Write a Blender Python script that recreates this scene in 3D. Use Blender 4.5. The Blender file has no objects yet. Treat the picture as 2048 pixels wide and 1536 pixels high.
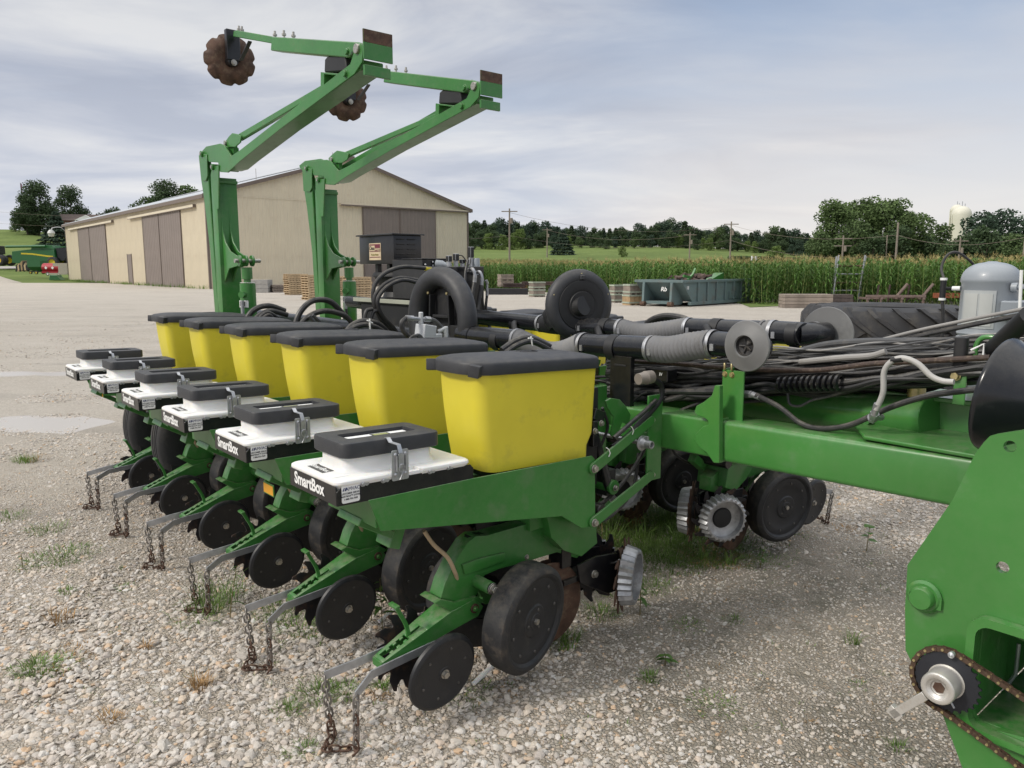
import bpy, bmesh, math, random
from math import sin, cos, pi, radians as R
from mathutils import Vector as V, Matrix, Euler, noise as mnoise
from mathutils.geometry import tessellate_polygon
random.seed(7)
sc = bpy.context.scene
col = sc.collection
# ---------------------------------------------------------------- camera
H = 1.72
PITCH = math.atan(231/1540.)
cd = bpy.data.cameras.new('camera'); cam = bpy.data.objects.new('camera', cd); col.objects.link(cam)
cam.location = (0, 0, H); cam.rotation_euler = (pi/2-PITCH, 0, 0)
cd.sensor_width = 36; cd.lens = 36*1540/2048.; cd.clip_end = 3000; cd.clip_start = .05
sc.camera = cam
# ---------------------------------------------------------------- light
SUN_EL, SUN_AZ = R(38), R(245)          # azimuth clockwise from +Y
w = bpy.data.worlds.new('World'); sc.world = w; w.use_nodes = True
nt = w.node_tree; N = nt.nodes; L = nt.links; N.clear()
out = N.new('ShaderNodeOutputWorld'); bg = N.new('ShaderNodeBackground'); L.new(bg.outputs[0], out.inputs[0])
bg.inputs['Strength'].default_value = .1
sky = N.new('ShaderNodeTexSky'); sky.sky_type = 'NISHITA'; sky.sun_disc = False
sky.sun_elevation = SUN_EL; sky.sun_rotation = SUN_AZ
tc = N.new('ShaderNodeTexCoord'); sp = N.new('ShaderNodeSeparateXYZ'); L.new(tc.outputs['Generated'], sp.inputs[0])
def wm(op, a, b=None, clamp=False):
    n = N.new('ShaderNodeMath'); n.operation = op; n.use_clamp = clamp
    for i, x in enumerate((a, b)):
        if x is None: continue
        if isinstance(x, (int, float)): n.inputs[i].default_value = x
        else: L.new(x, n.inputs[i])
    return n.outputs[0]
zz = wm('ADD', wm('MAXIMUM', sp.outputs[2], 0.0), .13)
cx = wm('DIVIDE', sp.outputs[0], zz); cy = wm('DIVIDE', sp.outputs[1], zz)
cb = N.new('ShaderNodeCombineXYZ'); L.new(cx, cb.inputs[0]); L.new(cy, cb.inputs[1])
def wnoise(scale, det, rough, off, st=(1, 1, 1), rot=0., dist=0.):
    mp = N.new('ShaderNodeMapping'); mp.inputs['Location'].default_value = off; mp.inputs['Scale'].default_value = st
    mp.inputs['Rotation'].default_value = (0, 0, rot)
    L.new(cb.outputs[0], mp.inputs[0]); n = N.new('ShaderNodeTexNoise'); n.inputs['Scale'].default_value = scale
    n.inputs['Detail'].default_value = det; n.inputs['Roughness'].default_value = rough; n.inputs['Distortion'].default_value = dist
    L.new(mp.outputs[0], n.inputs['Vector']); return n.outputs['Fac']
def wramp(x, stops):
    r = N.new('ShaderNodeValToRGB'); L.new(x, r.inputs[0]); el = r.color_ramp.elements
    while len(el) < len(stops): el.new(.5)
    for e, (p, c) in zip(el, stops): e.position = p; e.color = tuple(c)+(1,) if len(c) == 3 else c
    return r.outputs[0]
def wmix(f, a, b):
    m = N.new('ShaderNodeMix'); m.data_type = 'RGBA'
    if isinstance(f, (int, float)): m.inputs[0].default_value = f
    else: L.new(f, m.inputs[0])
    for i, x in ((6, a), (7, b)):
        if isinstance(x, tuple): m.inputs[i].default_value = x+(1,)
        else: L.new(x, m.inputs[i])
    return m.outputs[2]
n1 = wnoise(.50, 6, .52, (1.9, .6, 0), (1, 1.5, 1), .5, .25)      # big masses
n2 = wnoise(.80, 8, .55, (3.1, 7.7, 0), (1, 1.5, 1), .6, .5)      # wisps
lowc = wramp(n2, [(.36, (2.75, 3.1, 3.95)), (.50, (3.8, 4.1, 4.85)), (.66, (5.9, 6.0, 6.2))])
blue = wmix(.72, sky.outputs[0], (3.1, 3.85, 5.2))
# the west (left) is the thicker grey deck, the east opens to a veiled blue
side = wm('MULTIPLY_ADD', cx, -.16, True); side.node.inputs[2].default_value = .62
cov = wm('ADD', wm('MULTIPLY', wm('SUBTRACT', n1, .5), 1.9), side, True)
cloudf = wramp(cov, [(.22, (0, 0, 0)), (.74, (1, 1, 1))])
skyc = wmix(cloudf, blue, lowc)
# brighter veil low over the horizon
hz = wramp(sp.outputs[2], [(.0, (1, 1, 1)), (.12, (.66,)*3), (.30, (.0, .0, .0))])
veil = wramp(n2, [(.4, (5.6, 5.9, 6.6)), (.62, (7.2, 7.2, 7.3))])
warm = wm('MULTIPLY', wramp(cx, [(.0, (0, 0, 0)), (1., (1, 1, 1))]), .8)
veil = wmix(warm, veil, (7.9, 7.3, 6.7))
skyc = wmix(wm('MULTIPLY', hz, .88), skyc, veil)
# the deck above the frame: bright even overcast
top = wramp(sp.outputs[2], [(.46, (0, 0, 0)), (.85, (1, 1, 1))])
skyc = wmix(top, skyc, (13.0, 13.0, 13.0))
L.new(skyc, bg.inputs['Color'])
sd = bpy.data.lights.new('sun', 'SUN'); sd.energy = 1.9; sd.angle = R(10); sd.color = (1, .94, .85)
so = bpy.data.objects.new('sun', sd); col.objects.link(so)
sdir = V((sin(SUN_AZ)*cos(SUN_EL), cos(SUN_AZ)*cos(SUN_EL), sin(SUN_EL)))
so.rotation_euler = sdir.to_track_quat('Z', 'Y').to_euler(); so.location = (-8, -6, 12)
sc.view_settings.view_transform = 'Standard'; sc.view_settings.look = 'None'
sc.view_settings.exposure = .30; sc.view_settings.gamma = 1
sc.cycles.max_bounces = 6; sc.cycles.diffuse_bounces = 3; sc.cycles.glossy_bounces = 3; sc.cycles.transparent_max_bounces = 6

# ---------------------------------------------------------------- planter frame of reference
# x = "a": from the tails of the near row units to their toolbar, y = "b": along the toolbar (away), z up
K_ = math.hypot(.8662, 1.0112); DX, DY = -.8662/K_, 1.0112/K_; AX, AY = DY, -DX
P0 = (-.266, 2.968)
def _ray(u, v):
    x = (u-1024)/1540.; y = (768-v)/1540.; c, s = cos(PITCH), sin(PITCH)
    return x, c+y*s, -s+y*c
def T(u, v, b):
    r = _ray(u, v); t = (b+P0[0]*DX+P0[1]*DY)/(r[0]*DX+r[1]*DY)
    X, Y = t*r[0]-P0[0], t*r[1]-P0[1]
    return V((X*AX+Y*AY, b, H+t*r[2]))
def TA(u, v, a):
    r = _ray(u, v); t = (a+P0[0]*AX+P0[1]*AY)/(r[0]*AX+r[1]*AY)
    X, Y = t*r[0]-P0[0], t*r[1]-P0[1]
    return V((a, X*DX+Y*DY, H+t*r[2]))
GZ = -.045        # level of the yard (the planter's frame of reference sits a little above it)
def G(u, v, z=None):
    z = GZ if z is None else z
    r = _ray(u, v); t = (z-H)/r[2]; return V((t*r[0], t*r[1], z))
def AT(u, v, y):
    r = _ray(u, v); t = y/r[1]; return V((t*r[0], y, H+t*r[2]))

# ---------------------------------------------------------------- materials
MATS = {}
def mat(name, c, rough=.5, metal=0., var=.12, vs=6., bump=0., bs=60., dirt=None, dirt_amt=.5, dirt_s=5., coat=0., spec=.5,
        island=0., trans=0., rnd=0., sss=0., dust=0.):
    m = bpy.data.materials.new(name); m.use_nodes = True; nt = m.node_tree; N = nt.nodes; L = nt.links
    p = N['Principled BSDF']; p.inputs['Roughness'].default_value = rough; p.inputs['Metallic'].default_value = metal
    p.inputs['Specular IOR Level'].default_value = spec; p.inputs['Coat Weight'].default_value = coat; p.inputs['Coat Roughness'].default_value = .12
    tc = N.new('ShaderNodeTexCoord')
    n = N.new('ShaderNodeTexNoise'); n.inputs['Scale'].default_value = vs; n.inputs['Detail'].default_value = 5
    L.new(tc.outputs['Object'], n.inputs['Vector'])
    mr = N.new('ShaderNodeMapRange'); L.new(n.outputs['Fac'], mr.inputs[0]); mr.inputs[1].default_value = .3; mr.inputs[2].default_value = .7
    mr.inputs[3].default_value = 1-var; mr.inputs[4].default_value = 1+var
    hs = N.new('ShaderNodeHueSaturation'); hs.inputs['Color'].default_value = tuple(c)+(1,)
    val = mr.outputs[0]
    if rnd or island:
        if rnd:
            oi = N.new('ShaderNodeObjectInfo'); src = oi.outputs['Random']; k = rnd
        else:
            ge = N.new('ShaderNodeNewGeometry'); src = ge.outputs['Random Per Island']; k = island
        m2 = N.new('ShaderNodeMapRange'); L.new(src, m2.inputs[0]); m2.inputs[3].default_value = 1-k; m2.inputs[4].default_value = 1+k
        mu = N.new('ShaderNodeMath'); mu.operation = 'MULTIPLY'; L.new(val, mu.inputs[0]); L.new(m2.outputs[0], mu.inputs[1]); val = mu.outputs[0]
    L.new(val, hs.inputs['Value'])
    colr = hs.outputs[0]
    if dirt:
        n2 = N.new('ShaderNodeTexNoise'); n2.inputs['Scale'].default_value = dirt_s; n2.inputs['Detail'].default_value = 9; n2.inputs['Roughness'].default_value = .68
        L.new(tc.outputs['Object'], n2.inputs['Vector'])
        r = N.new('ShaderNodeMapRange'); L.new(n2.outputs['Fac'], r.inputs[0]); r.inputs[1].default_value = .62-.25*dirt_amt; r.inputs[2].default_value = .80-.2*dirt_amt
        r.inputs[4].default_value = min(1, .35+dirt_amt*.6)
        mx = N.new('ShaderNodeMix'); mx.data_type = 'RGBA'; L.new(r.outputs[0], mx.inputs[0]); L.new(colr, mx.inputs[6]); mx.inputs[7].default_value = tuple(dirt)+(1,)
        colr = mx.outputs[2]
        ra = N.new('ShaderNodeMapRange'); L.new(r.outputs[0], ra.inputs[0]); ra.inputs[3].default_value = rough; ra.inputs[4].default_value = .85
        L.new(ra.outputs[0], p.inputs['Roughness'])
    if dust:      # settled dust on what faces up, broken up by noise
        gn = N.new('ShaderNodeNewGeometry'); sx = N.new('ShaderNodeSeparateXYZ'); L.new(gn.outputs['Normal'], sx.inputs[0])
        nd = N.new('ShaderNodeTexNoise'); nd.inputs['Scale'].default_value = 22; nd.inputs['Detail'].default_value = 8; nd.inputs['Roughness'].default_value = .7; L.new(tc.outputs['Object'], nd.inputs['Vector'])
        f1 = N.new('ShaderNodeMapRange'); L.new(sx.outputs[2], f1.inputs[0]); f1.inputs[1].default_value = .1; f1.inputs[2].default_value = .95; f1.inputs[3].default_value = .12
        f2 = N.new('ShaderNodeMapRange'); L.new(nd.outputs['Fac'], f2.inputs[0]); f2.inputs[1].default_value = .38; f2.inputs[2].default_value = .68
        mu = N.new('ShaderNodeMath'); mu.operation = 'MULTIPLY'; L.new(f1.outputs[0], mu.inputs[0]); L.new(f2.outputs[0], mu.inputs[1])
        mv = N.new('ShaderNodeMath'); mv.operation = 'MULTIPLY'; L.new(mu.outputs[0], mv.inputs[0]); mv.inputs[1].default_value = dust
        mx = N.new('ShaderNodeMix'); mx.data_type = 'RGBA'; L.new(mv.outputs[0], mx.inputs[0]); L.new(colr, mx.inputs[6]); mx.inputs[7].default_value = (.30, .27, .21, 1); colr = mx.outputs[2]
    L.new(colr, p.inputs['Base Color'])
    if bump:
        nb = N.new('ShaderNodeTexNoise'); nb.inputs['Scale'].default_value = bs; nb.inputs['Detail'].default_value = 4
        L.new(tc.outputs['Object'], nb.inputs['Vector'])
        b = N.new('ShaderNodeBump'); b.inputs['Strength'].default_value = bump; b.inputs['Distance'].default_value = .002
        L.new(nb.outputs['Fac'], b.inputs['Height']); L.new(b.outputs[0], p.inputs['Normal'])
    if trans:
        td = N.new('ShaderNodeBsdfTranslucent'); L.new(colr, td.inputs[0]); ms = N.new('ShaderNodeMixShader'); ms.inputs[0].default_value = trans
        o = N['Material Output']; L.new(p.outputs[0], ms.inputs[1]); L.new(td.outputs[0], ms.inputs[2]); L.new(ms.outputs[0], o.inputs[0])
    if sss:
        p.inputs['Subsurface Weight'].default_value = sss; p.inputs['Subsurface Radius'].default_value = (.02, .012, .006)
    MATS[name] = m; return m
GREEN = mat('green_paint', dust=0.55, c=(.034, .178, .030), rough=.36, var=.12, vs=3, dirt=(.13, .19, .10), dirt_amt=.36, dirt_s=7, bump=.05, bs=90, coat=.15)
GREEN2 = mat('glossy_green_paint', dust=0.4, c=(.048, .198, .038), rough=.30, var=.10, vs=3, dirt=(.13, .22, .11), dirt_amt=.24, dirt_s=6, coat=.35, bump=.04, bs=60)
YELLOW = mat('yellow_poly', (.69, .585, .045), .42, var=.06, vs=4, dirt=(.36, .31, .07), dirt_amt=.26, dirt_s=6, sss=.05, bump=.08, bs=30)
LID = mat('black_lid_plastic', dust=0.13, c=(.030, .031, .035), rough=.50, var=.15, vs=12, bump=.25, bs=500, dirt=(.07, .07, .07), dirt_amt=.25, dirt_s=5)
BLK = mat('black_paint', dust=0.3, c=(.006, .0065, .009), rough=.30, var=.1, coat=.1, dirt=(.05, .047, .042), dirt_amt=.15, dirt_s=9)
BLKM = mat('matt_black', (.013, .013, .014), .55, var=.2, dirt=(.05, .045, .04), dirt_amt=.3, dirt_s=8)
PIPE = mat('black_pipe_plastic', dust=0.10, c=(.010, .011, .014), rough=.22, var=.1, dirt=(.06, .06, .06), dirt_amt=.15, dirt_s=6)
RUB = mat('rubber', dust=0.22, c=(.017, .017, .019), rough=.62, var=.2, vs=9, bump=.4, bs=120, dirt=(.12, .095, .07), dirt_amt=.42, dirt_s=14)
DISC = mat('wheel_face_rubber', dust=0.1, c=(.013, .014, .017), rough=.48, var=.15, vs=10, bump=.15, bs=200, dirt=(.07, .065, .055), dirt_amt=.25, dirt_s=7)
TYRE = mat('tyre_rubber', (.028, .028, .030), .75, var=.25, vs=3, bump=.4, bs=40, dirt=(.10, .09, .075), dirt_amt=.5, dirt_s=4)
POLY = mat('white_poly', (.78, .775, .75), .38, var=.03, vs=5, dirt=(.55, .50, .42), dirt_amt=.15, dirt_s=7, sss=.25)
GALV = mat('galvanised_steel', (.46, .47, .49), .42, metal=.75, var=.18, vs=25, dirt=(.22, .2, .17), dirt_amt=.3, dirt_s=12)
ALU = mat('cast_aluminium', (.40, .405, .42), .42, metal=.75, var=.2, vs=30, dirt=(.16, .14, .115), dirt_amt=.45, dirt_s=14)
BOLT = mat('zinc_bolt', (.42, .40, .36), .4, metal=.8, var=.25, vs=60, dirt=(.14, .10, .06), dirt_amt=.3, dirt_s=60)
BRASS = mat('yellow_zinc', (.50, .42, .22), .4, metal=.8, var=.2, vs=60)
CHAIN = mat('weathered_chain', (.24, .22, .20), .55, metal=.6, var=.3, vs=20, dirt=(.13, .065, .04), dirt_amt=.3, dirt_s=9)
RIVET = mat('dark_rivet', (.10, .095, .09), .5, metal=.5, var=.3, vs=60)
RUST = mat('rusty_steel', (.085, .046, .030), .7, metal=.25, var=.45, vs=14, dirt=(.22, .165, .11), dirt_amt=.45, dirt_s=22, bump=.4, bs=90)
DKST = mat('dark_spiked_steel', (.022, .020, .022), .45, metal=.4, var=.2, dirt=(.20, .10, .05), dirt_amt=.35, dirt_s=11)
GREYP = mat('grey_duct_rubber', dust=0.4, c=(.20, .20, .205), rough=.6, var=.12, dirt=(.08, .075, .07), dirt_amt=.3, dirt_s=9)
GREYD = mat('grey_cap_plastic', (.14, .14, .138), .45, var=.18, vs=7, dirt=(.26, .26, .25), dirt_amt=.4, dirt_s=6)
HOSE = mat('hydraulic_hose', dust=0.4, c=(.018, .018, .020), rough=.45, var=.2, dirt=(.08, .075, .07), dirt_amt=.4, dirt_s=12)
HOSEG = mat('grey_hose', (.065, .066, .068), .5, var=.2, dirt=(.2, .18, .15), dirt_amt=.4, dirt_s=10)
HOSEW = mat('pale_grey_hose', (.26, .25, .235), .5, var=.12, dirt=(.2, .18, .15), dirt_amt=.3, dirt_s=20)
STEELG = mat('grey_painted_tank', (.27, .295, .32), .42, var=.06, dirt=(.34, .35, .35), dirt_amt=.3, dirt_s=3, coat=.1)
WHITE = mat('white_print', (.80, .80, .78), .5, var=.03)
INK = mat('black_print', (.02, .02, .03), .5)
NAVY = mat('navy_print', (.02, .03, .12), .5)
MAROON = mat('maroon_print', (.16, .022, .045), .5)
CREAM = mat('cream_print', (.62, .50, .33), .5)
AMBER = mat('amber_reflector', (.75, .36, .02), .35, var=.05)
TAN = mat('tan_tube', (.40, .30, .19), .5, var=.15, dirt=(.2, .14, .09), dirt_amt=.3)
YRIM = mat('yellow_rim', (.60, .42, .02), .4, var=.1, dirt=(.2, .15, .06), dirt_amt=.3)

# ---------------------------------------------------------------- mesh builder
def arc(cx, cy, r, a0, a1, n):
    return [(cx+r*cos(a0+(a1-a0)*i/n), cy+r*sin(a0+(a1-a0)*i/n)) for i in range(n+1)]
def rrect(x0, x1, y0, y1, r, n=4):
    if not isinstance(r, (tuple, list)): r = (r,)*4           # corners: x0y0, x1y0, x1y1, x0y1
    o = []
    for (cx, cy, a0, rr) in ((x0+r[0], y0+r[0], pi, r[0]), (x1-r[1], y0+r[1], 1.5*pi, r[1]), (x1-r[2], y1-r[2], 0, r[2]), (x0+r[3], y1-r[3], pi/2, r[3])):
        o += arc(cx, cy, rr, a0, a0+pi/2, n)
    return o
def spline(P, n=8):
    P = [V(p) for p in P]; Q = [P[0]*2-P[1]]+P+[P[-1]*2-P[-2]]; o = []
    for i in range(1, len(Q)-2):
        p0, p1, p2, p3 = Q[i-1:i+3]
        for k in range(n):
            t = k/n
            o.append(.5*((2*p1)+(p2-p0)*t+(2*p0-5*p1+4*p2-p3)*t*t+(3*p1-p0-3*p2+p3)*t**3))
    o.append(P[-1]); return o
class MB:
    def __init__(s): s.v = []; s.f = []; s.m = []; s.k = 0
    def add(s, vs, fs, k=None):
        o = len(s.v); s.v += [V(x) for x in vs]; s.f += [tuple(i+o for i in f) for f in fs]; s.m += [s.k if k is None else k]*len(fs); return s
    def box(s, c, d, rot=None, k=None):
        M = Euler(rot).to_matrix() if rot else Matrix.Identity(3); c = V(c)
        vs = [c+M @ V((x*d[0]/2, y*d[1]/2, z*d[2]/2)) for x in (-1, 1) for y in (-1, 1) for z in (-1, 1)]
        return s.add(vs, [(0, 1, 3, 2), (4, 6, 7, 5), (0, 4, 5, 1), (2, 3, 7, 6), (0, 2, 6, 4), (1, 5, 7, 3)], k)
    def bb(s, x0, x1, y0, y1, z0, z1, k=None): return s.box(((x0+x1)/2, (y0+y1)/2, (z0+z1)/2), (x1-x0, y1-y0, z1-z0), None, k)
    def prism(s, pts, e0, e1, ax='b', k=None, holes=()):
        mp = {'b': lambda p, e: (p[0], e, p[1]), 'a': lambda p, e: (e, p[0], p[1]), 'z': lambda p, e: (p[0], p[1], e)}[ax]
        loops = [list(pts)]+[list(h) for h in holes]; n = sum(map(len, loops)); vs = []
        for e in (e0, e1):
            for l in loops: vs += [mp(p, e) for p in l]
        fs = []; o = 0
        for l in loops:
            m = len(l)
            for i in range(m): j = (i+1) % m; fs.append((o+i, o+j, n+o+j, n+o+i))
            o += m
        if holes:
            tr = tessellate_polygon([[V((p[0], p[1], 0)) for p in l] for l in loops])
            for t in tr: fs.append(tuple(t)); fs.append(tuple(n+i for i in reversed(t)))
        else:
            fs.append(tuple(range(n-1, -1, -1))); fs.append(tuple(range(n, 2*n)))
        return s.add(vs, fs, k)
    def cyl(s, p0, p1, r, n=16, r2=None, cap=True, k=None):
        return s.tube([p0, p1], [r, r if r2 is None else r2], n, cap, k)
    def tube(s, P, r, n=8, cap=True, k=None, closed=False):
        P = [V(p) for p in P]; m = len(P); rr = r if isinstance(r, (list, tuple)) else [r]*m; vs = []; nrm = None
        for i in range(m):
            if closed: t = (P[(i+1) % m]-P[i-1])
            else: t = P[min(i+1, m-1)]-P[max(i-1, 0)]
            t = t.normalized() if t.length > 1e-9 else V((0, 0, 1))
            if nrm is None: nrm = t.orthogonal().normalized()
            else:
                nrm = nrm-t*nrm.dot(t); nrm = nrm.normalized() if nrm.length > 1e-6 else t.orthogonal().normalized()
            bn = t.cross(nrm)
            for j in range(n): a = 2*pi*j/n; vs.append(P[i]+(nrm*cos(a)+bn*sin(a))*rr[i])
        fs = []
        for i in range(m if closed else m-1):
            q = (i+1) % m
            for j in range(n): jj = (j+1) % n; fs.append((i*n+j, i*n+jj, q*n+jj, q*n+j))
        if cap and not closed: fs.append(tuple(range(n-1, -1, -1))); fs.append(tuple((m-1)*n+j for j in range(n)))
        return s.add(vs, fs, k)
    def lathe(s, prof, c, axis, n=32, k=None, cap=True):
        """prof = [(distance along axis, radius)]"""
        ax = V(axis).normalized(); u = ax.orthogonal().normalized(); w = ax.cross(u); c = V(c); vs = []
        for (h, r) in prof:
            for j in range(n): a = 2*pi*j/n; vs.append(c+ax*h+(u*cos(a)+w*sin(a))*r)
        fs = []
        for i in range(len(prof)-1):
            for j in range(n): jj = (j+1) % n; fs.append((i*n+j, i*n+jj, (i+1)*n+jj, (i+1)*n+j))
        if cap:
            if prof[0][1] > 1e-5: fs.append(tuple(range(n-1, -1, -1)))
            if prof[-1][1] > 1e-5: fs.append(tuple((len(prof)-1)*n+j for j in range(n)))
        return s.add(vs, fs, k)
    def loft(s, rings, k=None, cap=True):
        n = len(rings[0]); vs = [p for r in rings for p in r]; fs = []
        for i in range(len(rings)-1):
            for j in range(n): jj = (j+1) % n; fs.append((i*n+j, i*n+jj, (i+1)*n+jj, (i+1)*n+j))
        if cap: fs.append(tuple(range(n-1, -1, -1))); fs.append(tuple((len(rings)-1)*n+j for j in range(n)))
        return s.add(vs, fs, k)
    def strip(s, P, h, th, k=None, up=(0, 0, 1)):
        P = [V(p) for p in P]; up = V(up); rings = []
        for i, p in enumerate(P):
            t = (P[min(i+1, len(P)-1)]-P[max(i-1, 0)]).normalized(); sd = t.cross(up).normalized(); uu = sd.cross(t)
            rings.append([p+sd*th/2+uu*h/2, p-sd*th/2+uu*h/2, p-sd*th/2-uu*h/2, p+sd*th/2-uu*h/2])
        return s.loft(rings, k)
    def hexbolt(s, c, axis, r=.012, h=.01, k=None, washer=True):
        ax = V(axis).normalized(); c = V(c)
        if washer: s.cyl(c, c+ax*h*.25, r*1.35, 12, k=k)
        return s.cyl(c+ax*h*.25, c+ax*h*1.25, r, 6, k=k)
    def xf(s, M, start=0):
        for i in range(start, len(s.v)): s.v[i] = M @ s.v[i]
        return s
    def obj(s, name, mats, parent=None, bevel=0., seg=1, ang=35, loc=None, kind=None, label=None, origin=None, smooth=True):
        me = bpy.data.meshes.new(name); bm = bmesh.new()
        vv = [bm.verts.new(x) for x in s.v]
        for f, k in zip(s.f, s.m):
            try: fc = bm.faces.new([vv[i] for i in f]); fc.material_index = k
            except ValueError: pass
        bmesh.ops.recalc_face_normals(bm, faces=bm.faces)
        if bevel:
            ed = [e for e in bm.edges if len(e.link_faces) == 2 and e.calc_face_angle(0) > R(28)]
            bmesh.ops.bevel(bm, geom=ed, offset=bevel, segments=seg, profile=.6, affect='EDGES', clamp_overlap=True)
        bm.to_mesh(me); bm.free()
        for m in (mats if isinstance(mats, (list, tuple)) else [mats]): me.materials.append(m)
        if smooth:
            me.polygons.foreach_set('use_smooth', [True]*len(me.polygons)); me.set_sharp_from_angle(angle=R(ang))
        if origin is not None: me.transform(Matrix.Translation(-V(origin)))
        o = bpy.data.objects.new(name, me); col.objects.link(o)
        if parent: o.parent = parent
        if origin is not None: o.location = V(origin)
        if loc: o.location = loc
        if kind: o['kind'] = kind
        if label: o['label'] = label
        return o
def tag(o, label, cat, group=None):
    o['label'] = label; o['category'] = cat
    if group: o['group'] = group
    return o
def empty(name, loc=(0, 0, 0), rz=0., label=None, cat=None, group=None):
    o = bpy.data.objects.new(name, None); col.objects.link(o); o.location = loc; o.rotation_euler = (0, 0, rz); o.empty_display_size = .2
    if label: tag(o, label, cat, group)
    return o
def copytree(o, parent=None):
    c = o.copy(); col.objects.link(c)
    if parent: c.parent = parent
    for ch in list(o.children): copytree(ch, c)
    return c
def share(o, name, M=None, parent=None):
    c = bpy.data.objects.new(name, o.data); col.objects.link(c)
    if parent: c.parent = parent
    if M is not None: c.matrix_local = M
    return c
def text(name, s, size, m, parent, M, offset=0., align='CENTER', sx=1., ext=.0004, spacing=1.):
    cu = bpy.data.curves.new(name, 'FONT'); cu.body = s; cu.size = size; cu.align_x = align; cu.align_y = 'CENTER'; cu.offset = offset; cu.extrude = ext; cu.space_character = spacing
    cu.resolution_u = 3
    t = bpy.data.objects.new(name, cu); col.objects.link(t)
    dg = bpy.context.evaluated_depsgraph_get(); me = bpy.data.meshes.new_from_object(t.evaluated_get(dg)); me.name = name
    bpy.data.objects.remove(t); me.transform(Matrix.Diagonal((sx, 1, 1, 1))); me.transform(M); me.materials.clear(); me.materials.append(m)
    o = bpy.data.objects.new(name, me); col.objects.link(o); o.parent = parent; return o
def frameM(o, x, y):
    x = V(x).normalized(); y = V(y); y = (y-x*y.dot(x)).normalized(); z = x.cross(y)
    return Matrix(((x.x, y.x, z.x, o[0]), (x.y, y.y, z.y, o[1]), (x.z, y.z, z.z, o[2]), (0, 0, 0, 1)))
# ================================================================ the planter
planter = empty('corn_planter', (P0[0], P0[1], 0), math.atan2(AY, AX),
    'large green folding corn planter with yellow hoppers and two raised marker arms', 'planter')
def t2(pts, b): return [(p.x, p.z) for p in (T(u, v, b) for u, v in pts)]
def ta2(pts, a): return [(p.y, p.z) for p in (TA(u, v, a) for u, v in pts)]

def spiked(mb, c, Rr, rin, n, th, sw, k=None, axis='b', hole=0):
    pts = []
    for i in range(n):
        a = 2*pi*i/n; d = 2*pi/n
        pts += [(rin*cos(a+d*.05), rin*sin(a+d*.05)), (rin*.99*cos(a+d*.20), rin*.99*sin(a+d*.20)),
                (.5*(rin+Rr)*cos(a+d*.34+sw*.25), .5*(rin+Rr)*sin(a+d*.34+sw*.25)), (Rr*cos(a+d*.50+sw), Rr*sin(a+d*.50+sw)),
                (Rr*.985*cos(a+d*.64+sw), Rr*.985*sin(a+d*.64+sw)), (.5*(rin+Rr)*cos(a+d*.86+sw*.25), .5*(rin+Rr)*sin(a+d*.86+sw*.25))]
    pts = [(c[0]+x, c[2]+z) for x, z in pts]
    mb.prism(pts, c[1]-th/2, c[1]+th/2, 'b', k, holes=[[(c[0]+.03*cos(2*pi*i/12), c[2]+.03*sin(2*pi*i/12)) for i in range(12)]])

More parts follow.
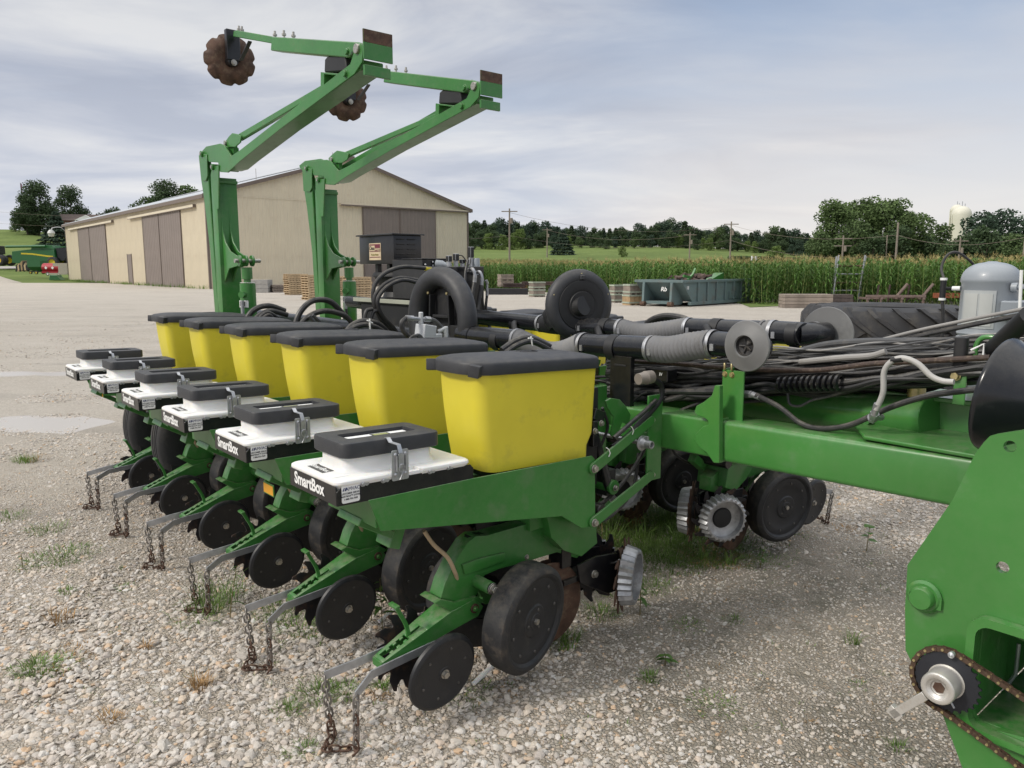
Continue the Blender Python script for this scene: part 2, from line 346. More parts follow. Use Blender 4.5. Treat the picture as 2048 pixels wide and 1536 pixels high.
def make_unit():
    # --- cast shank and head (the unit's body)
    m = MB()
    sh = t2([(974, 1070), (1113, 1030), (1192, 1050), (1192, 1082), (1152, 1116), (1113, 1104), (1058, 1121), (996, 1138), (968, 1150), (952, 1190), (909, 1202), (880, 1196), (889, 1165), (908, 1125), (933, 1086), (950, 1072)], -.035)
    m.prism(sh, -.04, .04)
    m.prism([(x, z) for x, z in t2([(880, 1198), (909, 1204), (952, 1192), (968, 1200), (945, 1222), (900, 1222), (868, 1206)], -.05)], -.055, .055)
    hd = t2([(1090, 1028), (1187, 1040), (1192, 1085), (1160, 1112), (1125, 1100), (1100, 1075)], -.09)
    m.prism(hd, -.10, .10)
    m.prism(t2([(925, 1130), (955, 1118), (1010, 1105), (1010, 1122), (960, 1140), (930, 1150)], -.05), -.052, -.036)
    tp = T(958, 1160, -.05); te = T(984, 1174, -.13)
    m.cyl((te.x-.01, .15, te.z), (te.x-.01, -.14, te.z), .026, 16)
    m.bb(.40, .62, -.06, .06, .60, .68); m.bb(.62, .70, -.155, .155, .60, .66)
    unit = m.obj('row_unit', GREEN, planter, bevel=.004, seg=2, loc=(0, 0, 0))
    P = unit
    for sgn in (-1, 1):
        m = MB(); b = sgn*.14; m.cyl((te.x-.01, b, te.z), (te.x-.01, b+sgn*.008, te.z), .024, 16, k=1); m.hexbolt((te.x-.01, b+sgn*.008, te.z), (0, sgn, 0), .015, .016); m.obj('pivot_bolt', (BOLT, BLKM), P, bevel=.001)
    m = MB(); m.hexbolt((.40, -.04, .48), (0, -1, 0), .009, .006); m.obj('shank_bolt', BOLT, P, bevel=.001)
    # slotted depth gauge on the shank's curved back
    m = MB()
    cv = spline([T(922, 1110, -.035), T(934, 1090, -.035), T(950, 1074, -.035), T(978, 1070, -.035)], 6); up_ = []
    for i in range(2, len(cv)-1):
        t = (cv[i+1]-cv[i-1]).normalized(); nn_ = V((-t.z, 0, t.x)); nn_ = -nn_ if nn_.x > 0 else nn_
        w_ = .024 if i % 2 else .012; c_ = V((cv[i].x, 0, cv[i].z))+nn_*.0025; up_.append([c_+V((0, -w_, 0)), c_+V((0, w_, 0)), c_+V((0, w_, 0))-nn_*.004, c_+V((0, -w_, 0))-nn_*.004])
    m.loft(up_); m.obj('depth_notch_slot', BLKM, P, smooth=False)
    m = MB(); q_ = T(903, 1150, 0); m.lathe([(0, .020), (.004, .020), (.004, .013), (-.004, .012)], (q_.x-.004, 0, q_.z+.01), (-.9, 0, .45), 18, cap=False); m.lathe([(-.004, .013), (-.004, 0)], (q_.x-.004, 0, q_.z+.01), (-.9, 0, .45), 18, k=1, cap=False); m.obj('tube_socket', (GREEN, BLKM), P, ang=40)
    # --- hopper support
    m = MB()
    pl = t2([(735, 1000), (760, 1062), (1122, 1032), (1161, 1056), (1189, 1051), (1188, 918), (1182, 911), (940, 957)], -.175)
    m.prism(pl, -.181, -.175); m.prism(pl, .175, .181)
    zt = T(1185, 915, -.175).z
    m.bb(.645, .66, -.174, .174, .62, zt-.01); m.bb(-.42, -.405, -.174, .174, .83, .92); m.bb(-.05, .60, -.174, .174, .84, .846)
    m.obj('hopper_support', GREEN, P, bevel=.0015)
    m = MB(); m.box((-.36, 0, .79), (.16, .16, .03), (0, R(30), 0)); m.box((-.25, 0, .74), (.05, .10, .12), (0, R(20), 0)); m.obj('rear_bracket', GREEN, P, bevel=.003)
    # --- seed hopper
    k = -.035
    def ring(a0, a1, b, z, r, n=5, rf=None):
        return [V((x, y, z+k*x)) for x, y in rrect(a0, a1, -b, b, (r, rf or r*.5, rf or r*.5, r), n)]
    pt = T(955, 753, -.15); pf = T(1197, 735, -.15); pb = T(972, 950, -.15); pf2 = T(1180, 905, -.15)
    a0, a1, zt = pt.x+.01, pf.x, pf.z+.02-k*pf.x
    zb = pf2.z-k*pf2.x-.02
    m = MB(); rg = []
    for i in range(9):
        t = i/8.; s = 1-t
        rg.append(ring(a0+.055*t-.010*sin(pi*t), a1-.012*t-(.028 if t > .86 else 0), .152-.014*t-.002*sin(pi*t), zt+(zb-zt)*t, .062-.010*t, 6, .03))
    m.loft(rg)
    hop = m.obj('seed_hopper', YELLOW, P, ang=55)
    m = MB(); m.bb(a0+.10, a1-.05, -.13, .13, zb-.045, zb+.004); m.obj('hopper_base', BLKM, P, bevel=.004)
    # --- hopper lid
    m = MB(); zl = T(1205, 733, -.165).z-k*.73-.004
    La0, La1 = .022, T(1206, 722, -.165).x
    def lr(i, z, e=0.): return [V((x, y, z+k*x)) for x, y in rrect(La0+e, La1-e, -.163+e, .163-e, (.11-e*.6, .04, .04, .11-e*.6), 7)]
    m.loft([lr(0, zl-.003, .006), lr(0, zl-.003, 0), lr(0, zl+.036), lr(0, zl+.045, .004), lr(0, zl+.051, .014), lr(0, zl+.058, .045), lr(0, zl+.064, .085), lr(0, zl+.067, .13)])
    for sgn in (-1, 1):   # moulded latch ears on the rear corners
        s0 = len(m.v); m.box((0, 0, 0), (.042, .085, .046)); M = Matrix.Translation((La0+.038, sgn*.130, zl+.014)) @ Matrix.Rotation(sgn*R(52), 4, 'Z') @ Matrix.Rotation(R(10), 4, 'Y'); m.xf(M, s0)
    lid = m.obj('hopper_lid', LID, P, bevel=.003, seg=2, ang=40)
    m = MB(); zc = zl+.067+k*.42
    m.tube([V((.43+.055*cos(2*pi*i/20), .032*sin(2*pi*i/20), zc)) for i in range(20)], .0035, 6, closed=True)
    for x0, y0, x1, y1 in ((.39, -.012, .42, .012), (.42, .012, .44, -.010), (.44, -.010, .465, .008), (.40, .004, .46, .004)):
        m.tube([(x0, y0, zc), (x1, y1, zc)], .003, 5)
    m.obj('lid_emblem', LID, P)
    # --- insecticide box
    k2 = -.022
    na = T(674, 1014, -.178); nb = T(947, 957, -.178); nt_ = T(678, 973, -.178)
    A0, A1 = na.x, nb.x; Z0 = na.z-k2*A0; Z1 = nt_.z-k2*A0
    def sh_(mb, s0=0):
        for i in range(s0, len(mb.v)): mb.v[i] = V((mb.v[i].x, mb.v[i].y, mb.v[i].z+k2*mb.v[i].x))
    m = MB(); h = .178
    ch = .012
    m.prism([(A0, Z0), (A1, Z0), (A1, Z1-.02), (A1-.015, Z1-.004), (A0+.02, Z1-.004), (A0, Z1-.02)], -h, -h+.003); m.prism([(A0, Z0), (A1, Z0), (A1, Z1-.004), (A0, Z1-.004)], h-.003, h)
    m.bb(A0-.0005, A0+.003, -h+.004, h-.004, Z0, Z1-.001); m.bb(A1-.004, A1, -h+.004, h-.004, Z0, Z1-.02); m.bb(A0+.004, A1-.004, -h+.004, h-.004, Z0, Z0+.004)
    sh_(m); m.obj('insecticide_tray', BLK, P, bevel=.001)
    # white slab + neck
    m = MB(); s = -.002
    na2 = .150
    def slab(z, e, r=.035): return [V((x, y, z)) for x, y in rrect(A0-.002+e, A1-.012-e, -h-.004+e, h+.004-e, r, 5)]
    zs = Z1-.004
    # notch for the latch: build slab as polygon prism with notch
    lx0, lx1 = -.345, -.235
    def slabn(z, e, d=0.):
        o = rrect(A0-.002+e, A1-.012-e, -h-.005+e, h+.004-e, .028, 5); q = []
        for i, p in enumerate(o):
            q.append(p)
            if i == 5: q += [(lx0-.006+e*0, -h-.005+e), (lx0+.004, -h+.003), (lx0+.008, -h+.034), (lx1-.008, -h+.034), (lx1-.002, -h+.003), (lx1+.010, -h-.005+e)]
        return [V((x, y, z)) for x, y in q]
    m.loft([slabn(zs-.03, .014), slabn(zs+.000, .004), slabn(zs+.007, 0), slabn(zs+.016, .001), slabn(zs+.021, .008)])
    g0 = T(687, 918, -.11); g1 = T(877, 898, -.11)
    B0, B1 = g0.x, g1.x; zlid = g0.z-k2*B0; hb = .118
    def nk(z, e, r=.045): return [V((x, y, z)) for x, y in rrect(B0+.012-e, B1-.012+e, -hb+.014-e, hb-.014+e, r+e, 5)]
    m.loft([nk(zs+.012, .022), nk(zs+.022, .014), nk(zs+.030, .004), nk(zs+.040, 0), nk(zlid+.01, 0)])
    m.prism([(lx0+.012, zs-.028), (lx1+.012, zs-.028), (lx1+.012, zs+.012), (lx0+.012, zs+.012)], -h+.002, -h+.036)
    sh_(m); m.obj('insecticide_box', POLY, P, bevel=.003, seg=2, ang=50)
    # black box lid with a moulded recess
    m = MB(); ht = .052
    def bl(z, e, r=.035): return [V((x, y, z)) for x, y in rrect(B0-.006+e, B1+.006-e, -hb-.004+e, hb+.004-e, r, 6)]
    def bi(z, e): return [V((x, y, z)) for x, y in rrect(B0+.055+e, B1-.055-e, -.044+e, .044-e, .010, 6)]
    rg = [bl(zlid-.002, .004), bl(zlid+.002, 0), bl(zlid+ht-.006, 0), bl(zlid+ht-.001, .002), bl(zlid+ht, .007), bi(zlid+ht, 0), bi(zlid+ht-.013, .002)]
    m.loft(rg); sh_(m); m.obj('box_lid', LID, P, ang=40)
    m = MB(); m.bb(B0+.07, B1-.07, -.024, .028, zlid+ht-.0128, zlid+ht-.010); m.k = 1; m.bb((B0+B1)/2-.02, (B0+B1)/2+.055, -.018, .022, zlid+ht-.010, zlid+ht-.0094)
    m.k = 2; m.bb((B0+B1)/2-.012, (B0+B1)/2+.047, -.012, .016, zlid+ht-.0094, zlid+ht-.0088); sh_(m); m.obj('lid_label', (WHITE, INK, mat('olive_print', (.30, .32, .12), .5)), P, smooth=False)
    # label on the slab
    zz_ = zs+.0215
    m = MB(); m.bb(A0+.012, A0+.072, -h+.05, h-.03, zz_, zz_+.0006); m.k = 1
    m.add([(A0+.016, -.050, zz_+.001), (A0+.068, -.045, zz_+.001), (A0+.068, .082, zz_+.001), (A0+.02, .075, zz_+.001)], [(0, 1, 2, 3)])
    sh_(m); m.obj('box_label', (WHITE, mat('grey_print', (.09, .09, .085), .6, var=.5, vs=60)), P, smooth=False)
    text('box_label_lettering', 'SmartBox', .030, WHITE, P, frameM((A0+.043, .018, zz_+.0012+k2*(A0+.043)), (0, -1, 0), (1, 0, 0)), .0006)
    # tray lettering (rear face) and customer service sticker (near face)
    zc = (Z0+Z1)/2+k2*A0
    text('tray_lettering', 'SmartBox', .060, WHITE, P, frameM((A0-.002, .022, zc+.003), (0, -1, 0), (0, 0, 1)), .0019, sx=.94)
    s0, s1, s2, s3 = (T(u, v, -h-.001) for u, v in ((683, 1011), (720, 1005), (719, 968), (680, 974)))
    sa0, sa1 = s0.x+.002, s1.x; sz0, sz1 = s0.z+.004, s3.z+.003
    m = MB(); m.prism(rrect(sa0, sa1, sz0, sz1, .007, 3), -h-.0016, -h-.0004); m.obj('sticker', WHITE, P, smooth=False)
    w_ = sa1-sa0; hh = sz1-sz0; cxs = (sa0+sa1)/2
    def st(s, size, zf, mm, off=.0, sx=1.): text('sticker_lettering', s, size, mm, P, frameM((cxs, -h-.0020, sz0+hh*zf), (1, 0, 0), (0, 0, 1)), off, sx=sx)
    text('sticker_lettering', 'AMVAC', .0175, NAVY, P, frameM((cxs+.008, -h-.0020, sz0+hh*.75), (1, 0, 0), (0, 0, 1)), .0, sx=.9); st('CUSTOMER SERVICE', .0088, .52, INK, .0001, .98); st('SMARTBOX\u2122 SYSTEMS', .0082, .37, INK, .0001, .98); st('1-888-752-7509', .0080, .21, INK, .0001)
    m = MB()
    for dx in (0, .007):
        m.prism([(sa0+.003+dx, sz0+hh*.67), (sa0+.007+dx, sz0+hh*.67), (sa0+.012+dx, sz0+hh*.84), (sa0+.008+dx, sz0+hh*.84)], -h-.0022, -h-.0016)
    m.obj('sticker_logo', NAVY, P, smooth=False)
    # latch
    l0 = T(784, 963, -h-.006); l1 = T(816, 896, -h-.006)
    m = MB(); m.prism(rrect(l0.x, l1.x, l0.z, l1.z, .006, 3), -h-.008, -h-.005)
    cxl = (l0.x+l1.x)/2; zl0, zl1 = l0.z, l1.z
    m.bb(l0.x+.014, l0.x+.018, -h-.018, -h-.008, zl0+.035, zl1-.02); m.bb(l1.x-.018, l1.x-.014, -h-.018, -h-.008, zl0+.035, zl1-.02)
    m.prism(rrect(cxl-.012, cxl+.012, zl0+.045, zl1-.012, .006, 3), -h-.016, -h-.012)
    m.tube([(cxl+.012*cos(t*.55), -h-.019, zl0+.045+.014*sin(t*.55)) for t in range(10)]+[(cxl-.004, -h-.019, zl0+.015), (cxl-.010, -h-.019, zl0+.004)], .0016, 5)
    m.tube([(cxl+.006, -h-.019, zl0+.04), (cxl+.002, -h-.019, zl0+.02), (cxl+.006, -h-.019, zl0+.004)], .0016, 5)
    for dx in (-.02, .02):
        for z in (zl0+.022, zl1-.016): m.lathe([(0, .007), (.003, .0065), (.005, .003), (.0055, 0)], (cxl+dx, -h-.008, z), (0, -1, 0), 10)
    m.obj('latch_plate', GALV, P, bevel=.0006)
    m = MB(); yb = -hb-.006
    m.strip([(cxl-.002, -h-.016, zl1-.01), (cxl-.004, -h-.006, zl1+.018), (cxl-.007, yb-.012, zlid+ht-.01+k2*cxl), (cxl-.007, yb+.003, zlid+ht+.003+k2*cxl), (cxl-.007, yb+.016, zlid+ht+.002+k2*cxl)], .016, .002, up=(1, 0, 0)); m.obj('latch_hook', GALV, P)
    for (u, v) in ((726, 968), (767, 961), (860, 943), (897, 935)):
        p = T(u, v, -h-.002); m = MB(); m.hexbolt((p.x, -h, p.z), (0, -1, 0), .0075, .007); m.cyl((p.x+.016, -h, p.z), (p.x+.016, -h-.002, p.z), .009, 10)
        m.obj('tray_bolt', GALV, P, bevel=.0007)
    # granule drop tube
    g = [T(848, 1062, -.05), T(868, 1090, -.05), T(895, 1115, -.05), T(910, 1145, -.045), T(914, 1160, -.03)]
    m = MB(); m.tube(spline(g, 5), .0085, 10); m.obj('granule_tube', TAN, P)
    # --- closing wheel arm
    Aa = t2([(950, 1196), (964, 1204), (968, 1217), (962, 1229), (954, 1231), (900, 1261), (841, 1300), (775, 1335), (768, 1326), (900, 1222), (940, 1200)], -.06)
    m = MB()
    top_near = [T(769, 1327, -.045), T(840, 1268, -.05), T(905, 1222, -.058)]
    # tapered box with a slotted top, split into top plate and side flanges
    def zt_(a): # top line of the arm
        (xa, za), (xb, zb_) = (top_near[0].x, top_near[0].z), (top_near[2].x, top_near[2].z); return za+(zb_-za)*(a-xa)/(xb-xa)
    xa, xb = top_near[0].x, top_near[2].x
    def hw(a): return .034+(.024)*max(0, min(1, (a-xa)/(xb-xa)))
    th = .006
    for sgn in (-1, 1):
        bot = [(954, 1231), (900, 1261), (841, 1300), (775, 1335)]
        bp = [(p.x, p.z) for p in (T(u, v, -.05) for u, v in bot)]
        tp_ = [(xa, zt_(xa)-.002), (xb, zt_(xb)-.002), (T(948, 1198, -.055).x, T(948, 1198, -.055).z), (T(966, 1212, -.055).x, T(966, 1212, -.055).z)]
        s0 = len(m.v); m.prism(tp_+bp, -th/2, th/2)
        for i in range(s0, len(m.v)): q = m.v[i]; m.v[i] = V((q.x, q.y+sgn*(hw(q.x)-.003), q.z))
    def topplate(x0, x1, y0, y1):
        m.add([(x, y, zt_(x)-dz) for dz in (0, .007) for x, y in ((x0, y0(x0)), (x1, y0(x1)), (x1, y1(x1)), (x0, y1(x0)))], [(0, 1, 2, 3), (7, 6, 5, 4), (0, 4, 5, 1), (1, 5, 6, 2), (2, 6, 7, 3), (3, 7, 4, 0)])
    f = lambda q: xa+(xb-xa)*q
    W = lambda s: (lambda x: s*hw(x))
    cst = lambda c: (lambda x: c)
    topplate(f(0), f(.05), W(-1), W(1))
    for sgn in (-1, 1):
        topplate(f(.05), f(.42), *( (W(-1), cst(-.020)) if sgn < 0 else (cst(.020), W(1))))
        for q in (.14, .24, .34): topplate(f(q), f(q+.045), *((cst(-.0201), cst(-.009)) if sgn < 0 else (cst(.009), cst(.0201))))
        topplate(f(.42), f(.62), *((W(-1), cst(-.006)) if sgn < 0 else (cst(.006), W(1))))
    topplate(f(.62), f(1.02), W(-1), W(1))
    m.bb(f(-.0)-.006, f(0)+.004, -.034, .034, zt_(xa)-.032, zt_(xa)-.001)
    m.obj('closing_wheel_arm', GREEN, P, bevel=.0012, seg=1)
    pv = T(950, 1217, -.066)
    for sgn in (-1, 1): m = MB(); m.cyl((pv.x, sgn*.062, pv.z), (pv.x, sgn*.068, pv.z), .020, 20); m.hexbolt((pv.x, sgn*.068, pv.z), (0, sgn, 0), .010, .008, k=1); m.obj('arm_pivot', (RUST, GREEN), P, bevel=.0008)
    m = MB(); l = [T(818, 1275, 0), T(812, 1250, 0), T(800, 1228, 0), T(792, 1214, 0)]
    m.strip(spline(l, 4), .012, .016, up=(0, 1, 0)); h0 = l[-1]; m.box((h0.x-.006, 0.004, h0.z+.006), (.020, .056, .010), (0, R(-12), 0))
    m.obj('spring_lever', GREEN, P, bevel=.002, seg=2)
    # inside springs glimpsed through the slots
    # --- closing wheels: smooth disc near side, spiked one far side
    cw = T(884, 1343, -.12)
    def tilt(mb, s0, c, camber, toe): mb.xf(Matrix.Translation(V(c)) @ Matrix.Rotation(toe, 4, 'Z') @ Matrix.Rotation(camber, 4, 'X'), s0)
    m = MB(); r = .160
    m.lathe([(-.014, .0), (-.014, r*.86), (-.010, r*.95), (-.002, r), (.010, r*.985), (.017, r*.93), (.0185, r*.885), (.0165, r*.86), (.0165, .03), (.019, .028), (.019, 0)], (0, 0, 0), (0, -1, 0), 48, cap=False)
    m.k = 2
    for i in range(6): a = i*pi/3+.3; m.lathe([(0, .0065), (.003, .0055), (.004, 0)], (.105*cos(a), -.0165, .105*sin(a)), (0, -1, 0), 8, cap=False)
    m.k = 1; m.hexbolt((0, -.018, 0), (0, -1, 0), .014, .012)
    tilt(m, 0, cw, R(8), R(3)); m.obj('closing_wheel', (DISC, BOLT, RIVET), P, ang=30)
    m = MB(); sw = T(783, 1292, .10); spiked(m, (0, 0, 0), .175, .125, 12, .006, .20); m.k = 1
    s1_ = len(m.v); m.cyl((0, -.03, 0), (0, .03, 0), .03, 14); tilt(m, 0, (cw.x-.0, .10, cw.z+.01), R(-13), R(-6)); m.obj('spiked_closing_wheel', (DKST, BLKM), P, bevel=.0012)
    m = MB(); m.cyl((cw.x, cw.y+.01, cw.z), (cw.x+.01, .09, cw.z+.01), .014, 10); m.box((cw.x+.01, 0, cw.z+.035), (.05, .04, .08)); m.obj('closing_axle', GREEN, P, bevel=.002)
    # --- tail bars and drag chain
    e_ = .10
    za, zb1 = T(719, 1396, -e_), T(652, 1352, e_)
    ze = (za.z+zb1.z)/2+.01; ae = (za.x+zb1.x)/2
    nb_ = T(743, 1350, -.06); nb2 = T(840, 1303, -.055)
    for sgn in (-1, 1):
        m = MB(); m.strip([(nb2.x+.10, sgn*.050, nb2.z+.005), (nb2.x, sgn*.053, nb2.z), (nb_.x+.004, sgn*.056, nb_.z), (ae-(.02 if sgn > 0 else 0), sgn*e_, ze)], .034, .006)
        m.obj('tail_bar', GALV, P, bevel=.0006)
    m = MB()
    def link(p, d, tw, L_=.042, W_=.0135, r_=.0043):
        d = V(d).normalized(); u = d.orthogonal().normalized(); w2 = d.cross(u); s = u*cos(tw)+w2*sin(tw); pts = []
        for q in range(12):
            a = 2*pi*q/12; x = cos(a); y = sin(a); pts.append(V(p)+d*(x*W_+(L_/2-W_)*(1 if x > 0 else -1))+s*y*W_)
        m.tube(pts, r_, 5, closed=True)
    rr = random.Random(3)
    zg = -.030; path = []
    n1 = int((ze-zg)/.026)
    pn = V((ae, -e_, ze-.02)); pf_ = V((ae-.02, e_, ze-.02))
    bot_n = V((ae+.0, -e_+.01, zg)); bot_f = V((ae-.01, e_-.02, zg))
    seq = [pn.lerp(bot_n, i/n1) for i in range(n1+1)]+[bot_n.lerp(bot_f, i/8)+V((.02*sin(i*1.1)-.05*sin(pi*i/8), 0, .004*(i % 2))) for i in range(1, 8)]+[bot_f.lerp(pf_, i/n1) for i in range(n1+1)]
    for i, p in enumerate(seq):
        d = seq[min(i+1, len(seq)-1)]-seq[max(i-1, 0)]; m.k = 1 if p.z < .0 or rr.random() < .07 else 0
        link(p, d, (i % 2)*pi/2+.55+.12*rr.uniform(-1, 1))
    m.obj('drag_chain', (CHAIN, RUST), P, ang=60)
    # --- gauge wheels
    gc = T(1068, 1243, -.215); r = .232
    def gauge(sgn):
        m = MB()
        m.lathe([(-.065, .10), (-.066, r*.90), (-.060, r*.965), (-.046, r*.995), (.020, r), (.040, r*.985), (.052, r*.93), (.055, r*.875)], (0, 0, 0), (0, sgn, 0), 56, cap=False)
        m.lathe([(.055, r*.875), (.052, r*.83), (.044, r*.80), (.041, r*.78), (.0425, r*.6), (.0405, r*.585), (.0405, .072), (.046, .065), (.047, .035), (.050, .032), (.050, .0)], (0, 0, 0), (0, sgn, 0), 56, k=1, cap=False)
        m.lathe([(-.055, .10), (-.03, .09), (-.03, 0)], (0, 0, 0), (0, sgn, 0), 30, k=1, cap=False)
        m.k = 3; f = .0425*sgn
        for i in range(8):
            a = i*pi/4+.15; m.lathe([(0, .0075), (.004, .006), (.005, 0)], (.150*cos(a), f, .150*sin(a)), (0, sgn, 0), 8, cap=False)
        m.hexbolt((0, .046*sgn, 0), (0, sgn, 0), .013, .012, k=2)
        for i in range(3): a = i*2.1+1.2; m.lathe([(0, .007), (.003, .006), (.0035, 0)], (.048*cos(a), .046*sgn, .048*sin(a)), (0, sgn, 0), 8, cap=False)
        tilt(m, 0, (gc.x, sgn*.165, gc.z), R(5)*sgn*-1, R(14)*-sgn)
        return m.obj('gauge_wheel', (RUB, DISC, BOLT, RIVET), P, ang=32)
    # tyre tread one material, faced with the dish: two lathes so each reads
    for sgn in (-1, 1): gauge(sgn)
    m = MB()
    for sgn in (-1, 1):
        m.strip([(gc.x, sgn*.105, gc.z), (gc.x-.06, sgn*.085, gc.z+.09), (te.x, sgn*.06, te.z)], .04, .02, up=(1, 0, .3))
        m.cyl((gc.x, sgn*.09, gc.z), (gc.x, sgn*.13, gc.z), .03, 14)
    m.obj('gauge_wheel_arm', GREEN, P, bevel=.002)
    oc = T(1090, 1205, 0)
    m = MB()
    for sgn in (-1, 1):
        s0 = len(m.v); m.lathe([(0, .03), (.004, .035), (.002, .19), (0, .193), (-.001, .19), (0, .03)], (0, 0, 0), (0, sgn, 0), 40, cap=False); m.xf(Matrix.Translation((oc.x, sgn*.022, oc.z)) @ Matrix.Rotation(sgn*R(5), 4, 'Z'), s0)
    m.obj('opener_disc', RUST, P)
    m = MB(); m.tube([T(1000, 1318, -.02), T(946, 1368, -.03)], .010, 10); m.obj('drop_tube_end', POLY, P)
    # --- row cleaner
    q = T(1262, 1152, -.12)
    m = MB(); br = t2([(1152, 1130), (1190, 1112), (1232, 1105), (1232, 1180), (1212, 1186), (1158, 1165)], -.055)
    m.prism(br, -.065, -.052); m.prism([(x, z+.0) for x, z in br], .052, .065); m.bb(.62, q.x-.03, -.05, .05, q.z+.03, q.z+.055); m.box((.64, 0, .47), (.06, .09, .20))
    m.tube([(q.x-.09, -.065, q.z+.07), (q.x-.06, -.10, q.z+.085), (q.x-.02, -.10, q.z+.07), (q.x-.02, -.06, q.z+.03)], .006, 7)
    m.obj('row_cleaner_bracket', BLK, P, bevel=.002)
    m = MB(); p = T(1189, 1148, -.066); m.hexbolt((p.x, -.065, p.z), (0, -1, 0), .015, .012); m.obj('bracket_bolt', BOLT, P, bevel=.001)
    for sgn in (-1, 1):
        m = MB(); spiked(m, (0, 0, 0), .186, .120, 12, .006, .22); m.k = 1; m.lathe([(0, .06), (.02, .05), (.03, .03), (.03, 0)], (0, 0, 0), (0, -sgn, 0), 20)
        MM = Matrix.Translation((q.x-(.015 if sgn < 0 else .05), sgn*.085, q.z)) @ Matrix.Rotation(-sgn*R(27), 4, 'Z')
        m.xf(MM); m.obj('row_cleaner_wheel', (RUST if sgn < 0 else DKST, BLKM), P, bevel=.001)
        m = MB(); n = 26; rg = []
        for bb_, ro in ((.004, .132), (.008, .138), (.066, .124), (.070, .119)):
            rg.append([V(((ro+(.008 if (j % 2) else -.004))*cos(pi*j/n), sgn*bb_, (ro+(.008 if (j % 2) else -.004))*sin(pi*j/n))) for j in range(2*n)])
        ri = [[V((ri_*cos(pi*j/n), sgn*bb_, ri_*sin(pi*j/n))) for j in range(2*n)] for bb_, ri_ in ((.070, .110), (.034, .108), (.020, .06), (.020, .03))]
        m.loft(rg+ri, cap=False); m.lathe([(.012, .03), (.012, .12)], (0, 0, 0), (0, sgn, 0), 30, cap=False)
        m.k = 1; m.lathe([(.018, .062), (.030, .055), (.034, .03), (.034, 0)], (0, 0, 0), (0, sgn, 0), 24, cap=False)
        for i in range(4):
            a = i*pi/2+.5; pts = [(.078+.014*cos(t), .030*sin(t)) for t in [2*pi*g_/12 for g_ in range(12)]]
            m.add([V((x*cos(a)-y*sin(a), sgn*.0212, x*sin(a)+y*cos(a))) for x, y in pts], [tuple(range(12))])
        m.xf(MM); m.obj('depth_band', (ALU, BLKM), P, ang=40)
    # --- parallel arms, mounting plate and drive
    u0 = T(1187, 937, -.188); u1 = T(1302, 841, -.188); l0_ = T(1187, 1045, -.188); l1_ = T(1302, 951, -.188)
    for (p, q2) in ((u0, u1), (l0_, l1_)):
        for sgn in (-1, 1):
            d = (q2-p).normalized(); nrm = V((-d.z, 0, d.x)); hh = .022; pts = []
            L0 = (p.x, p.z); L1 = (q2.x, q2.z); an = math.atan2(d.z, d.x)
            pts = arc(L0[0], L0[1], .026, an+pi/2, an+1.5*pi, 6)+arc(L1[0], L1[1], .022, an-pi/2, an+pi/2, 6)
            m = MB(); m.prism(pts, sgn*.188-.0055, sgn*.188+.0055); m.obj('parallel_arm', GREEN, P, bevel=.002)
            m = MB(); m.hexbolt((p.x, sgn*.194, p.z), (0, sgn, 0), .014, .012); m.obj('arm_bolt', BOLT, P, bevel=.001)
            m = MB(); m.hexbolt((q2.x+.02, sgn*.183, q2.z+.0), (0, sgn, 0), .009, .008); m.obj('plate_bolt', BOLT, P, bevel=.001)
    m = MB(); mp0 = T(1294, 800, -.17); mp1 = T(1322, 950, -.17)
    zT = T(1322, 787, -.17).z
    for sgn in (-1, 1):
        m.bb(mp0.x, 1.128, sgn*.176-.0055, sgn*.176+.0055, mp1.z-.01, zT)
    m.bb(1.118, 1.127, -.17, .17, mp1.z+.20, zT-.24)
    m.obj('mounting_plate', GREEN, P, bevel=.002)
    m = MB(); hc = T(1293, 888, -.225)
    m.k = 0
    m.lathe([(0, .010), (.0, .034), (.007, .036), (.010, .026), (.022, .024), (.03, .019), (.062, .0185), (.062, .012), (.045, .012), (.045, 0)], (hc.x, -.195, hc.z), (0, -1, 0), 20, cap=False)
    m.cyl((hc.x, .17, hc.z), (hc.x, -.19, hc.z), .010, 10); m.box((hc.x, -.225, hc.z+.026), (.012, .02, .02))
    m.obj('drive_coupler', ALU, P, bevel=.001)
    # seed meter, vacuum dome and brackets behind the hopper
    m = MB(); mc = (.60, 0, .74)
    m.lathe([(-.05, .05), (-.05, .13), (-.03, .145), (.03, .145), (.05, .12), (.055, 0)], mc, (0, -1, 0), 28)
    m.bb(.44, .76, -.05, .05, .78, .90); m.bb(.70, .80, -.075, .06, .74, 1.19); m.bb(.84, .90, -.10, -.02, .68, .80)
    m.obj('seed_meter', BLKM, P, bevel=.004, seg=2)
    m = MB(); c1 = T(1213, 800, -.1)
    m.box((.77, -.09, 1.07), (.07, .05, .05), (0, R(20), 0)); m.box((.745, -.10, .99), (.03, .03, .12)); m.cyl((.79, -.12, .62), (.79, .12, .62), .035, 14); m.cyl((.86, -.10, .70), (.80, -.05, .98), .022, 10)
    m.obj('row_drive_housing', BLK, P, bevel=.003)
    m = MB()
    cl = t2([(1212, 802), (1222, 796), (1240, 799), (1252, 812), (1262, 830), (1258, 850), (1245, 845), (1232, 880), (1222, 870), (1228, 835), (1215, 815)], -.10)
    m.prism(cl, -.10, -.09); m.obj('meter_bracket', GREEN, P, bevel=.002)
    m = MB(); m.cyl((.87, -.12, .72), (.87, .02, .72), .035, 14); m.obj('bearing_boss', GREEN, P, bevel=.002)
    m = MB(); m.cyl((.80, -.11, .60), (.80, -.03, .60), .028, 12); m.box((.84, -.06, .60), (.12, .05, .05), (0, R(-35), 0)); m.obj('lower_boss', GREEN, P, bevel=.002)
    m = MB()
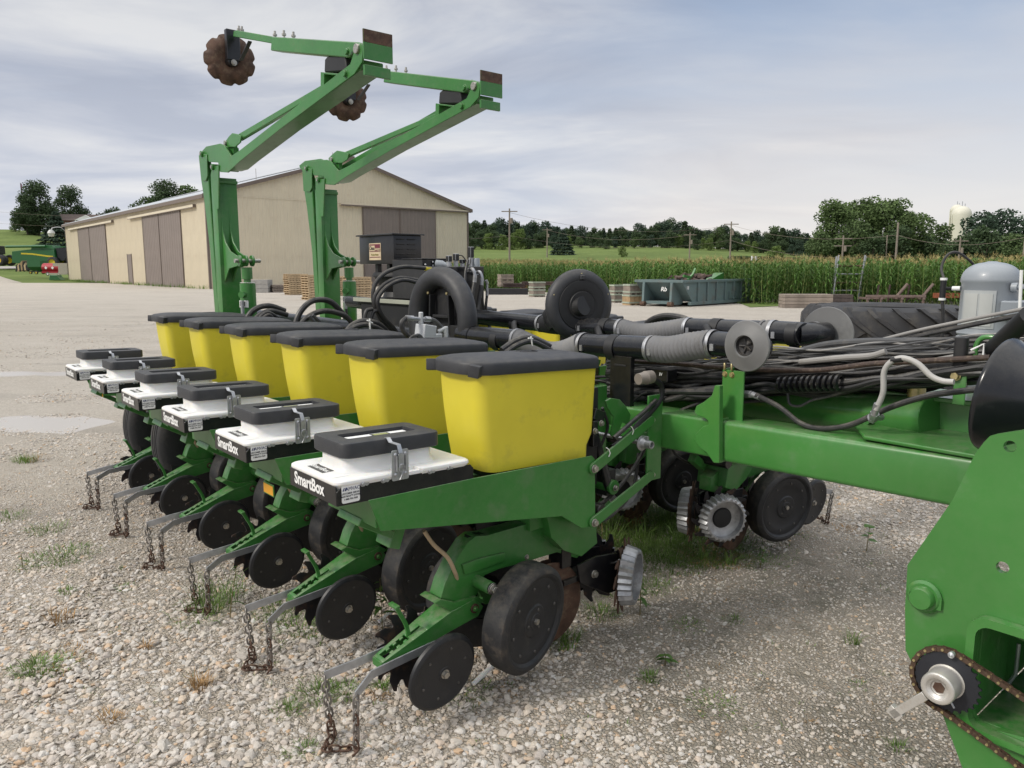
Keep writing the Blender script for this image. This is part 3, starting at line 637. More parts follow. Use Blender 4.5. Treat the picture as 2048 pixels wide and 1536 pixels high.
    for p in ((.735, -.118, 1.005), (.775, -.118, 1.035), (.80, -.125, .62), (.87, -.125, .72)): m = MB(); m.hexbolt(p, (0, -1, 0), .011, .010); m.obj('housing_bolt', BOLT, P, bevel=.001)
    for path, r_ in (([(.80, -.10, 1.1), (.86, -.08, 1.0), (.84, -.05, .88), (.92, -.02, .80)], .007), ([(.72, -.06, .62), (.85, -.09, .66), (.98, -.11, .76), (1.08, -.12, .88), (1.10, -.13, 1.0)], .009),
                     ([(.76, -.10, .56), (.88, -.12, .60), (1.0, -.12, .69), (1.06, -.10, .85)], .008)):
        m = MB(); m.tube(spline(path, 6), r_, 8); m.obj('unit_cable', HOSE, P)
    cab = [T(1228, 876, -.19), T(1262, 846, -.195), T(1290, 822, -.195), T(1312, 800, -.19)]
    m = MB(); m.tube(spline(cab, 5), .010, 8); m.obj('unit_cable', HOSE, P)
    for u, v in ((1216, 904), (1263, 860)):
        p = T(u, v, -.196); m = MB()
        m.tube([p+V((-.012, 0, .022)), p+V((0, -.004, .012)), p+V((.010, -.004, -.006)), p+V((.006, 0, -.022))], .0025, 5); m.obj('cable_tie', WHITE, P)
    return unit
unit0 = make_unit()
# ---------------------------------------------------------------- the twelve row units
near_units = [unit0]
for i in range(1, 6):
    c = copytree(unit0, planter); c.location = (0, .762*i, 0); near_units.append(c)
    for ch in c.children:      # lids and boxes never sit quite alike
        if ch.name.split('.')[0] == 'hopper_lid': ch.rotation_euler.z = R((.5, -.6, .3, .7, -.4)[i-1]); ch.location.z = (.002, 0, .003, .001, .002)[i-1]
WM, WB = 2.79, .14
for i in range(6):
    c = copytree(unit0, planter); c.location = (WM, WB+.762*i, 0); c.rotation_euler = (0, 0, pi)
    for ch in c.children:
        if ch.name.split('.')[0] in ('closing_wheel', 'spiked_closing_wheel', 'opener_disc', 'drive_coupler', 'pivot_bolt'): ch.scale = (1, -1, 1)
        if ch.name.split('.')[0] in ('row_cleaner_wheel', 'depth_band', 'row_cleaner_bracket', 'bracket_bolt'): ch.location = (-.15, 0, .04)
        if ch.name.split('.')[0] == 'closing_wheel': ch.location = (-.07, 0, .03)
# amber reflectors on rear brackets
for i, (u, v, b) in enumerate(((538, 978, 1.52), (203, 785, 3.9))):
    p = T(u, v, b-.14); m = MB(); s = .085 if i == 0 else .05
    p.z = p.z
    m.box((p.x, p.y, p.z), (.004, .13, .065)); m.k = 1; m.box((p.x-.003, p.y, p.z), (.003, .12, .052)); m.k = 0; m.box((p.x+.08, p.y+.05, p.z+.03), (.16, .012, .02))
    m.obj('amber_reflector', (GREEN, AMBER), planter, bevel=.001)

# ---------------------------------------------------------------- toolbars
def pobj(m, name, mats, **k): return m.obj(name, mats, planter, **k)
m = MB(); za, zb = TA(1434, 842, 1.132).z, TA(1434, 918, 1.132).z
def beam(y0, y1, x0, x1, z0, z1, r=.012):
    sl = .02
    m.loft([[V((x, y, z-sl*(y+.5))) for x, z in rrect(x0, x1, z0, z1, r, 3)] for y in (y0, y1)])
beam(-.50, 4.75, 1.135, 1.31, zb, za); pobj(m, 'near_toolbar', GREEN2)
m = MB(); beam(-2.6, -.496, 1.130, 1.315, zb-.008, za+.004, .02); pobj(m, 'toolbar_end_section', GREEN2)
m = MB(); beam(-2.4, 4.75, 1.52, 1.69, zb, za); pobj(m, 'far_toolbar', GREEN2)
# weld bead at the joint
m = MB(); m.tube([V((x, -.498, z)) for x, z in rrect(1.127, 1.318, zb-.011, za+.007, .02, 3)], .006, 6, closed=True); pobj(m, 'weld_seam', GREEN2)
# hooked latch plate and stub post
hk = ta2([(1434, 770), (1428, 790), (1412, 803), (1397, 811), (1393, 822), (1398, 830), (1412, 834), (1420, 840), (1422, 848), (1410, 852), (1396, 866), (1394, 880), (1402, 893), (1418, 905), (1432, 925), (1444, 925), (1444, 770)], 1.118)
m = MB(); m.prism(hk, 1.10, 1.128, 'a'); s_ = hk; pobj(m, 'transport_latch_hook', GREEN2, bevel=.003)
p0 = TA(1441, 842, 1.19); p1 = TA(1441, 738, 1.19); p2 = TA(1484, 840, 1.19)
m = MB(); m.bb(1.19, 1.20, p2.y, p0.y, za, p1.z); m.bb(1.20, 1.27, p0.y-.009, p0.y, za, p1.z+.004); pobj(m, 'stub_post', GREEN2, bevel=.002)
for du in (0, 14):
    p = TA(1449+du, 742, 1.185); m = MB(); m.hexbolt((1.19, p.y, p1.z-.02), (-1, 0, 0), .010, .008); m.tube([(1.185, p.y, p1.z+.0), (1.185, p.y, p1.z+.03)], .006, 8); pobj(m, 'stub_bolt', BRASS, bevel=.001)
# folding cylinder: big green barrel with end cap
m = MB(); c0 = TA(1862, 838, 1.44); c1 = TA(1480, 803, 1.60)
r = .088; d = (c1-c0).normalized()
m.lathe([(0, 0), (0, r-.003), (.003, r), (.98, r), (.98, 0)], c0, d, 48); m.cyl(c0+d*.22+V((-.085, 0, -.005)), c0+d*.22+V((-.125, 0, -.012)), .018, 16)
pobj(m, 'wing_fold_cylinder', GREEN2, ang=40)
m = MB(); q = TA(1830, 893, 1.36); m.prism([(1.12, q.y-.40), (1.62, q.y-.40), (1.62, q.y+.16), (1.32, q.y+.22), (1.14, q.y+.10)], za+.026, za+.040, 'z'); pobj(m, 'cylinder_lug_plate', GREEN2, bevel=.003)
m = MB(); m.cyl((1.46, c0.y+.07, za+.03), (1.46, c0.y+.07, c0.z+r+.05), .034, 24); m.cyl((1.46, c0.y+.07, za+.041), (1.46, c0.y+.07, za+.052), .05, 24); m.cyl((1.46, c0.y+.07, c0.z+r+.035), (1.46, c0.y+.07, c0.z+r+.045), .045, 24); pobj(m, 'cylinder_pin', BRASS)
m = MB(); p = TA(1820, 780, 1.5); m.bb(1.46, 1.70, -2.5, p.y+.10, p.z-.03, p.z-.01); m.bb(1.50, 1.52, -2.5, p.y, .86, p.z-.03); pobj(m, 'hinge_plate', GREEN2, bevel=.004)
m = MB(); m.bb(1.62, 1.90, -2.5, -1.35, .95, 1.09); pobj(m, 'drawbar_beam', GREEN2, bevel=.008)
m = MB(); a0 = TA(1905, 792, 1.30); a1 = TA(1934, 742, 1.30); m.bb(1.30, 1.31, a1.y, a0.y, a0.z-.03, a1.z); m.tube(spline([(1.34, a1.y-.01, a1.z+.02), (1.34, a1.y-.01, a1.z+.09), (1.34, a1.y-.03, a1.z+.12), (1.34, a1.y-.07, a1.z+.12), (1.34, a1.y-.10, a1.z+.09), (1.34, a1.y-.10, a1.z-.05)], 4), .010, 8); pobj(m, 'hose_bracket', GREEN2, bevel=.002)
m = MB(); p = TA(1911, 752, 1.295); m.hexbolt(p, (-1, 0, 0), .014, .012); pobj(m, 'bracket_nut', BRASS, bevel=.001)
m = MB(); p = TA(1922, 700, 1.32); m.loft([[p+V((x, y, z)) for x, y in rrect(-.018, .018, -.022, .022, .012, 3)] for z in (-.09, .03, .045)]); pobj(m, 'hose_holder', BLKM)
m = MB(); q0, q1, q2, q3 = TA(1942, 700, 1.3), TA(1968, 688, 1.3), TA(1966, 715, 1.3), TA(1940, 712, 1.3); m.tube([q0, q1, q2], .004, 6); pobj(m, 'white_clip', WHITE)

# ---------------------------------------------------------------- drive end plate with sprocket and chain
pa = .62
def circ(u, v, rr, n=20): p = TA(u, v, pa); return [(p.y+rr*cos(2*pi*i/n), p.z+rr*sin(2*pi*i/n)) for i in range(n)]
ou = ta2([(1968, 884), (1980, 872), (1995, 868), (2048, 860), (2420, 800), (2420, 1500), (2048, 1475), (1950, 1450), (1888, 1436), (1826, 1330), (1811, 1300), (1810, 1215), (1815, 1130), (1905, 1000), (1950, 908)], pa)
w0 = TA(1962, 1236, pa); w1 = TA(2048, 1494, pa); wb = TA(1956, 1440, pa)
wy0, wy1, wz0, wz1 = -2.35, w0.y, wb.z-.01, w0.z-.008
win = rrect(wy0, wy1, wz0, wz1, .035, 5)
m = MB(); m.prism(ou, pa, pa+.022, 'a', holes=[circ(2020, 893, .016), circ(2005, 1135, .0165), win]); pobj(m, 'drive_end_plate', GREEN2, ang=30)
m = MB(); m.prism(rrect(wy0-.02, wy1+.022, wz0-.02, wz1+.024, .05, 5), pa-.035, pa-.002, 'a', holes=[win]); pobj(m, 'window_frame', GREEN2, ang=30)
m = MB()
m.bb(pa+.024, 1.10, wy1, wy1+.008, wz0, wz1); m.bb(pa+.024, 1.10, wy0, wy1-.002, wz1, wz1+.008); m.bb(pa+.024, 1.10, wy0, wy1-.002, wz0-.008, wz0); m.bb(1.09, 1.10, wy0, wy1-.002, wz0+.002, wz1-.002)
pobj(m, 'drive_tube', GREEN, bevel=.001)
m = MB(); q = TA(2030, 1360, .9); m.tube([q+V((0, 0, .12)), q+V((0, 0, .02)), q+V((0, .03, -.05))], .006, 8); pobj(m, 'cotter_pin', GALV)
lo = ta2([(1884, 1430), (1925, 1540), (1960, 1620), (2420, 1700), (2420, 1500), (2048, 1478), (1950, 1452)], pa)
m = MB(); m.prism(lo, pa+.004, pa+.026, 'a'); pobj(m, 'lower_leg_plate', GREEN2, ang=30)
m = MB(); p = TA(1850, 1192, pa)
m.lathe([(0, .048), (.008, .050), (.016, .042), (.016, .035), (.030, .0345), (.038, .030), (.040, 0)], (pa, p.y, p.z), (-1, 0, 0), 24); m.box((pa-.006, p.y-.04, p.z-.01), (.012, .02, .034), (0, 0, 0)); pobj(m, 'pivot_boss', GREEN2, ang=40)
sc_ = TA(1893, 1362, pa-.05); n = 26; rs = .092
m = MB(); pts = []
for i in range(n):
    for (f, rr) in ((0, rs-.009), (.3, rs-.006), (.42, rs), (.58, rs), (.7, rs-.006)): a = 2*pi*(i+f)/n; pts.append((sc_.y+rr*cos(a), sc_.z+rr*sin(a)))
m.prism(pts, sc_.x-.003, sc_.x+.003, 'a'); pobj(m, 'sprocket', mat('dark_steel', (.035, .037, .045), .5, metal=.5, var=.2, dirt=(.12, .08, .05), dirt_amt=.3), ang=30)
m = MB()
hx = sc_.x-.004
m.lathe([(0, .050), (.0, .046), (.060, .046), (.064, .043), (.064, .030), (.060, .029), (.056, .021), (.050, .0205), (.050, 0)], (hx, sc_.y, sc_.z), (-1, 0, 0), 32, cap=False)
e = V((hx-.045, sc_.y, sc_.z)); t_ = TA(1786, 1428, hx-.045)
m.strip([e+(t_-e)*.28, e+(t_-e)*.55, e+(t_-e)*.78, t_], .022, .024, up=(1, 0, 0)); m.box(t_-(t_-e)*.06, (.022, .040, .030), (R(28), 0, 0))
pobj(m, 'drive_clutch_handle', mat('bright_cast', (.62, .60, .56), .4, metal=.6, var=.12, dirt=(.3, .22, .16), dirt_amt=.3, dirt_s=20), ang=40, bevel=.001)
m = MB(); m.cyl((hx-.052, sc_.y, sc_.z), (hx+.10, sc_.y, sc_.z), .0165, 6); m.cyl((hx+.004, sc_.y, sc_.z), (pa, sc_.y, sc_.z), .022, 12); pobj(m, 'hex_drive_shaft', RUST, ang=30)
m = MB(); p = V((hx-.03, sc_.y-.025, sc_.z-.036)); m.cyl(p, p+V((0, -.012, -.018)), .003, 8); p = TA(1905, 1308, sc_.x-.01); m.lathe([(0, .009), (.012, .009), (.016, 0)], p, (-1, 0, 0), 12); pobj(m, 'grease_fitting', GALV)
# roller chain round the sprocket and away to the right
cp = []; rc = rs+.002
def cpt(a): return V((sc_.x, sc_.y+rc*cos(a), sc_.z+rc*sin(a)))
ta = R(180-48); tb = R(-110)    # in the (b, z) plane with b to the left
ends_t = TA(2160, 1470, sc_.x); ends_b = TA(2160, 1620, sc_.x)
pit = .0254
a = R(112)
arcpts = []
while a > R(-98): arcpts.append(cpt(a)); a -= pit/rc
topl = [arcpts[0].lerp(ends_t, i/14)+V((0, 0, -.004*sin(pi*i/14))) for i in range(14, 0, -1)]
st0 = [arcpts[0]+(ends_t-arcpts[0]).normalized()*pit*i for i in range(16, 0, -1)]
st1 = [arcpts[-1]+(ends_b-arcpts[-1]).normalized()*pit*i for i in range(1, 17)]
cp = st0+arcpts+st1
m = MB()
for i in range(len(cp)-1):
    p, q = cp[i], cp[i+1]; d = (q-p).normalized(); up = V((1, 0, 0)).cross(d); w_ = .007 if i % 2 else .0045
    for sx in (-1, 1):
        ring = []
        for t in range(12):
            aa = 2*pi*t/12; x = cos(aa); ring.append((p+q)/2+d*(x*.0085+(pit/2 if x > 0 else -pit/2))+up*(.0085*sin(aa)*(1 if abs(x) > .3 else .75)))
        s0 = V((sx*w_, 0, 0)); m.loft([[r_+s0 for r_ in ring], [r_+s0+V((sx*.0016, 0, 0)) for r_ in ring]])
    m.cyl(p+V((-.0115, 0, 0)), p+V((.0115, 0, 0)), .0040, 8, k=1)
CH2 = mat('brown_roller_chain', (.10, .065, .045), .5, metal=.5, var=.3, vs=40, dirt=(.05, .03, .02), dirt_amt=.5, dirt_s=30)
pobj(m, 'roller_chain', (CH2, BRASS), ang=40)
# black rubber cone behind the plate
m = MB(); ap = V((-.06, -1.0, -.14)).normalized(); cc = TA(2000, 790, .95)
m.lathe([(-.006, .168), (-.010, .176), (-.002, .180), (.006, .177), (.05, .150), (.12, .105), (.19, .06), (.21, .0)], cc, ap, 56, cap=False); m.lathe([(-.006, .168), (.05, .132), (.15, .05), (.17, 0)], cc, ap, 48, cap=False)
pobj(m, 'black_rubber_cone', PIPE, ang=50)
m = MB(); m.cyl(cc+ap*.15, cc+ap*.6, .05, 20); pobj(m, 'cone_spigot', BLKM)

# ---------------------------------------------------------------- air ducts
def duct(name, a, px, r, mm=PIPE, n=24, sp=False):
    P = [TA(u, v, a) if not isinstance(u, V) else u for u, v in px]; m = MB(); m.tube(spline(P, 6) if sp else P, r, n); return pobj(m, name, mm)
def corr(name, a, px, r, per=.023, mm=GREYP):
    P = spline([TA(u, v, a) for u, v in px], 30); L_ = [0]
    for i in range(1, len(P)): L_.append(L_[-1]+(P[i]-P[i-1]).length)
    nn = int(L_[-1]/per)*4; Q = []; rr = []
    j = 0
    for i in range(nn+1):
        s = L_[-1]*i/nn
        while j < len(P)-2 and L_[j+1] < s: j += 1
        t = (s-L_[j])/max(1e-6, L_[j+1]-L_[j]); Q.append(P[j].lerp(P[j+1], t)); rr.append(r*(1+(.11, .0, -.11, .0)[i % 4]))
    m = MB(); m.tube(Q, rr, 22); return pobj(m, name, mm, ang=75)
def clampring(a, u, v, r, d=(0, 1, 0)):
    p = TA(u, v, a); d = V(d).normalized(); m = MB(); m.lathe([(-.007, r), (-.009, r+.004), (.009, r+.004), (.007, r)], p, d, 28, cap=False); m.box(p+V((-.6, -.35, .2)).normalized()*(r+.009)+V((0, 0, -r*.5)), (.016, .018, .03)); pobj(m, 'hose_clamp', ALU, ang=40)
ra = .060
duct('air_duct', 1.2, [(946, 672), (1034, 680)], ra*1.02); clampring(1.2, 1036, 679, ra*1.0)
corr('flexible_duct', 1.2, [(1034, 679), (1062, 692), (1095, 706), (1130, 704), (1166, 689)], ra*1.0)
clampring(1.2, 1169, 689, ra); duct('air_duct', 1.2, [(1166, 689), (1302, 697)], ra*.98); clampring(1.2, 1303, 697, ra)
corr('flexible_duct', 1.2, [(1302, 697), (1340, 699), (1385, 692), (1426, 687)], ra*.98); clampring(1.2, 1427, 687, ra*.98)
pe = TA(1426, 687, 1.2); pc = TA(1494, 692, 1.075)
m = MB(); m.tube(spline([pe+V((0, .02, 0)), pe+V((0, -.10, 0)), V((1.19, pc.y+.02, pe.z-.003)), V((1.13, pc.y, pc.z)), V((1.078, pc.y, pc.z))], 6), [ra*.94]*25, 24); pobj(m, 'duct_elbow', PIPE, ang=50)
def cap(c, d, R_, name='duct_inlet_disc'):
    m = MB(); m.lathe([(-.004, R_*.98), (0, R_), (.006, R_*.97), (.010, R_*.80), (.022, R_*.52), (.024, R_*.43), (.018, R_*.39)], c, d, 56, cap=False); m.lathe([(-.004, R_*.98), (-.004, .0)], c, d, 40, cap=False)
    m.k = 1; m.lathe([(.018, R_*.39), (.004, R_*.34), (.000, R_*.20), (.006, R_*.08), (-.002, 0)], c, d, 24, cap=False)
    for i_ in range(5): a_ = i_*1.26; m.tube([V(c)+V(d).normalized()*.005, V(c)+V(d).normalized()*.008+V((0, cos(a_), sin(a_)))*R_*.28], .004, 5)
    pobj(m, name, (GREYD, RUB), ang=35)
cap(V((1.075, pc.y, pc.z)), (-1, .0, 0), .107)
for u in (1232, 1000):
    p = TA(u, 695 if u > 1100 else 680, 1.2); m = MB(); s = 1 if u > 1100 else .8
    m.lathe([(-.028, ra+.001), (-.028, ra+.006), (.028, ra+.006), (.028, ra+.001)], p, (0, 1, 0), 28, cap=False); pobj(m, 'duct_saddle', BLKM, ang=40)
q0, q1 = TA(1222, 718, 1.16), TA(1263, 718, 1.16)
m = MB(); m.bb(1.155, 1.185, q1.y, q0.y, za-.02, q0.z+.02); m.k = 1; m.bb(1.152, 1.1545, q1.y+.03, q0.y-.03, q0.z-.03, q0.z-.02); pobj(m, 'duct_support_post', (BLK, BLKM), bevel=.003)
m = MB(); m.bb(1.22, 1.26, .95, 1.02, za, 1.2); pobj(m, 'duct_support_post', BLK, bevel=.003)
duct('air_duct', 1.2, [(836, 672), (700, 655), (560, 637), (505, 630)], ra*.95); clampring(1.2, 760, 663, ra)
# far wing duct
fa = 1.6; rf = .052
duct('air_duct', fa, [(700, 603), (900, 628), (1082, 647)], rf); clampring(fa, 1083, 647, rf); clampring(fa, 1163, 652, rf)
duct('air_duct', fa, [(1160, 652), (1240, 657)], rf); clampring(fa, 1242, 657, rf); corr('flexible_duct', fa, [(1240, 657), (1285, 667), (1330, 663), (1378, 656)], rf, .021); clampring(fa, 1378, 656, rf)
duct('air_duct', fa, [(1376, 656), (1530, 663)], rf); corr('flexible_duct', fa, [(1526, 663), (1546, 664)], rf, .02); clampring(fa, 1547, 664, rf*1.05)
p = TA(1546, 664, fa); pc = TA(1640, 668, fa+.10)
m = MB(); m.tube(spline([p, p+V((0, -.14, 0)), V((fa+.005, pc.y+.06, pc.z)), V((fa+.05, pc.y+.01, pc.z)), V((fa+.125, pc.y-.02, pc.z))], 6), rf*1.05, 24); pobj(m, 'duct_elbow', PIPE, ang=50)
cap(V((fa+.13, pc.y-.02, pc.z)), (1, .03, 0), .127); clampring(fa+.09, 1628, 668, rf*1.05, (1, -.1, 0))
for u, v in ((1035, 650), (1213, 656), (1435, 659), (1590, 668)):
    p = TA(u, v, fa); m = MB(); m.lathe([(-.025, rf+.001), (-.025, rf+.005), (.025, rf+.005), (.025, rf+.001)], p, (0, 1, 0), 24, cap=False); m.bb(fa-.012, fa+.012, p.y-.02, p.y+.02, p.z-.14, p.z-rf+.002); pobj(m, 'duct_saddle', BLKM, ang=40)
for u, v in ((1033, 652), (1200, 662), (1418, 662)):   # down-spouts to the rows
    p = TA(u, v, fa-.05); m = MB(); m.tube(spline([p+V((.04, .03, .01)), p+V((-.02, .0, .015)), p+V((-.06, -.06, -.03)), p+V((-.06, -.12, -.12))], 5), .020, 12); pobj(m, 'duct_spout', BLKM)

# ---------------------------------------------------------------- fans
def fan_ring(c, Rr, rt, sx=1., sz=1.):
    P = [c+V((0, Rr*cos(t)*sx, Rr*sin(t)*sz)) for t in [2*pi*i/48 for i in range(48)]]; return P
fc = TA(884, 648, 1.2)
m = MB()
pts = []
for i in range(49):
    t = R(-62)+R(304)*i/48; pts.append(fc+V((.0, .262*cos(t)*(1.0+.06*(i/48.)), .245*sin(t)*1.12+.03)))
P_ = pts
nn = len(P_); rrs = [.058+.022*(1-i/(nn-1)) for i in range(nn)]
m.tube(P_, rrs, 18)
m.tube([P_[0], P_[0]+V((0, -.02, -.16)), P_[0]+V((0, -.03, -.26))], [.072, .07, .068], 18)
pobj(m, 'fan_volute', LID, ang=60)
m = MB(); m.cyl(fc+V((.055, 0, .03)), fc+V((.02, 0, .03)), .265, 40); m.bb(1.17, 1.235, fc.y-.24, fc.y+.25, fc.z-.32, fc.z-.0)
for y, h in ((.09, .22), (-.11, .22)): m.strip([fc+V((-.01, y, .19)), fc+V((-.01, y*1.25, -.30))], .05, .012, up=(1, 0, 0))
m.box(fc+V((.0, -.01, .05)), (.05, .17, .02)); m.box(fc+V((.0, -.01, -.09)), (.05, .2, .015))
pobj(m, 'fan_housing', BLKM, bevel=.004)
for dy, dz in ((.11, .20), (-.10, .20), (.2, .02)):
    m = MB(); m.lathe([(0, .011), (.006, .009), (.008, 0)], fc+V((-.03, dy, dz)), (-1, 0, 0), 10); pobj(m, 'fan_screw', BRASS)
duct('fan_outlet', 1.2, [(925, 668), (948, 672)], ra*1.08)
# far fan
fc2 = TA(1157, 610, fa); m = MB()
d = V((-.35, -.94, 0)).normalized()
m.lathe([(-.06, .0), (-.06, .17), (-.03, .205), (.0, .215), (.03, .207), (.045, .18), (.048, .155), (.042, .145), (.042, 0)], fc2, d, 56, cap=False); pobj(m, 'fan_housing', LID, ang=50)
m = MB(); m.lathe([(.042, .150), (.05, .146), (.054, .10), (.05, .085), (.058, .08), (.058, 0)], fc2, d, 44, cap=False); pobj(m, 'fan_cover', BLKM, ang=35)
s1 = V((-d.y, d.x, 0))
for an in (90, 20, 160, 250, -40):
    m = MB(); m.lathe([(0, .008), (.005, .006), (.006, 0)], fc2+d*.036+(s1*cos(R(an))+V((0, 0, 1))*sin(R(an)))*.185, d, 8); pobj(m, 'fan_screw', BRASS)
m = MB(); m.box(fc2+d*.044+V((0, 0, .165)), (.03, .03, .028), (0, 0, math.atan2(d.y, d.x)), k=0); pobj(m, 'fan_emblem', LID, bevel=.004)
pL, pR = TA(1085, 648, fa), TA(1163, 652, fa); pt = fc2+d*.075+V((0, 0, -.0))
m = MB(); mid = (pL+pR)/2+V((-.02, 0, -.01))
secs = [(pL, rf, rf), (pL.lerp(mid, .45)+V((0, 0, .015)), rf*1.1, rf*1.3), (mid+V((0, 0, .055)), rf*1.35, rf*2.0), (pR.lerp(mid, .5)+V((0, 0, .03)), rf*1.2, rf*1.6), (pR, rf, rf)]
m.loft([[c+V((rx*cos(2*pi*j/22), 0, rz*sin(2*pi*j/22))) for j in range(22)] for c, rx, rz in secs])
m.tube(spline([mid+V((0, 0, .02)), mid+V((-.02, .02, .08)), pt], 5), [rf*1.5-.002*i for i in range(11)], 18); pobj(m, 'fan_outlet', BLKM, ang=60)
m = MB(); m.bb(fa-.04, fa+.06, fc2.y-.12, fc2.y+.12, .95, fc2.z-.15); pobj(m, 'fan_stand', BLK, bevel=.004)

# ---------------------------------------------------------------- air system cabinet, valve block and frame in the middle
def pbox(name, mm, a, px0, px1, depth, bev=.004, w=None):
    """upright box: its near face (normal -b) spans the pixels u0..u1 at distance b, extends 'depth' away"""
CA = 1.45
def facebox(name, mm, b, u0, v0, u1, v1, depth, bev=.004):
    p, q = T(u0, v1, b), T(u1, v0, b); m = MB(); m.bb(p.x, q.x, b, b+depth, p.z, q.z); return pobj(m, name, mm, bevel=bev), p, q
# cabinet: seen across its -a side (left, with the label) and its -b side (right, with louvres)
bC = 2.80; cR0, cR1 = T(788, 528, bC), T(836, 471, bC)
aC = cR0.x; cl_ = TA(719, 500, aC)
m = MB(); m.bb(aC, cR1.x+.03, bC, cl_.y, cR0.z, cR1.z); pobj(m, 'control_cabinet', BLK, bevel=.006, seg=2)
m = MB(); m.bb(aC-.02, cR1.x+.05, bC-.02, cl_.y+.02, cR1.z, cR1.z+.012); pobj(m, 'cabinet_lid', BLK, bevel=.002)
for i in range(5):
    for j in range(2):
        m = MB(); zz_ = cR0.z+.035+(cR1.z-cR0.z-.07)*i/4.; w_ = (cR1.x-aC); m.prism([(aC+w_*(.10+.45*j), zz_), (aC+w_*(.42+.45*j), zz_), (aC+w_*(.42+.45*j), zz_+.006), (aC+w_*(.10+.45*j), zz_+.006)], bC-.010, bC+.001); pobj(m, 'louvre', BLK, bevel=.002)
l0, l1 = TA(762, 520, aC-.003), TA(738, 487, aC-.003)
m = MB(); m.bb(aC-.003, aC-.0005, l0.y, l1.y, l0.z, l1.z); m.k = 1; m.bb(aC-.0045, aC-.003, l0.y+.008, l1.y-.008, (l0.z+l1.z)/2, l1.z-.008); m.bb(aC-.0045, aC-.003, l0.y+.008, l1.y-.008, l0.z+.02, l0.z+.026); m.k = 0; m.bb(aC-.0055, aC-.0045, (l0.y+l1.y)/2-.0, l1.y-.014, (l0.z*.3+l1.z*.7)-.022, (l0.z*.3+l1.z*.7)+.022)
pobj(m, 'cabinet_label', (CREAM, MAROON), smooth=False)
lw = l1.y-l0.y
text('cabinet_lettering', 'Clean', .042, INK, planter, frameM((aC-.0065, l1.y-lw*.28, l0.z*.3+l1.z*.7), (0, -1, 0), (0, 0, 1)), .0006, sx=.85)
text('cabinet_lettering', 'Sweep', .042, CREAM, planter, frameM((aC-.0065, l1.y-lw*.72, l0.z*.3+l1.z*.7-.006), (0, -1, 0), (0, 0, 1)), .0006, sx=.85)
text('cabinet_lettering', 'Precision Planting', .020, mat('olive_lettering', (.25, .22, .05), .5), planter, frameM((aC-.0065, (l0.y+l1.y)/2, l0.z*.68+l1.z*.32), (0, -1, 0), (0, 0, 1)), .0004, sx=.8)
# cabinet legs, hopper-shaped compressor shroud, shelf
m = MB(); m.bb(aC+.05, aC+.09, bC+.15, bC+.19, cR0.z-.14, cR0.z); m.bb(aC+.05, aC+.09, cl_.y-.2, cl_.y-.16, cR0.z-.14, cR0.z); pobj(m, 'cabinet_leg', BLK, bevel=.003)
p = TA(757, 600, aC+.1)
m = MB(); prof = [(0, .20), (.16, .20), (.17, .17), (.21, .155), (.25, .19), (.33, .235), (.335, .25), (.35, .25), (.37, .235), (.375, .0)]
m.lathe([(0, .0)]+prof, (aC+.25, p.y-.15, p.z-.14), (0, 0, 1), 32, cap=False); pobj(m, 'compressor_shroud', BLKM, ang=40)
m = MB(); sz = TA(757, 601, aC).z; m.bb(aC-.03, aC-.01, bC-.55, cl_.y+.08, sz-.016, sz+.016); pobj(m, 'equipment_shelf', mat('pale_plate', (.36, .37, .30), .5, var=.1), bevel=.002)
m = MB(); m.bb(aC-.01, aC+.5, bC-.5, cl_.y+.05, sz-.03, sz-.014); m.bb(aC+.0, aC+.4, bC-.2, cl_.y, .98, sz-.03); pobj(m, 'equipment_base', BLKM, bevel=.004)
o, p, q = facebox('relay_box', BLK, 2.40, 846, 519, 893, 600, .42)
b_ = TA(804, 560, p.x)
m = MB(); m.bb(p.x-.005, q.x+.01, 2.395, b_.y, q.z, q.z+.008); pobj(m, 'relay_box_lid', BLK, bevel=.002)
m = MB(); t = T(872, 527, 2.39); m.lathe([(0, .0), (0, .028), (.05, .03), (.07, .02), (.12, .018)], t, (.6, -.8, -.15), 14); pobj(m, 'cable_connector', STEELG)
for u, v in ((866, 524), (866, 531), (851, 529)):
    t = T(u, v, 2.39); m = MB(); m.lathe([(0, .008), (.004, .006), (.005, 0)], t, (0, -1, 0), 8); pobj(m, 'box_screw', GALV)
# valve block
o, p, q = facebox('valve_block', BLK, 2.0, 905, 533, 968, 640, .50)
for u, h in ((898, .075), (912, .09), (942, .14), (953, .06), (925, .05)):
    t = T(u, 533, 2.05); m = MB(); m.cyl((t.x, 2.05, t.z-.003), (t.x, 2.05, t.z+h*.45), .017, 12); m.k = 1; m.bb(t.x-.016, t.x+.016, 2.032, 2.068, t.z+h*.45, t.z+h); pobj(m, 'solenoid_valve', (GALV, BLKM), bevel=.002)
t = T(953, 533, 2.03); m = MB(); m.lathe([(0, .026), (.05, .024), (.06, .02), (.06, 0)], t, (0, 0, 1), 14); pobj(m, 'breather_cap', STEELG)
def fitting(pts, r, name='steel_fitting'):
    m = MB(); m.tube(spline(pts, 5), r, 10); m.cyl(pts[0], pts[0]+(pts[1]-pts[0]).normalized()*.03, r*1.35, 6); m.cyl(pts[-1], pts[-1]+(pts[-2]-pts[-1]).normalized()*.05, r*1.25, 12); pobj(m, name, ALU)
def hose(name, pts, r, mm=HOSE, n=10, k=8):
    m = MB(); m.tube(spline(pts, k), r, n); return pobj(m, name, mm)
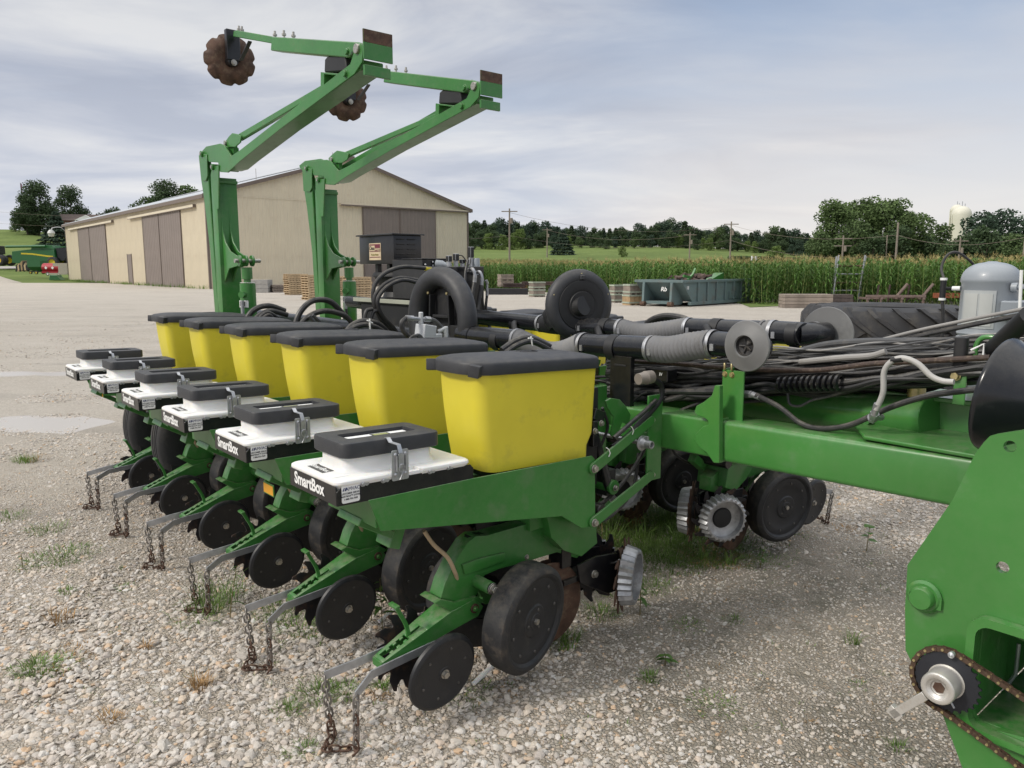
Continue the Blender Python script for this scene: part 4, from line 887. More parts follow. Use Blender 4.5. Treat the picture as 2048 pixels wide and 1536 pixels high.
for (u, v, du) in ((941, 541, 5), (955, 547, 3)):
    b0 = 1.93; A_ = T(u-5, v, b0+.06); B_ = T(u+4, v-3, b0); C_ = T(u+9, v+10, b0-.02); D_ = T(u+8, v+24, b0-.02)
    fitting([A_, B_, C_, D_], .012); hose('hydraulic_hose', [D_, T(u+2, v+60, b0-.03), T(u-2, v+100, b0-.05), T(u+6, v+150, b0-.05)], .016)
A_ = T(974, 566, 1.9); fitting([A_+V((-.01, 0, .02)), A_, A_+V((0, 0, -.06)), A_+V((0, 0, -.09))], .009); hose('hydraulic_hose', [A_+V((0, 0, -.08)), T(972, 620, 1.9), T(980, 660, 1.9)], .010)
hose('hydraulic_hose', [T(962, 570, 1.94), T(968, 620, 1.94), T(985, 668, 1.92)], .010)
hose('valve_cable', [T(936, 520, 1.97), T(931, 545, 1.95), T(930, 575, 1.93), T(926, 600, 1.93)], .010)
hose('valve_cable', [T(912, 512, 2.05), T(925, 512, 2.03), T(938, 530, 2.02), T(942, 512, 2.05)], .004)
# looping hoses over the compressor
bb_ = 2.15
for i, pts in enumerate(([(882, 539), (845, 536), (805, 534), (772, 545), (752, 565), (746, 590), (752, 620), (775, 650), (800, 690)],
                         [(835, 560), (800, 556), (770, 568), (752, 588), (750, 610), (762, 640), (785, 665), (800, 690)],
                         [(838, 566), (805, 560), (775, 573), (757, 595), (757, 615), (768, 635), (790, 660), (808, 692)])):
    hose('hydraulic_hose', [T(u, v, bb_-.03*i) for u, v in pts], .0145)
t0, t1 = T(862, 538, bb_), T(850, 537, bb_); m = MB(); m.tube([t0, t1], .0158, 12); pobj(m, 'yellow_hose_tape', YELLOW)
A_ = T(880, 539, bb_); m = MB(); m.cyl(A_, A_+V((.06, 0, .0)), .014, 12); m.cyl(A_+V((.06, 0, 0)), A_+V((.085, 0, .004)), .019, 6); pobj(m, 'steel_fitting', ALU)
# fan motor with its tee and grey lines, in front of the fan
b1 = 1.30
m = MB(); p = T(851, 665, b1); m.box(p, (.10, .08, .09), (0, R(10), .2)); m.box(p+V((.06, 0, -.035)), (.08, .06, .05)); m.cyl(p+V((-.03, 0, .05)), p+V((-.03, 0, .12)), .014, 12); m.cyl(p+V((.09, 0, .0)), p+V((.13, -.02, .02)), .014, 12); m.cyl(p+V((.13, -.02, .03)), p+V((.13, -.02, -.06)), .015, 12)
pobj(m, 'fan_motor', mat('bare_aluminium', (.55, .56, .57), .45, metal=.4, var=.1), bevel=.004)
tt = T(843, 638, b1); m = MB(); m.cyl(T(814, 636, b1), T(860, 639, b1), .011, 12); m.cyl(T(812, 636, b1), T(826, 637, b1), .017, 12); m.cyl(tt, tt+V((0, 0, -.05)), .013, 8); m.cyl(T(850, 638, b1), T(860, 639, b1), .017, 6); pobj(m, 'steel_fitting', ALU)
hose('hydraulic_hose', [T(813, 636, b1), T(804, 645, b1), T(806, 660, b1), T(820, 675, b1), T(833, 690, b1)], .015)
hose('grey_hydraulic_hose', [T(858, 639, b1), T(868, 641, b1), T(880, 652, b1), T(892, 668, b1), T(902, 690, b1)], .014, HOSEG)
for i in range(3): hose('drain_line', [T(819+4*i, 684, b1-.1), T(822+5*i, 675-2*i, b1-.1), T(833+4*i, 672, b1-.1), T(848+3*i, 690, b1-.1)], .008, HOSEG if i else HOSE)
# hose arches over the toolbar (rows have vacuum and hydraulic lines)
def arch(b, pts, r, mm=HOSE, nm='arched_hose'): return hose(nm, [T(u, v, b) for u, v in pts], r, mm)
arch(3.4, [(487, 662), (497, 632), (515, 616), (540, 612), (570, 622)], .022); arch(3.35, [(500, 650), (516, 633), (540, 622), (575, 630)], .020)
arch(3.2, [(515, 640), (535, 625), (560, 640), (572, 660)], .014); arch(3.18, [(512, 650), (538, 630), (555, 655), (565, 668)], .014)
arch(2.7, [(588, 660), (600, 625), (625, 602), (660, 603), (690, 632)], .021); arch(2.65, [(590, 665), (615, 635), (650, 622), (690, 632), (710, 655)], .020)
arch(2.6, [(625, 630), (640, 645), (650, 665)], .012, HOSEG); arch(2.6, [(618, 632), (632, 650), (640, 668)], .012, HOSEG)
arch(2.0, [(690, 668), (705, 650), (730, 642), (760, 650), (785, 676)], .019); arch(1.97, [(686, 672), (708, 655), (735, 650), (765, 662), (782, 685)], .018)
arch(2.1, [(728, 642), (733, 622), (745, 618)], .013); arch(2.1, [(741, 642), (746, 625), (756, 620)], .013)
m = MB(); p = T(735, 646, 1.98); m.tube([p+V((0, -.03, .03)), p+V((0, -.03, -.04))], .006, 6); m.tube([p+V((-.02, -.03, .02)), p+V((.02, -.03, .0))], .005, 6); pobj(m, 'cable_tie', WHITE)
arch(.62, [(1003, 700), (1030, 682), (1058, 676), (1090, 688), (1118, 704)], .016); arch(.60, [(1010, 706), (1035, 690), (1060, 683), (1085, 692), (1108, 706)], .015)
m = MB(); p = T(1057, 680, .6); m.tube([p+V((0, -.02, .02)), p+V((.01, -.02, -.03))], .004, 6); m.tube([p+V((-.02, -.02, .012)), p+V((.012, -.02, .008))], .004, 6); pobj(m, 'cable_tie', WHITE)
hose('arched_hose', [TA(u, v, 1.75) for u, v in ((1288, 655), (1303, 640), (1330, 632), (1365, 636), (1392, 650))], .018)
hose('arched_hose', [TA(u, v, 1.77) for u, v in ((1294, 657), (1312, 645), (1338, 638), (1365, 643), (1385, 656))], .016)

# ---------------------------------------------------------------- the bundle of hoses and cables between the wings
rb = random.Random(11)
US = (1215, 1290, 1370, 1450, 1540, 1640, 1750, 1850, 1940, 2060, 2200)
def bundle_path(f, g, wob):
    P = []
    for i, u in enumerate(US):
        t = (u-1215)/800.
        v0 = 728-24*t-20*t*t; v1 = 792-12*t-18*t*t
        v = v0+(v1-v0)*f+rb.uniform(-wob, wob); P.append(TA(u, v, 1.34+.22*g+.02*rb.uniform(-1, 1)))
    return P
for i in range(64):
    f = rb.random(); g = rb.random(); r_ = rb.choice((.006, .008, .010, .012, .015, .018))
    mm = rb.choice((HOSE, HOSE, HOSE, HOSEG, HOSE, BLKM, BLKM)) if f > .35 else rb.choice((HOSE, HOSEG, HOSEG, HOSE, BLKM))
    hose('bundled_hose', bundle_path(f, g, 8+9*rb.random()), r_, mm, 8, 6)
for i in range(9):    # thin lines that bow away
    f = rb.uniform(-.25, .2); hose('thin_line', bundle_path(f, .2, 9), .004, HOSEW if i % 3 == 0 else HOSEG, 6, 6)
for k in range(8): hose('loom_strand', [TA(u+rb.uniform(-8, 8), v+rb.uniform(-11, 11), 1.29+.03*rb.random()) for u, v in ((1250, 796), (1330, 790), (1420, 786), (1520, 778), (1600, 776), (1690, 770), (1760, 762), (1880, 752), (2000, 735))], rb.choice((.008, .010, .013)), rb.choice((HOSE, BLKM, HOSE)), 8)
m = MB()
for i in range(11):
    p = TA(1562+i*11.5, 768-i*.3, 1.275); m.lathe([(-.006, .022), (-.006, .033), (.006, .036), (.010, .024)], p, (0, -1, .03), 14, cap=False)
pobj(m, 'corrugated_loom', BLK, ang=40)
hose('twisted_braid_hose', [TA(u, v, 1.29) for u, v in ((1240, 722), (1340, 727), (1440, 735), (1540, 740), (1640, 740), (1740, 728), (1850, 722), (1980, 715))], .011, mat('braided_hose', (.05, .03, .022), .6, var=.4, vs=50, dirt=(.25, .2, .14), dirt_amt=.35, dirt_s=60))
hose('grey_hydraulic_hose', [TA(u, v, 1.5) for u, v in ((1500, 712), (1580, 706), (1650, 690), (1720, 684), (1800, 683), (1900, 683))], .016, HOSEG)
hose('grey_hydraulic_hose', [TA(u, v, 1.5) for u, v in ((1560, 716), (1640, 708), (1720, 697), (1820, 696), (1905, 699))], .014, HOSEG)
hose('grey_hydraulic_hose', [TA(u, v, 1.33) for u, v in ((1600, 724), (1680, 716), (1740, 712), (1772, 703))], .013, HOSEW)
hose('thin_line', [TA(u, v, 1.33) for u, v in ((1600, 741), (1700, 746), (1780, 738), (1850, 722), (1950, 704))], .0055, HOSEW)
for du, dv, r_, mm in ((0, 0, .007, HOSEW), (6, 8, .006, HOSE), (0, 12, .009, HOSE)):
    hose('thin_line', [TA(u+du, v+dv, 1.55) for u, v in ((1600, 715), (1690, 697), (1760, 680), (1840, 660), (1925, 642), (2060, 615))], r_, mm)
hose('slack_black_hose', [TA(u, v, 1.22) for u, v in ((1512, 790), (1560, 815), (1600, 846), (1640, 857), (1700, 850), (1780, 815), (1850, 793), (1900, 785), (1960, 778))], .0115)
t = TA(1505, 789, 1.23); m = MB(); m.cyl(t, TA(1520, 795, 1.22), .013, 12); m.cyl(TA(1490, 788, 1.24), t, .017, 6); pobj(m, 'steel_fitting', ALU)
lp = [TA(u, v, 1.16) for u, v in ((1752, 820), (1766, 785), (1768, 745), (1782, 724), (1805, 716), (1835, 727), (1862, 752), (1885, 762), (1908, 764))]
hose('pale_looped_hose', lp, .0105, mat('light_grey_hose', (.40, .39, .37), .45, var=.12, dirt=(.2, .18, .15), dirt_amt=.3, dirt_s=20), 12)
m = MB(); m.cyl(TA(1755, 808, 1.16), TA(1748, 830, 1.17), .013, 12); m.cyl(TA(1750, 826, 1.17), TA(1744, 840, 1.20), .017, 6); m.cyl(TA(1762, 834, 1.28), TA(1742, 834, 1.18), .014, 12); pobj(m, 'steel_fitting', ALU)
m = MB(); m.lathe([(-.02, .0108), (-.02, .0116), (.02, .0116), (.02, .0108)], TA(1794, 719, 1.16), (0, -1, .2), 12, cap=False); pobj(m, 'hose_sleeve', BLKM)
hose('cable_loop', [TA(u, v, 1.33) for u, v in ((1575, 786), (1580, 808), (1600, 812), (1625, 800), (1660, 792), (1690, 782))], .006, HOSEG)
# connector pair and junction box beside the support post
m = MB(); p = TA(1328, 752, 1.25); m.bb(1.25, 1.33, p.y-.02, p.y+.12, p.z-.03, p.z+.03); pobj(m, 'junction_box', BLK, bevel=.004)
text('box_marking', 'I IV     IV', .022, WHITE, planter, frameM((1.249, p.y+.05, p.z+.006), (0, -1, 0), (0, 0, 1)), .0004)
c_ = T(1285, 757, -.17); m = MB(); m.lathe([(0, 0), (0, .026), (.04, .028), (.045, .032), (.085, .030), (.095, .02)], c_+V((-.03, 0, 0)), (1, -.1, .05), 16); pobj(m, 'grey_connector', mat('taupe_plastic', (.20, .175, .15), .5, var=.1), ang=40)
hose('connector_cable', [T(u, v, -.18) for u, v in ((1306, 757), (1322, 770), (1322, 795), (1305, 820), (1280, 845), (1258, 870), (1225, 895))], .013, BLKM)
for i in range(10):
    y = .9-i*.13; hose('cross_line', [V((1.18, y, .98+.01*(i % 3))), V((1.28, y-.05, 1.05+.02*(i % 4))), V((1.40, y-.15, 1.10)), V((1.5, y-.3, 1.12))], .008, HOSE, 6, 4)

# ---------------------------------------------------------------- air tank
tk = TA(1978, 600, 1.9); m = MB(); Rk = .109; tz = lambda v: TA(1978, v, 1.9).z
zt, zs_, zb_ = tz(527), tz(561), tz(672)
prof = [(0, 0), (0, Rk*.96), (.012, Rk*1.02), (.020, Rk*.99), (zs_-zb_-.012, Rk*.97), (zs_-zb_-.004, Rk*1.02), (zs_-zb_+.006, Rk*1.01)]
for i in range(1, 9): t = i/8*pi/2; prof.append((zs_-zb_+.006+(zt-zs_)*sin(t), Rk*1.0*max(.0, cos(t))**.8))
m.lathe(prof, (1.9, tk.y, zb_), (0, 0, 1), 48, cap=False); pobj(m, 'air_tank', STEELG, ang=45)
m = MB(); m.lathe([(-.01, .03), (.004, .028), (.009, .015), (.009, 0)], (1.9, tk.y, zt), (0, 0, 1), 18); pobj(m, 'tank_plug', STEELG)
vd = V((-3.6, -1.2, 0)).normalized(); s1 = V((-vd.y, vd.x, 0))
def curved(a0, a1, z0, z1, rr, mm, nm):
    m = MB(); n = 8; rg = []
    for i in range(n+1):
        a = R(a0+(a1-a0)*i/n); dr = vd*cos(a)+s1*sin(a); c = V((1.9, tk.y, 0)); rg.append([c+dr*rr+V((0, 0, z0)), c+dr*(rr+.002)+V((0, 0, z0)), c+dr*(rr+.002)+V((0, 0, z1)), c+dr*rr+V((0, 0, z1))])
    m.loft(rg); pobj(m, nm, mm, ang=30)
curved(-58, 12, tz(655), tz(580), Rk*.992, mat('pale_tank_plate', (.40, .42, .42), .45, var=.06), 'tank_plate'); curved(-52, -22, tz(650), tz(586), Rk*.992+.0022, WHITE if 0 else mat('tank_decal', (.46, .47, .45), .5, var=.1), 'tank_decal'); curved(-18, 6, tz(650), tz(586), Rk*.992+.0022, MATS['tank_decal'], 'tank_decal')
m = MB(); p = V((1.9, tk.y, 0))+vd*Rk*.7-s1*(-.11); z0 = tz(628); cbx = V((1.9, tk.y, (tz(598)+z0)/2))+vd*.09+s1*.11
m.box(cbx, (.16, .14, tz(600)-z0), (0, 0, math.atan2(vd.y, vd.x))); pobj(m, 'tank_bracket', STEELG, bevel=.004)
m = MB(); m.bb(1.82, 1.98, tk.y-.09, tk.y+.09, zb_-.04, zb_); m.bb(1.86, 1.94, tk.y-.04, tk.y+.04, 1.06, zb_-.04); pobj(m, 'tank_stand', STEELG, bevel=.003)
pf = TA(1905, 577, 1.85); ps = TA(1886, 577, 1.82)
m = MB(); m.cyl(TA(1921, 577, 1.85), pf, .010, 12); m.k = 1; m.cyl(pf, ps, .007, 8); m.cyl(ps+V((0, 0, .035)), ps+V((0, 0, -.045)), .012, 12); m.k = 0; m.cyl(ps+V((0, 0, .035)), ps+V((0, 0, .045)), .014, 12); m.cyl(ps+V((0, 0, -.04)), ps+V((0, 0, -.05)), .014, 12); pobj(m, 'valve_fitting', (WHITE, BLKM), ang=40)
m = MB(); m.cyl(TA(2024, 575, 1.85), TA(2036, 575, 1.85), .02, 12); m.cyl(TA(2036, 575, 1.85), TA(2048, 573, 1.85), .01, 10); pobj(m, 'tank_port', STEELG)
m = MB(); m.cyl(TA(2043, 540, 1.75), TA(2038, 650, 1.75), .006, 10); pobj(m, 'white_pipe', WHITE)
hose('air_line', [ps+V((0, 0, -.04)), TA(1886, 630, 1.82), TA(1884, 690, 1.82)], .007); hose('air_line', [ps+V((0, 0, .04)), TA(1883, 535, 1.84), TA(1895, 510, 1.86), TA(1915, 505, 1.9), TA(1940, 522, 2.0), TA(1955, 540, 2.05)], .0055)
m = MB(); m.cyl(TA(2060, 630, 1.2), TA(1985, 700, 1.35), .032, 16); pobj(m, 'black_conduit', BLKM)

# ---------------------------------------------------------------- raised row markers
def make_marker():
    a = .80; w_ = .185
    c0 = TA(446, 625, a); ct = TA(441, 352, a); root = MB()
    root.bb(a, a+w_, c0.y, c0.y+.12, .60, ct.z-.0)
    mk = pobj(root, 'row_marker', GREEN, bevel=.006, seg=2, ang=40)
    M_ = mk
    def trace(px, aa, th, name, mm=GREEN, bev=.003, ext=1):
        m = MB(); m.prism([(p.y, p.z) for p in (TA(u, v, aa) for u, v in px)], aa, aa+th, 'a'); return m.obj(name, mm, M_, bevel=bev, seg=1)
    # side wings of the post head
    for aa in (a-.014, a+w_+.002): trace([(421, 350), (424, 335), (437, 330), (437, 418), (433, 418), (423, 372)], aa, .012, 'post_ear')
    m = MB(); m.bb(a-.004, a+w_+.004, c0.y-.014, c0.y-.002, ct.z-.05, ct.z-.02); m.obj('post_strap', GREEN, M_, bevel=.004)
    # curved gusset down to the cylinder clevis
    gb = c0.y
    g = [(gb, 2.25), (gb-.01, 2.05), (gb-.06, 1.95), (gb-.16, 1.87), (gb-.33, 1.82), (gb-.36, 1.77), (gb-.30, 1.74), (gb-.12, 1.72), (gb, 1.60)]
    for aa in (a+.03, a+.10): m = MB(); m.prism(g, aa, aa+.012, 'a'); m.obj('cylinder_gusset', GREEN, M_, bevel=.002)
    cb = gb-.36; ca = a+w_/2
    for s in (.03, .085, .14):
        m = MB(); m.cyl((a+s-.006, cb, 1.785), (a+s+.012, cb, 1.785), .048, 20); m.obj('clevis_plate', GREEN, M_, bevel=.002)
    m = MB(); m.cyl((a-.01, cb, 1.785), (a+w_+.03, cb, 1.785), .018, 14); m.obj('clevis_pin', BOLT, M_)
    m = MB(); m.lathe([(0, .0), (0, .066), (.5, .066), (.56, .065), (.565, .058), (.565, .03), (.60, .03), (.60, .045), (.70, .045), (.70, 0)], (ca, cb, 1.03), (0, 0, 1), 32, cap=False); m.obj('marker_cylinder', GREEN, M_, ang=40)
    m = MB(); m.lathe([(0, .062), (.003, .062), (.003, .035)], (ca, cb, 1.598), (0, 0, 1), 28, cap=False); m.obj('cylinder_gland', WHITE, M_)
    m = MB(); d = V((-.8, -.6, 0)); m.cyl(V((ca, cb, 1.50))+d*.055, V((ca, cb, 1.50))+d*.11, .028, 14); m.obj('port_boss', GREEN, M_, ang=40)
    m = MB(); q = V((ca, cb, 1.45))+d*.095; m.cyl(q+V((0, 0, 0)), q+V((0, 0, -.12)), .015, 12); m.obj('port_fitting', ALU, M_)
    m = MB(); m.tube(spline([q+V((0, 0, -.10)), q+V((0, .01, -.2)), q+V((-.05, .15, -.30)), q+V((-.10, .4, -.38))], 6), .013, 8); m.obj('cylinder_hose', HOSE, M_)
    m = MB(); q = V((ca, cb, 1.42))+d*.068
    m.loft([[q+V((0, 0, 0))+V((-d.y, d.x, 0))*x+V((0, 0, z))+d*e for x, z in ((-.042, -.03), (.042, -.03), (.042, .03), (-.042, .03))] for e in (0, .004)]); m.k = 1; m.loft([[q+V((-d.y, d.x, 0))*x+V((0, 0, z))+d*e for x, z in ((-.035, -.02), (.01, -.02), (.01, .02), (-.035, .02))] for e in (.0042, .006)]); m.obj('cylinder_decal', (WHITE, INK), M_, smooth=False)
    # stay link outboard
    for aa, th in ((a-.0, .045),):
        trace([(397, 312), (399, 303), (408, 303), (414, 330), (416, 352), (425, 470), (434, 590), (441, 630), (430, 632), (420, 500), (408, 400), (402, 360)], aa, th, 'stay_link', bev=.006)
    trace([(400, 306), (413, 309), (415, 352), (411, 362), (404, 361)], a+.05, .012, 'link_clevis'); trace([(400, 306), (413, 309), (415, 352), (411, 362), (404, 361)], a-.014, .012, 'link_clevis')
    for (u, v) in ((403, 308), (425, 334)):
        p = TA(u, v, a-.02); m = MB(); m.cyl((a-.03, p.y, p.z), (a+w_+.02, p.y, p.z), .026, 18); m.k = 1; m.cyl((a-.036, p.y, p.z), (a-.03, p.y, p.z), .014, 12); m.obj('pivot_pin', (GREEN, BOLT), M_, ang=40)
    # inner boom with its knuckle
    trace([(402, 304), (412, 293), (440, 287), (447, 290), (462, 312), (480, 300), (700, 128), (712, 92), (722, 86), (726, 95), (724, 124), (708, 148), (560, 258), (480, 322), (455, 345), (440, 344), (436, 325), (418, 324), (413, 312), (405, 313)], a-.004, .014, 'boom_side_plate', bev=.002)
    trace([(402, 304), (412, 293), (440, 287), (447, 290), (462, 312), (480, 300), (700, 128), (712, 92), (722, 86), (726, 95), (724, 124), (708, 148), (560, 258), (480, 322), (455, 345), (440, 344), (436, 325), (418, 324), (413, 312), (405, 313)], a+w_-.012, .014, 'boom_side_plate', bev=.002)
    trace([(455, 317), (480, 303), (700, 131), (722, 118), (722, 139), (560, 256), (480, 319), (460, 336), (446, 340)], a+.011, w_-.024, 'boom', bev=.006)
    trace([(414, 296), (438, 290), (441, 292), (442, 320), (438, 323), (417, 322)], a+.011, w_-.024, 'boom_knuckle', bev=.006)
    # upper tie link
    trace([(449, 284), (458, 272), (464, 266), (474, 268), (482, 272), (480, 285), (470, 294), (458, 294), (450, 291)], a+.03, .012, 'tie_clevis'); trace([(449, 284), (458, 272), (464, 266), (474, 268), (482, 272), (480, 285), (470, 294), (458, 294), (450, 291)], a+.085, .012, 'tie_clevis')
    trace([(470, 277), (474, 269), (642, 170), (652, 166), (655, 176), (640, 184), (478, 281)], a+.045, .036, 'tie_link', bev=.005)
    p = TA(452, 286, a+.03); m = MB(); m.cyl((a+.015, p.y, p.z), (a+.115, p.y, p.z), .020, 14); m.obj('tie_pin', BOLT, M_)
    p = TA(462, 290, a+.05); q = TA(468, 310, a+.05); m = MB(); m.bb(a+.05, a+.09, p.y-.04, p.y+.02, q.z, p.z); m.obj('tie_lug', GREEN, M_, bevel=.003)
    # rubber stop and its seat
    trace([(654, 112), (690, 112), (692, 142), (648, 145), (649, 118)], a+.03, .09, 'rubber_stop', BLKM, .008)
    trace([(641, 144), (688, 148), (688, 152), (648, 148), (648, 172), (641, 176)], a+.01, .13, 'stop_seat', GREEN, .002)
    # outer boom folded back over
    trace([(543, 73), (716, 84), (722, 88), (712, 104), (694, 115), (541, 101)], a+.02, .10, 'folded_boom', GREEN, .006)
    trace([(467, 62), (472, 60), (545, 73), (545, 87), (466, 73)], a+.045, .055, 'extension_bar', GREEN, .004)
    for (u, v) in ((550, 70), (568, 69), (587, 72), (478, 59), (484, 60)):
        p = TA(u, v+2, a+.07); m = MB(); m.cyl(p+V((0, 0, -.03)), p+V((0, 0, .035)), .009, 8); m.cyl(p+V((0, 0, .0)), p+V((0, 0, .014)), .016, 6); m.obj('boom_bolt', BOLT, M_)
    p = TA(716, 98, a); m = MB(); m.cyl((a-.02, p.y, p.z), (a+w_+.02, p.y, p.z), .030, 20); m.obj('boom_pivot_pin', BOLT, M_, bevel=.003)
    for (u, v) in ((697, 104), (693, 148)):
        p = TA(u, v, a); m = MB(); m.hexbolt((a-.004, p.y, p.z), (-1, 0, 0), .020, .015); m.obj('boom_nut', GREEN, M_, bevel=.002)
    # square end plate, rusty along the top
    e0, e1 = TA(729, 118, a), TA(729, 57, a); bE = e0.y; e2 = TA(729, 84, a)
    m = MB(); m.bb(a-.01, a+w_+.01, bE-.012, bE, e0.z, e2.z); m.k = 1; m.bb(a-.01, a+w_+.01, bE-.012, bE, e2.z+.0002, e1.z); m.obj('end_plate', (GREEN, RUST), M_, bevel=.001)
    e3 = TA(729, 150, a); m = MB(); m.bb(a, a+w_, bE, bE+.02, e3.z, e0.z-.03); m.obj('end_channel', GREEN, M_, bevel=.002)
    # scalloped marker disc on its bearing arm
    dc = TA(460, 119, a+.06); m = MB(); rg = []; nn = 108
    for (h, f) in ((.0, .0), (-.012, .25), (-.025, .5), (-.015, .75), (.02, 1.0)):
        rg.append([dc+V((0, 0, 0))+V(((.205*f-(.020*max(0., cos(9*2*pi*j/nn))**2.4 if f == 1 else 0))*cos(2*pi*j/nn), h, (.205*f-(.020*max(0., cos(9*2*pi*j/nn))**2.4 if f == 1 else 0))*sin(2*pi*j/nn))) for j in range(nn)])
    m.loft([[p+V((0, .004, 0)) for p in r_] for r_ in rg]+[[p for p in r_] for r_ in reversed(rg)], cap=False)
    m.xf(Matrix.Translation(dc) @ Matrix.Rotation(R(-14), 4, 'Z') @ Matrix.Translation(-dc)); m.obj('marker_disc', RUST, M_, ang=50)
    t0 = TA(478, 74, a+.07); m = MB(); m.box(((t0.x+dc.x)/2-.0, dc.y-.055, (t0.z+dc.z)/2+.03), (.11, .05, .24)); m.cyl(dc+V((0, -.07, -.02)), dc+V((0, 0, -.02)), .045, 18); m.obj('disc_bearing_arm', BLK, M_, bevel=.004)
    m = MB(); m.strip([TA(500, 83, a+.07), TA(492, 100, a+.07), TA(482, 120, a+.07)], .03, .01, up=(1, 0, 0)); m.obj('disc_scraper', BLK, M_)
    m = MB(); m.hexbolt(dc+V((.0, -.082, -.04)), (0, -1, 0), .018, .012); m.obj('hub_bolt', BOLT, M_)
    return mk
mk = make_marker()
da, db = 1.15, .31
mk2 = copytree(mk, planter); mk2.location = (da, db, 0)
for ch in mk2.children:
    if ch.name.split('.')[0] in ('marker_disc', 'disc_bearing_arm', 'disc_scraper', 'hub_bolt'): ch.location = (0, -.16, -.13)

# ---------------------------------------------------------------- transport tyres between the rows
def carry_wheel(b, a=.35, zc=.45, Rw=.50):
    m = MB(); w_ = .12
    prof = [(-w_+.02, .23), (-w_, .27), (-w_-.012, .37), (-w_, .45), (-w_+.02, Rw-.012), (-w_+.035, Rw-.002)]
    for x in (-.052, -.012, .030):   # circumferential grooves
        prof += [(x, Rw), (x+.002, Rw-.018), (x+.014, Rw-.018), (x+.016, Rw)]
    prof += [(w_-.035, Rw-.002), (w_-.02, Rw-.012), (w_, .45), (w_+.012, .37), (w_, .30), (w_-.02, .26)]
    m.lathe(prof, (0, 0, 0), (0, 1, 0), 72, cap=False)
    m.lathe([(-.115, .23), (-.118, .222), (-.09, .21), (-.03, .19), (-.02, .12), (-.06, .09), (-.06, 0)], (0, 0, 0), (0, 1, 0), 48, k=1, cap=False)
    m.lathe([(.115, .26), (.09, .24), (.03, .22), (.02, 0)], (0, 0, 0), (0, 1, 0), 40, k=1, cap=False)
    for i in range(6): an = i*pi/3; m.hexbolt((.075*cos(an), -.06, .075*sin(an)), (0, -1, 0), .012, .012, k=2)
    o = pobj(m, 'transport_wheel', (TYRE, YRIM, BOLT), ang=35, loc=(a, b, zc)); return o
for b in (3.41, 4.17): carry_wheel(b)
for b in (3.55, 4.31): carry_wheel(b, WM-.35)
# ================================================================ the land
def smooth(x, a, b): t = max(0., min(1., (x-a)/(b-a))); return t*t*(3-2*t)
def lerpt(x, tab):
    if x <= tab[0][0]: return tab[0][1]
    for (a, p), (b, q) in zip(tab, tab[1:]):
        if x <= b: return p+(q-p)*((x-a)/(b-a))
    return tab[-1][1]
LT = [(112, 0), (135, .6), (160, 2.2), (185, 5.5), (215, 10.5), (245, 14.2), (300, 15.5), (600, 17), (1500, 20)]
RT = [(95, 0), (150, 1.6), (200, 5.0), (250, 8.6), (300, 10.0), (600, 12), (1500, 16)]
def hgt(x, y):
    if y < 90: return 0.
    q = x/max(y, 1.); l = lerpt(y, LT)*(1-.22*smooth(q, -.66, -.50)); r = lerpt(y, RT)*(1-.50*smooth(q, .18, .55))
    t = smooth(q, -.42, -.2); return (l*(1-t)+r*t)+.35*mnoise.noise(V((x*.02, y*.02, 0)))*smooth(y, 120, 200)*2
def node_mat(name):
    m = bpy.data.materials.new(name); m.use_nodes = True; MATS[name] = m; return m, m.node_tree, m.node_tree.nodes['Principled BSDF']
class NT:
    def __init__(s, nt): s.nt = nt; s.N = nt.nodes; s.L = nt.links
    def n(s, t, **k):
        x = s.N.new(t)
        for a, b in k.items():
            if a[0] == '_': x.inputs[a[1:].replace('_', ' ')].default_value = b
            else: setattr(x, a, b)
        return x
    def noise(s, vec, scale, det=6, rough=.6, dist=0., out='Fac'):
        x = s.N.new('ShaderNodeTexNoise'); x.inputs['Scale'].default_value = scale; x.inputs['Detail'].default_value = det; x.inputs['Roughness'].default_value = rough; x.inputs['Distortion'].default_value = dist
        s.L.new(vec, x.inputs['Vector']); return x.outputs[out]
    def vor(s, vec, scale, out='Distance', feat='F1', rnd=1.):
        x = s.N.new('ShaderNodeTexVoronoi'); x.feature = feat; x.inputs['Scale'].default_value = scale; x.inputs['Randomness'].default_value = rnd; s.L.new(vec, x.inputs['Vector']); return x.outputs[out]
    def m(s, op, a, b=0., c=None, clamp=False):
        x = s.N.new('ShaderNodeMath'); x.operation = op; x.use_clamp = clamp
        for i, v in enumerate((a, b, c)):
            if v is None: continue
            if isinstance(v, (int, float)): x.inputs[i].default_value = v
            else: s.L.new(v, x.inputs[i])
        return x.outputs[0]
    def mr(s, v, a, b, c=0., d=1.):
        x = s.N.new('ShaderNodeMapRange'); s.L.new(v, x.inputs[0])
        for i, k in enumerate((a, b, c, d)): x.inputs[i+1].default_value = k
        return x.outputs[0]
    def mix(s, f, a, b, mode='MIX'):
        x = s.N.new('ShaderNodeMix'); x.data_type = 'RGBA'; x.blend_type = mode
        if isinstance(f, (int, float)): x.inputs[0].default_value = f
        else: s.L.new(f, x.inputs[0])
        for i, v in ((6, a), (7, b)):
            if isinstance(v, tuple): x.inputs[i].default_value = v+(1,)
            else: s.L.new(v, x.inputs[i])
        return x.outputs[2]
    def ramp(s, v, stops):
        r = s.N.new('ShaderNodeValToRGB'); s.L.new(v, r.inputs[0]); el = r.color_ramp.elements
        while len(el) < len(stops): el.new(.5)
        for e, (p, c) in zip(el, stops): e.position = p; e.color = tuple(c)+(1,)
        return r.outputs[0]
    def vmap(s, vec, sc_=(1, 1, 1), rot=0., loc=(0, 0, 0)):
        x = s.N.new('ShaderNodeMapping'); x.inputs['Scale'].default_value = sc_; x.inputs['Rotation'].default_value = (0, 0, rot); x.inputs['Location'].default_value = loc; s.L.new(vec, x.inputs[0]); return x.outputs[0]

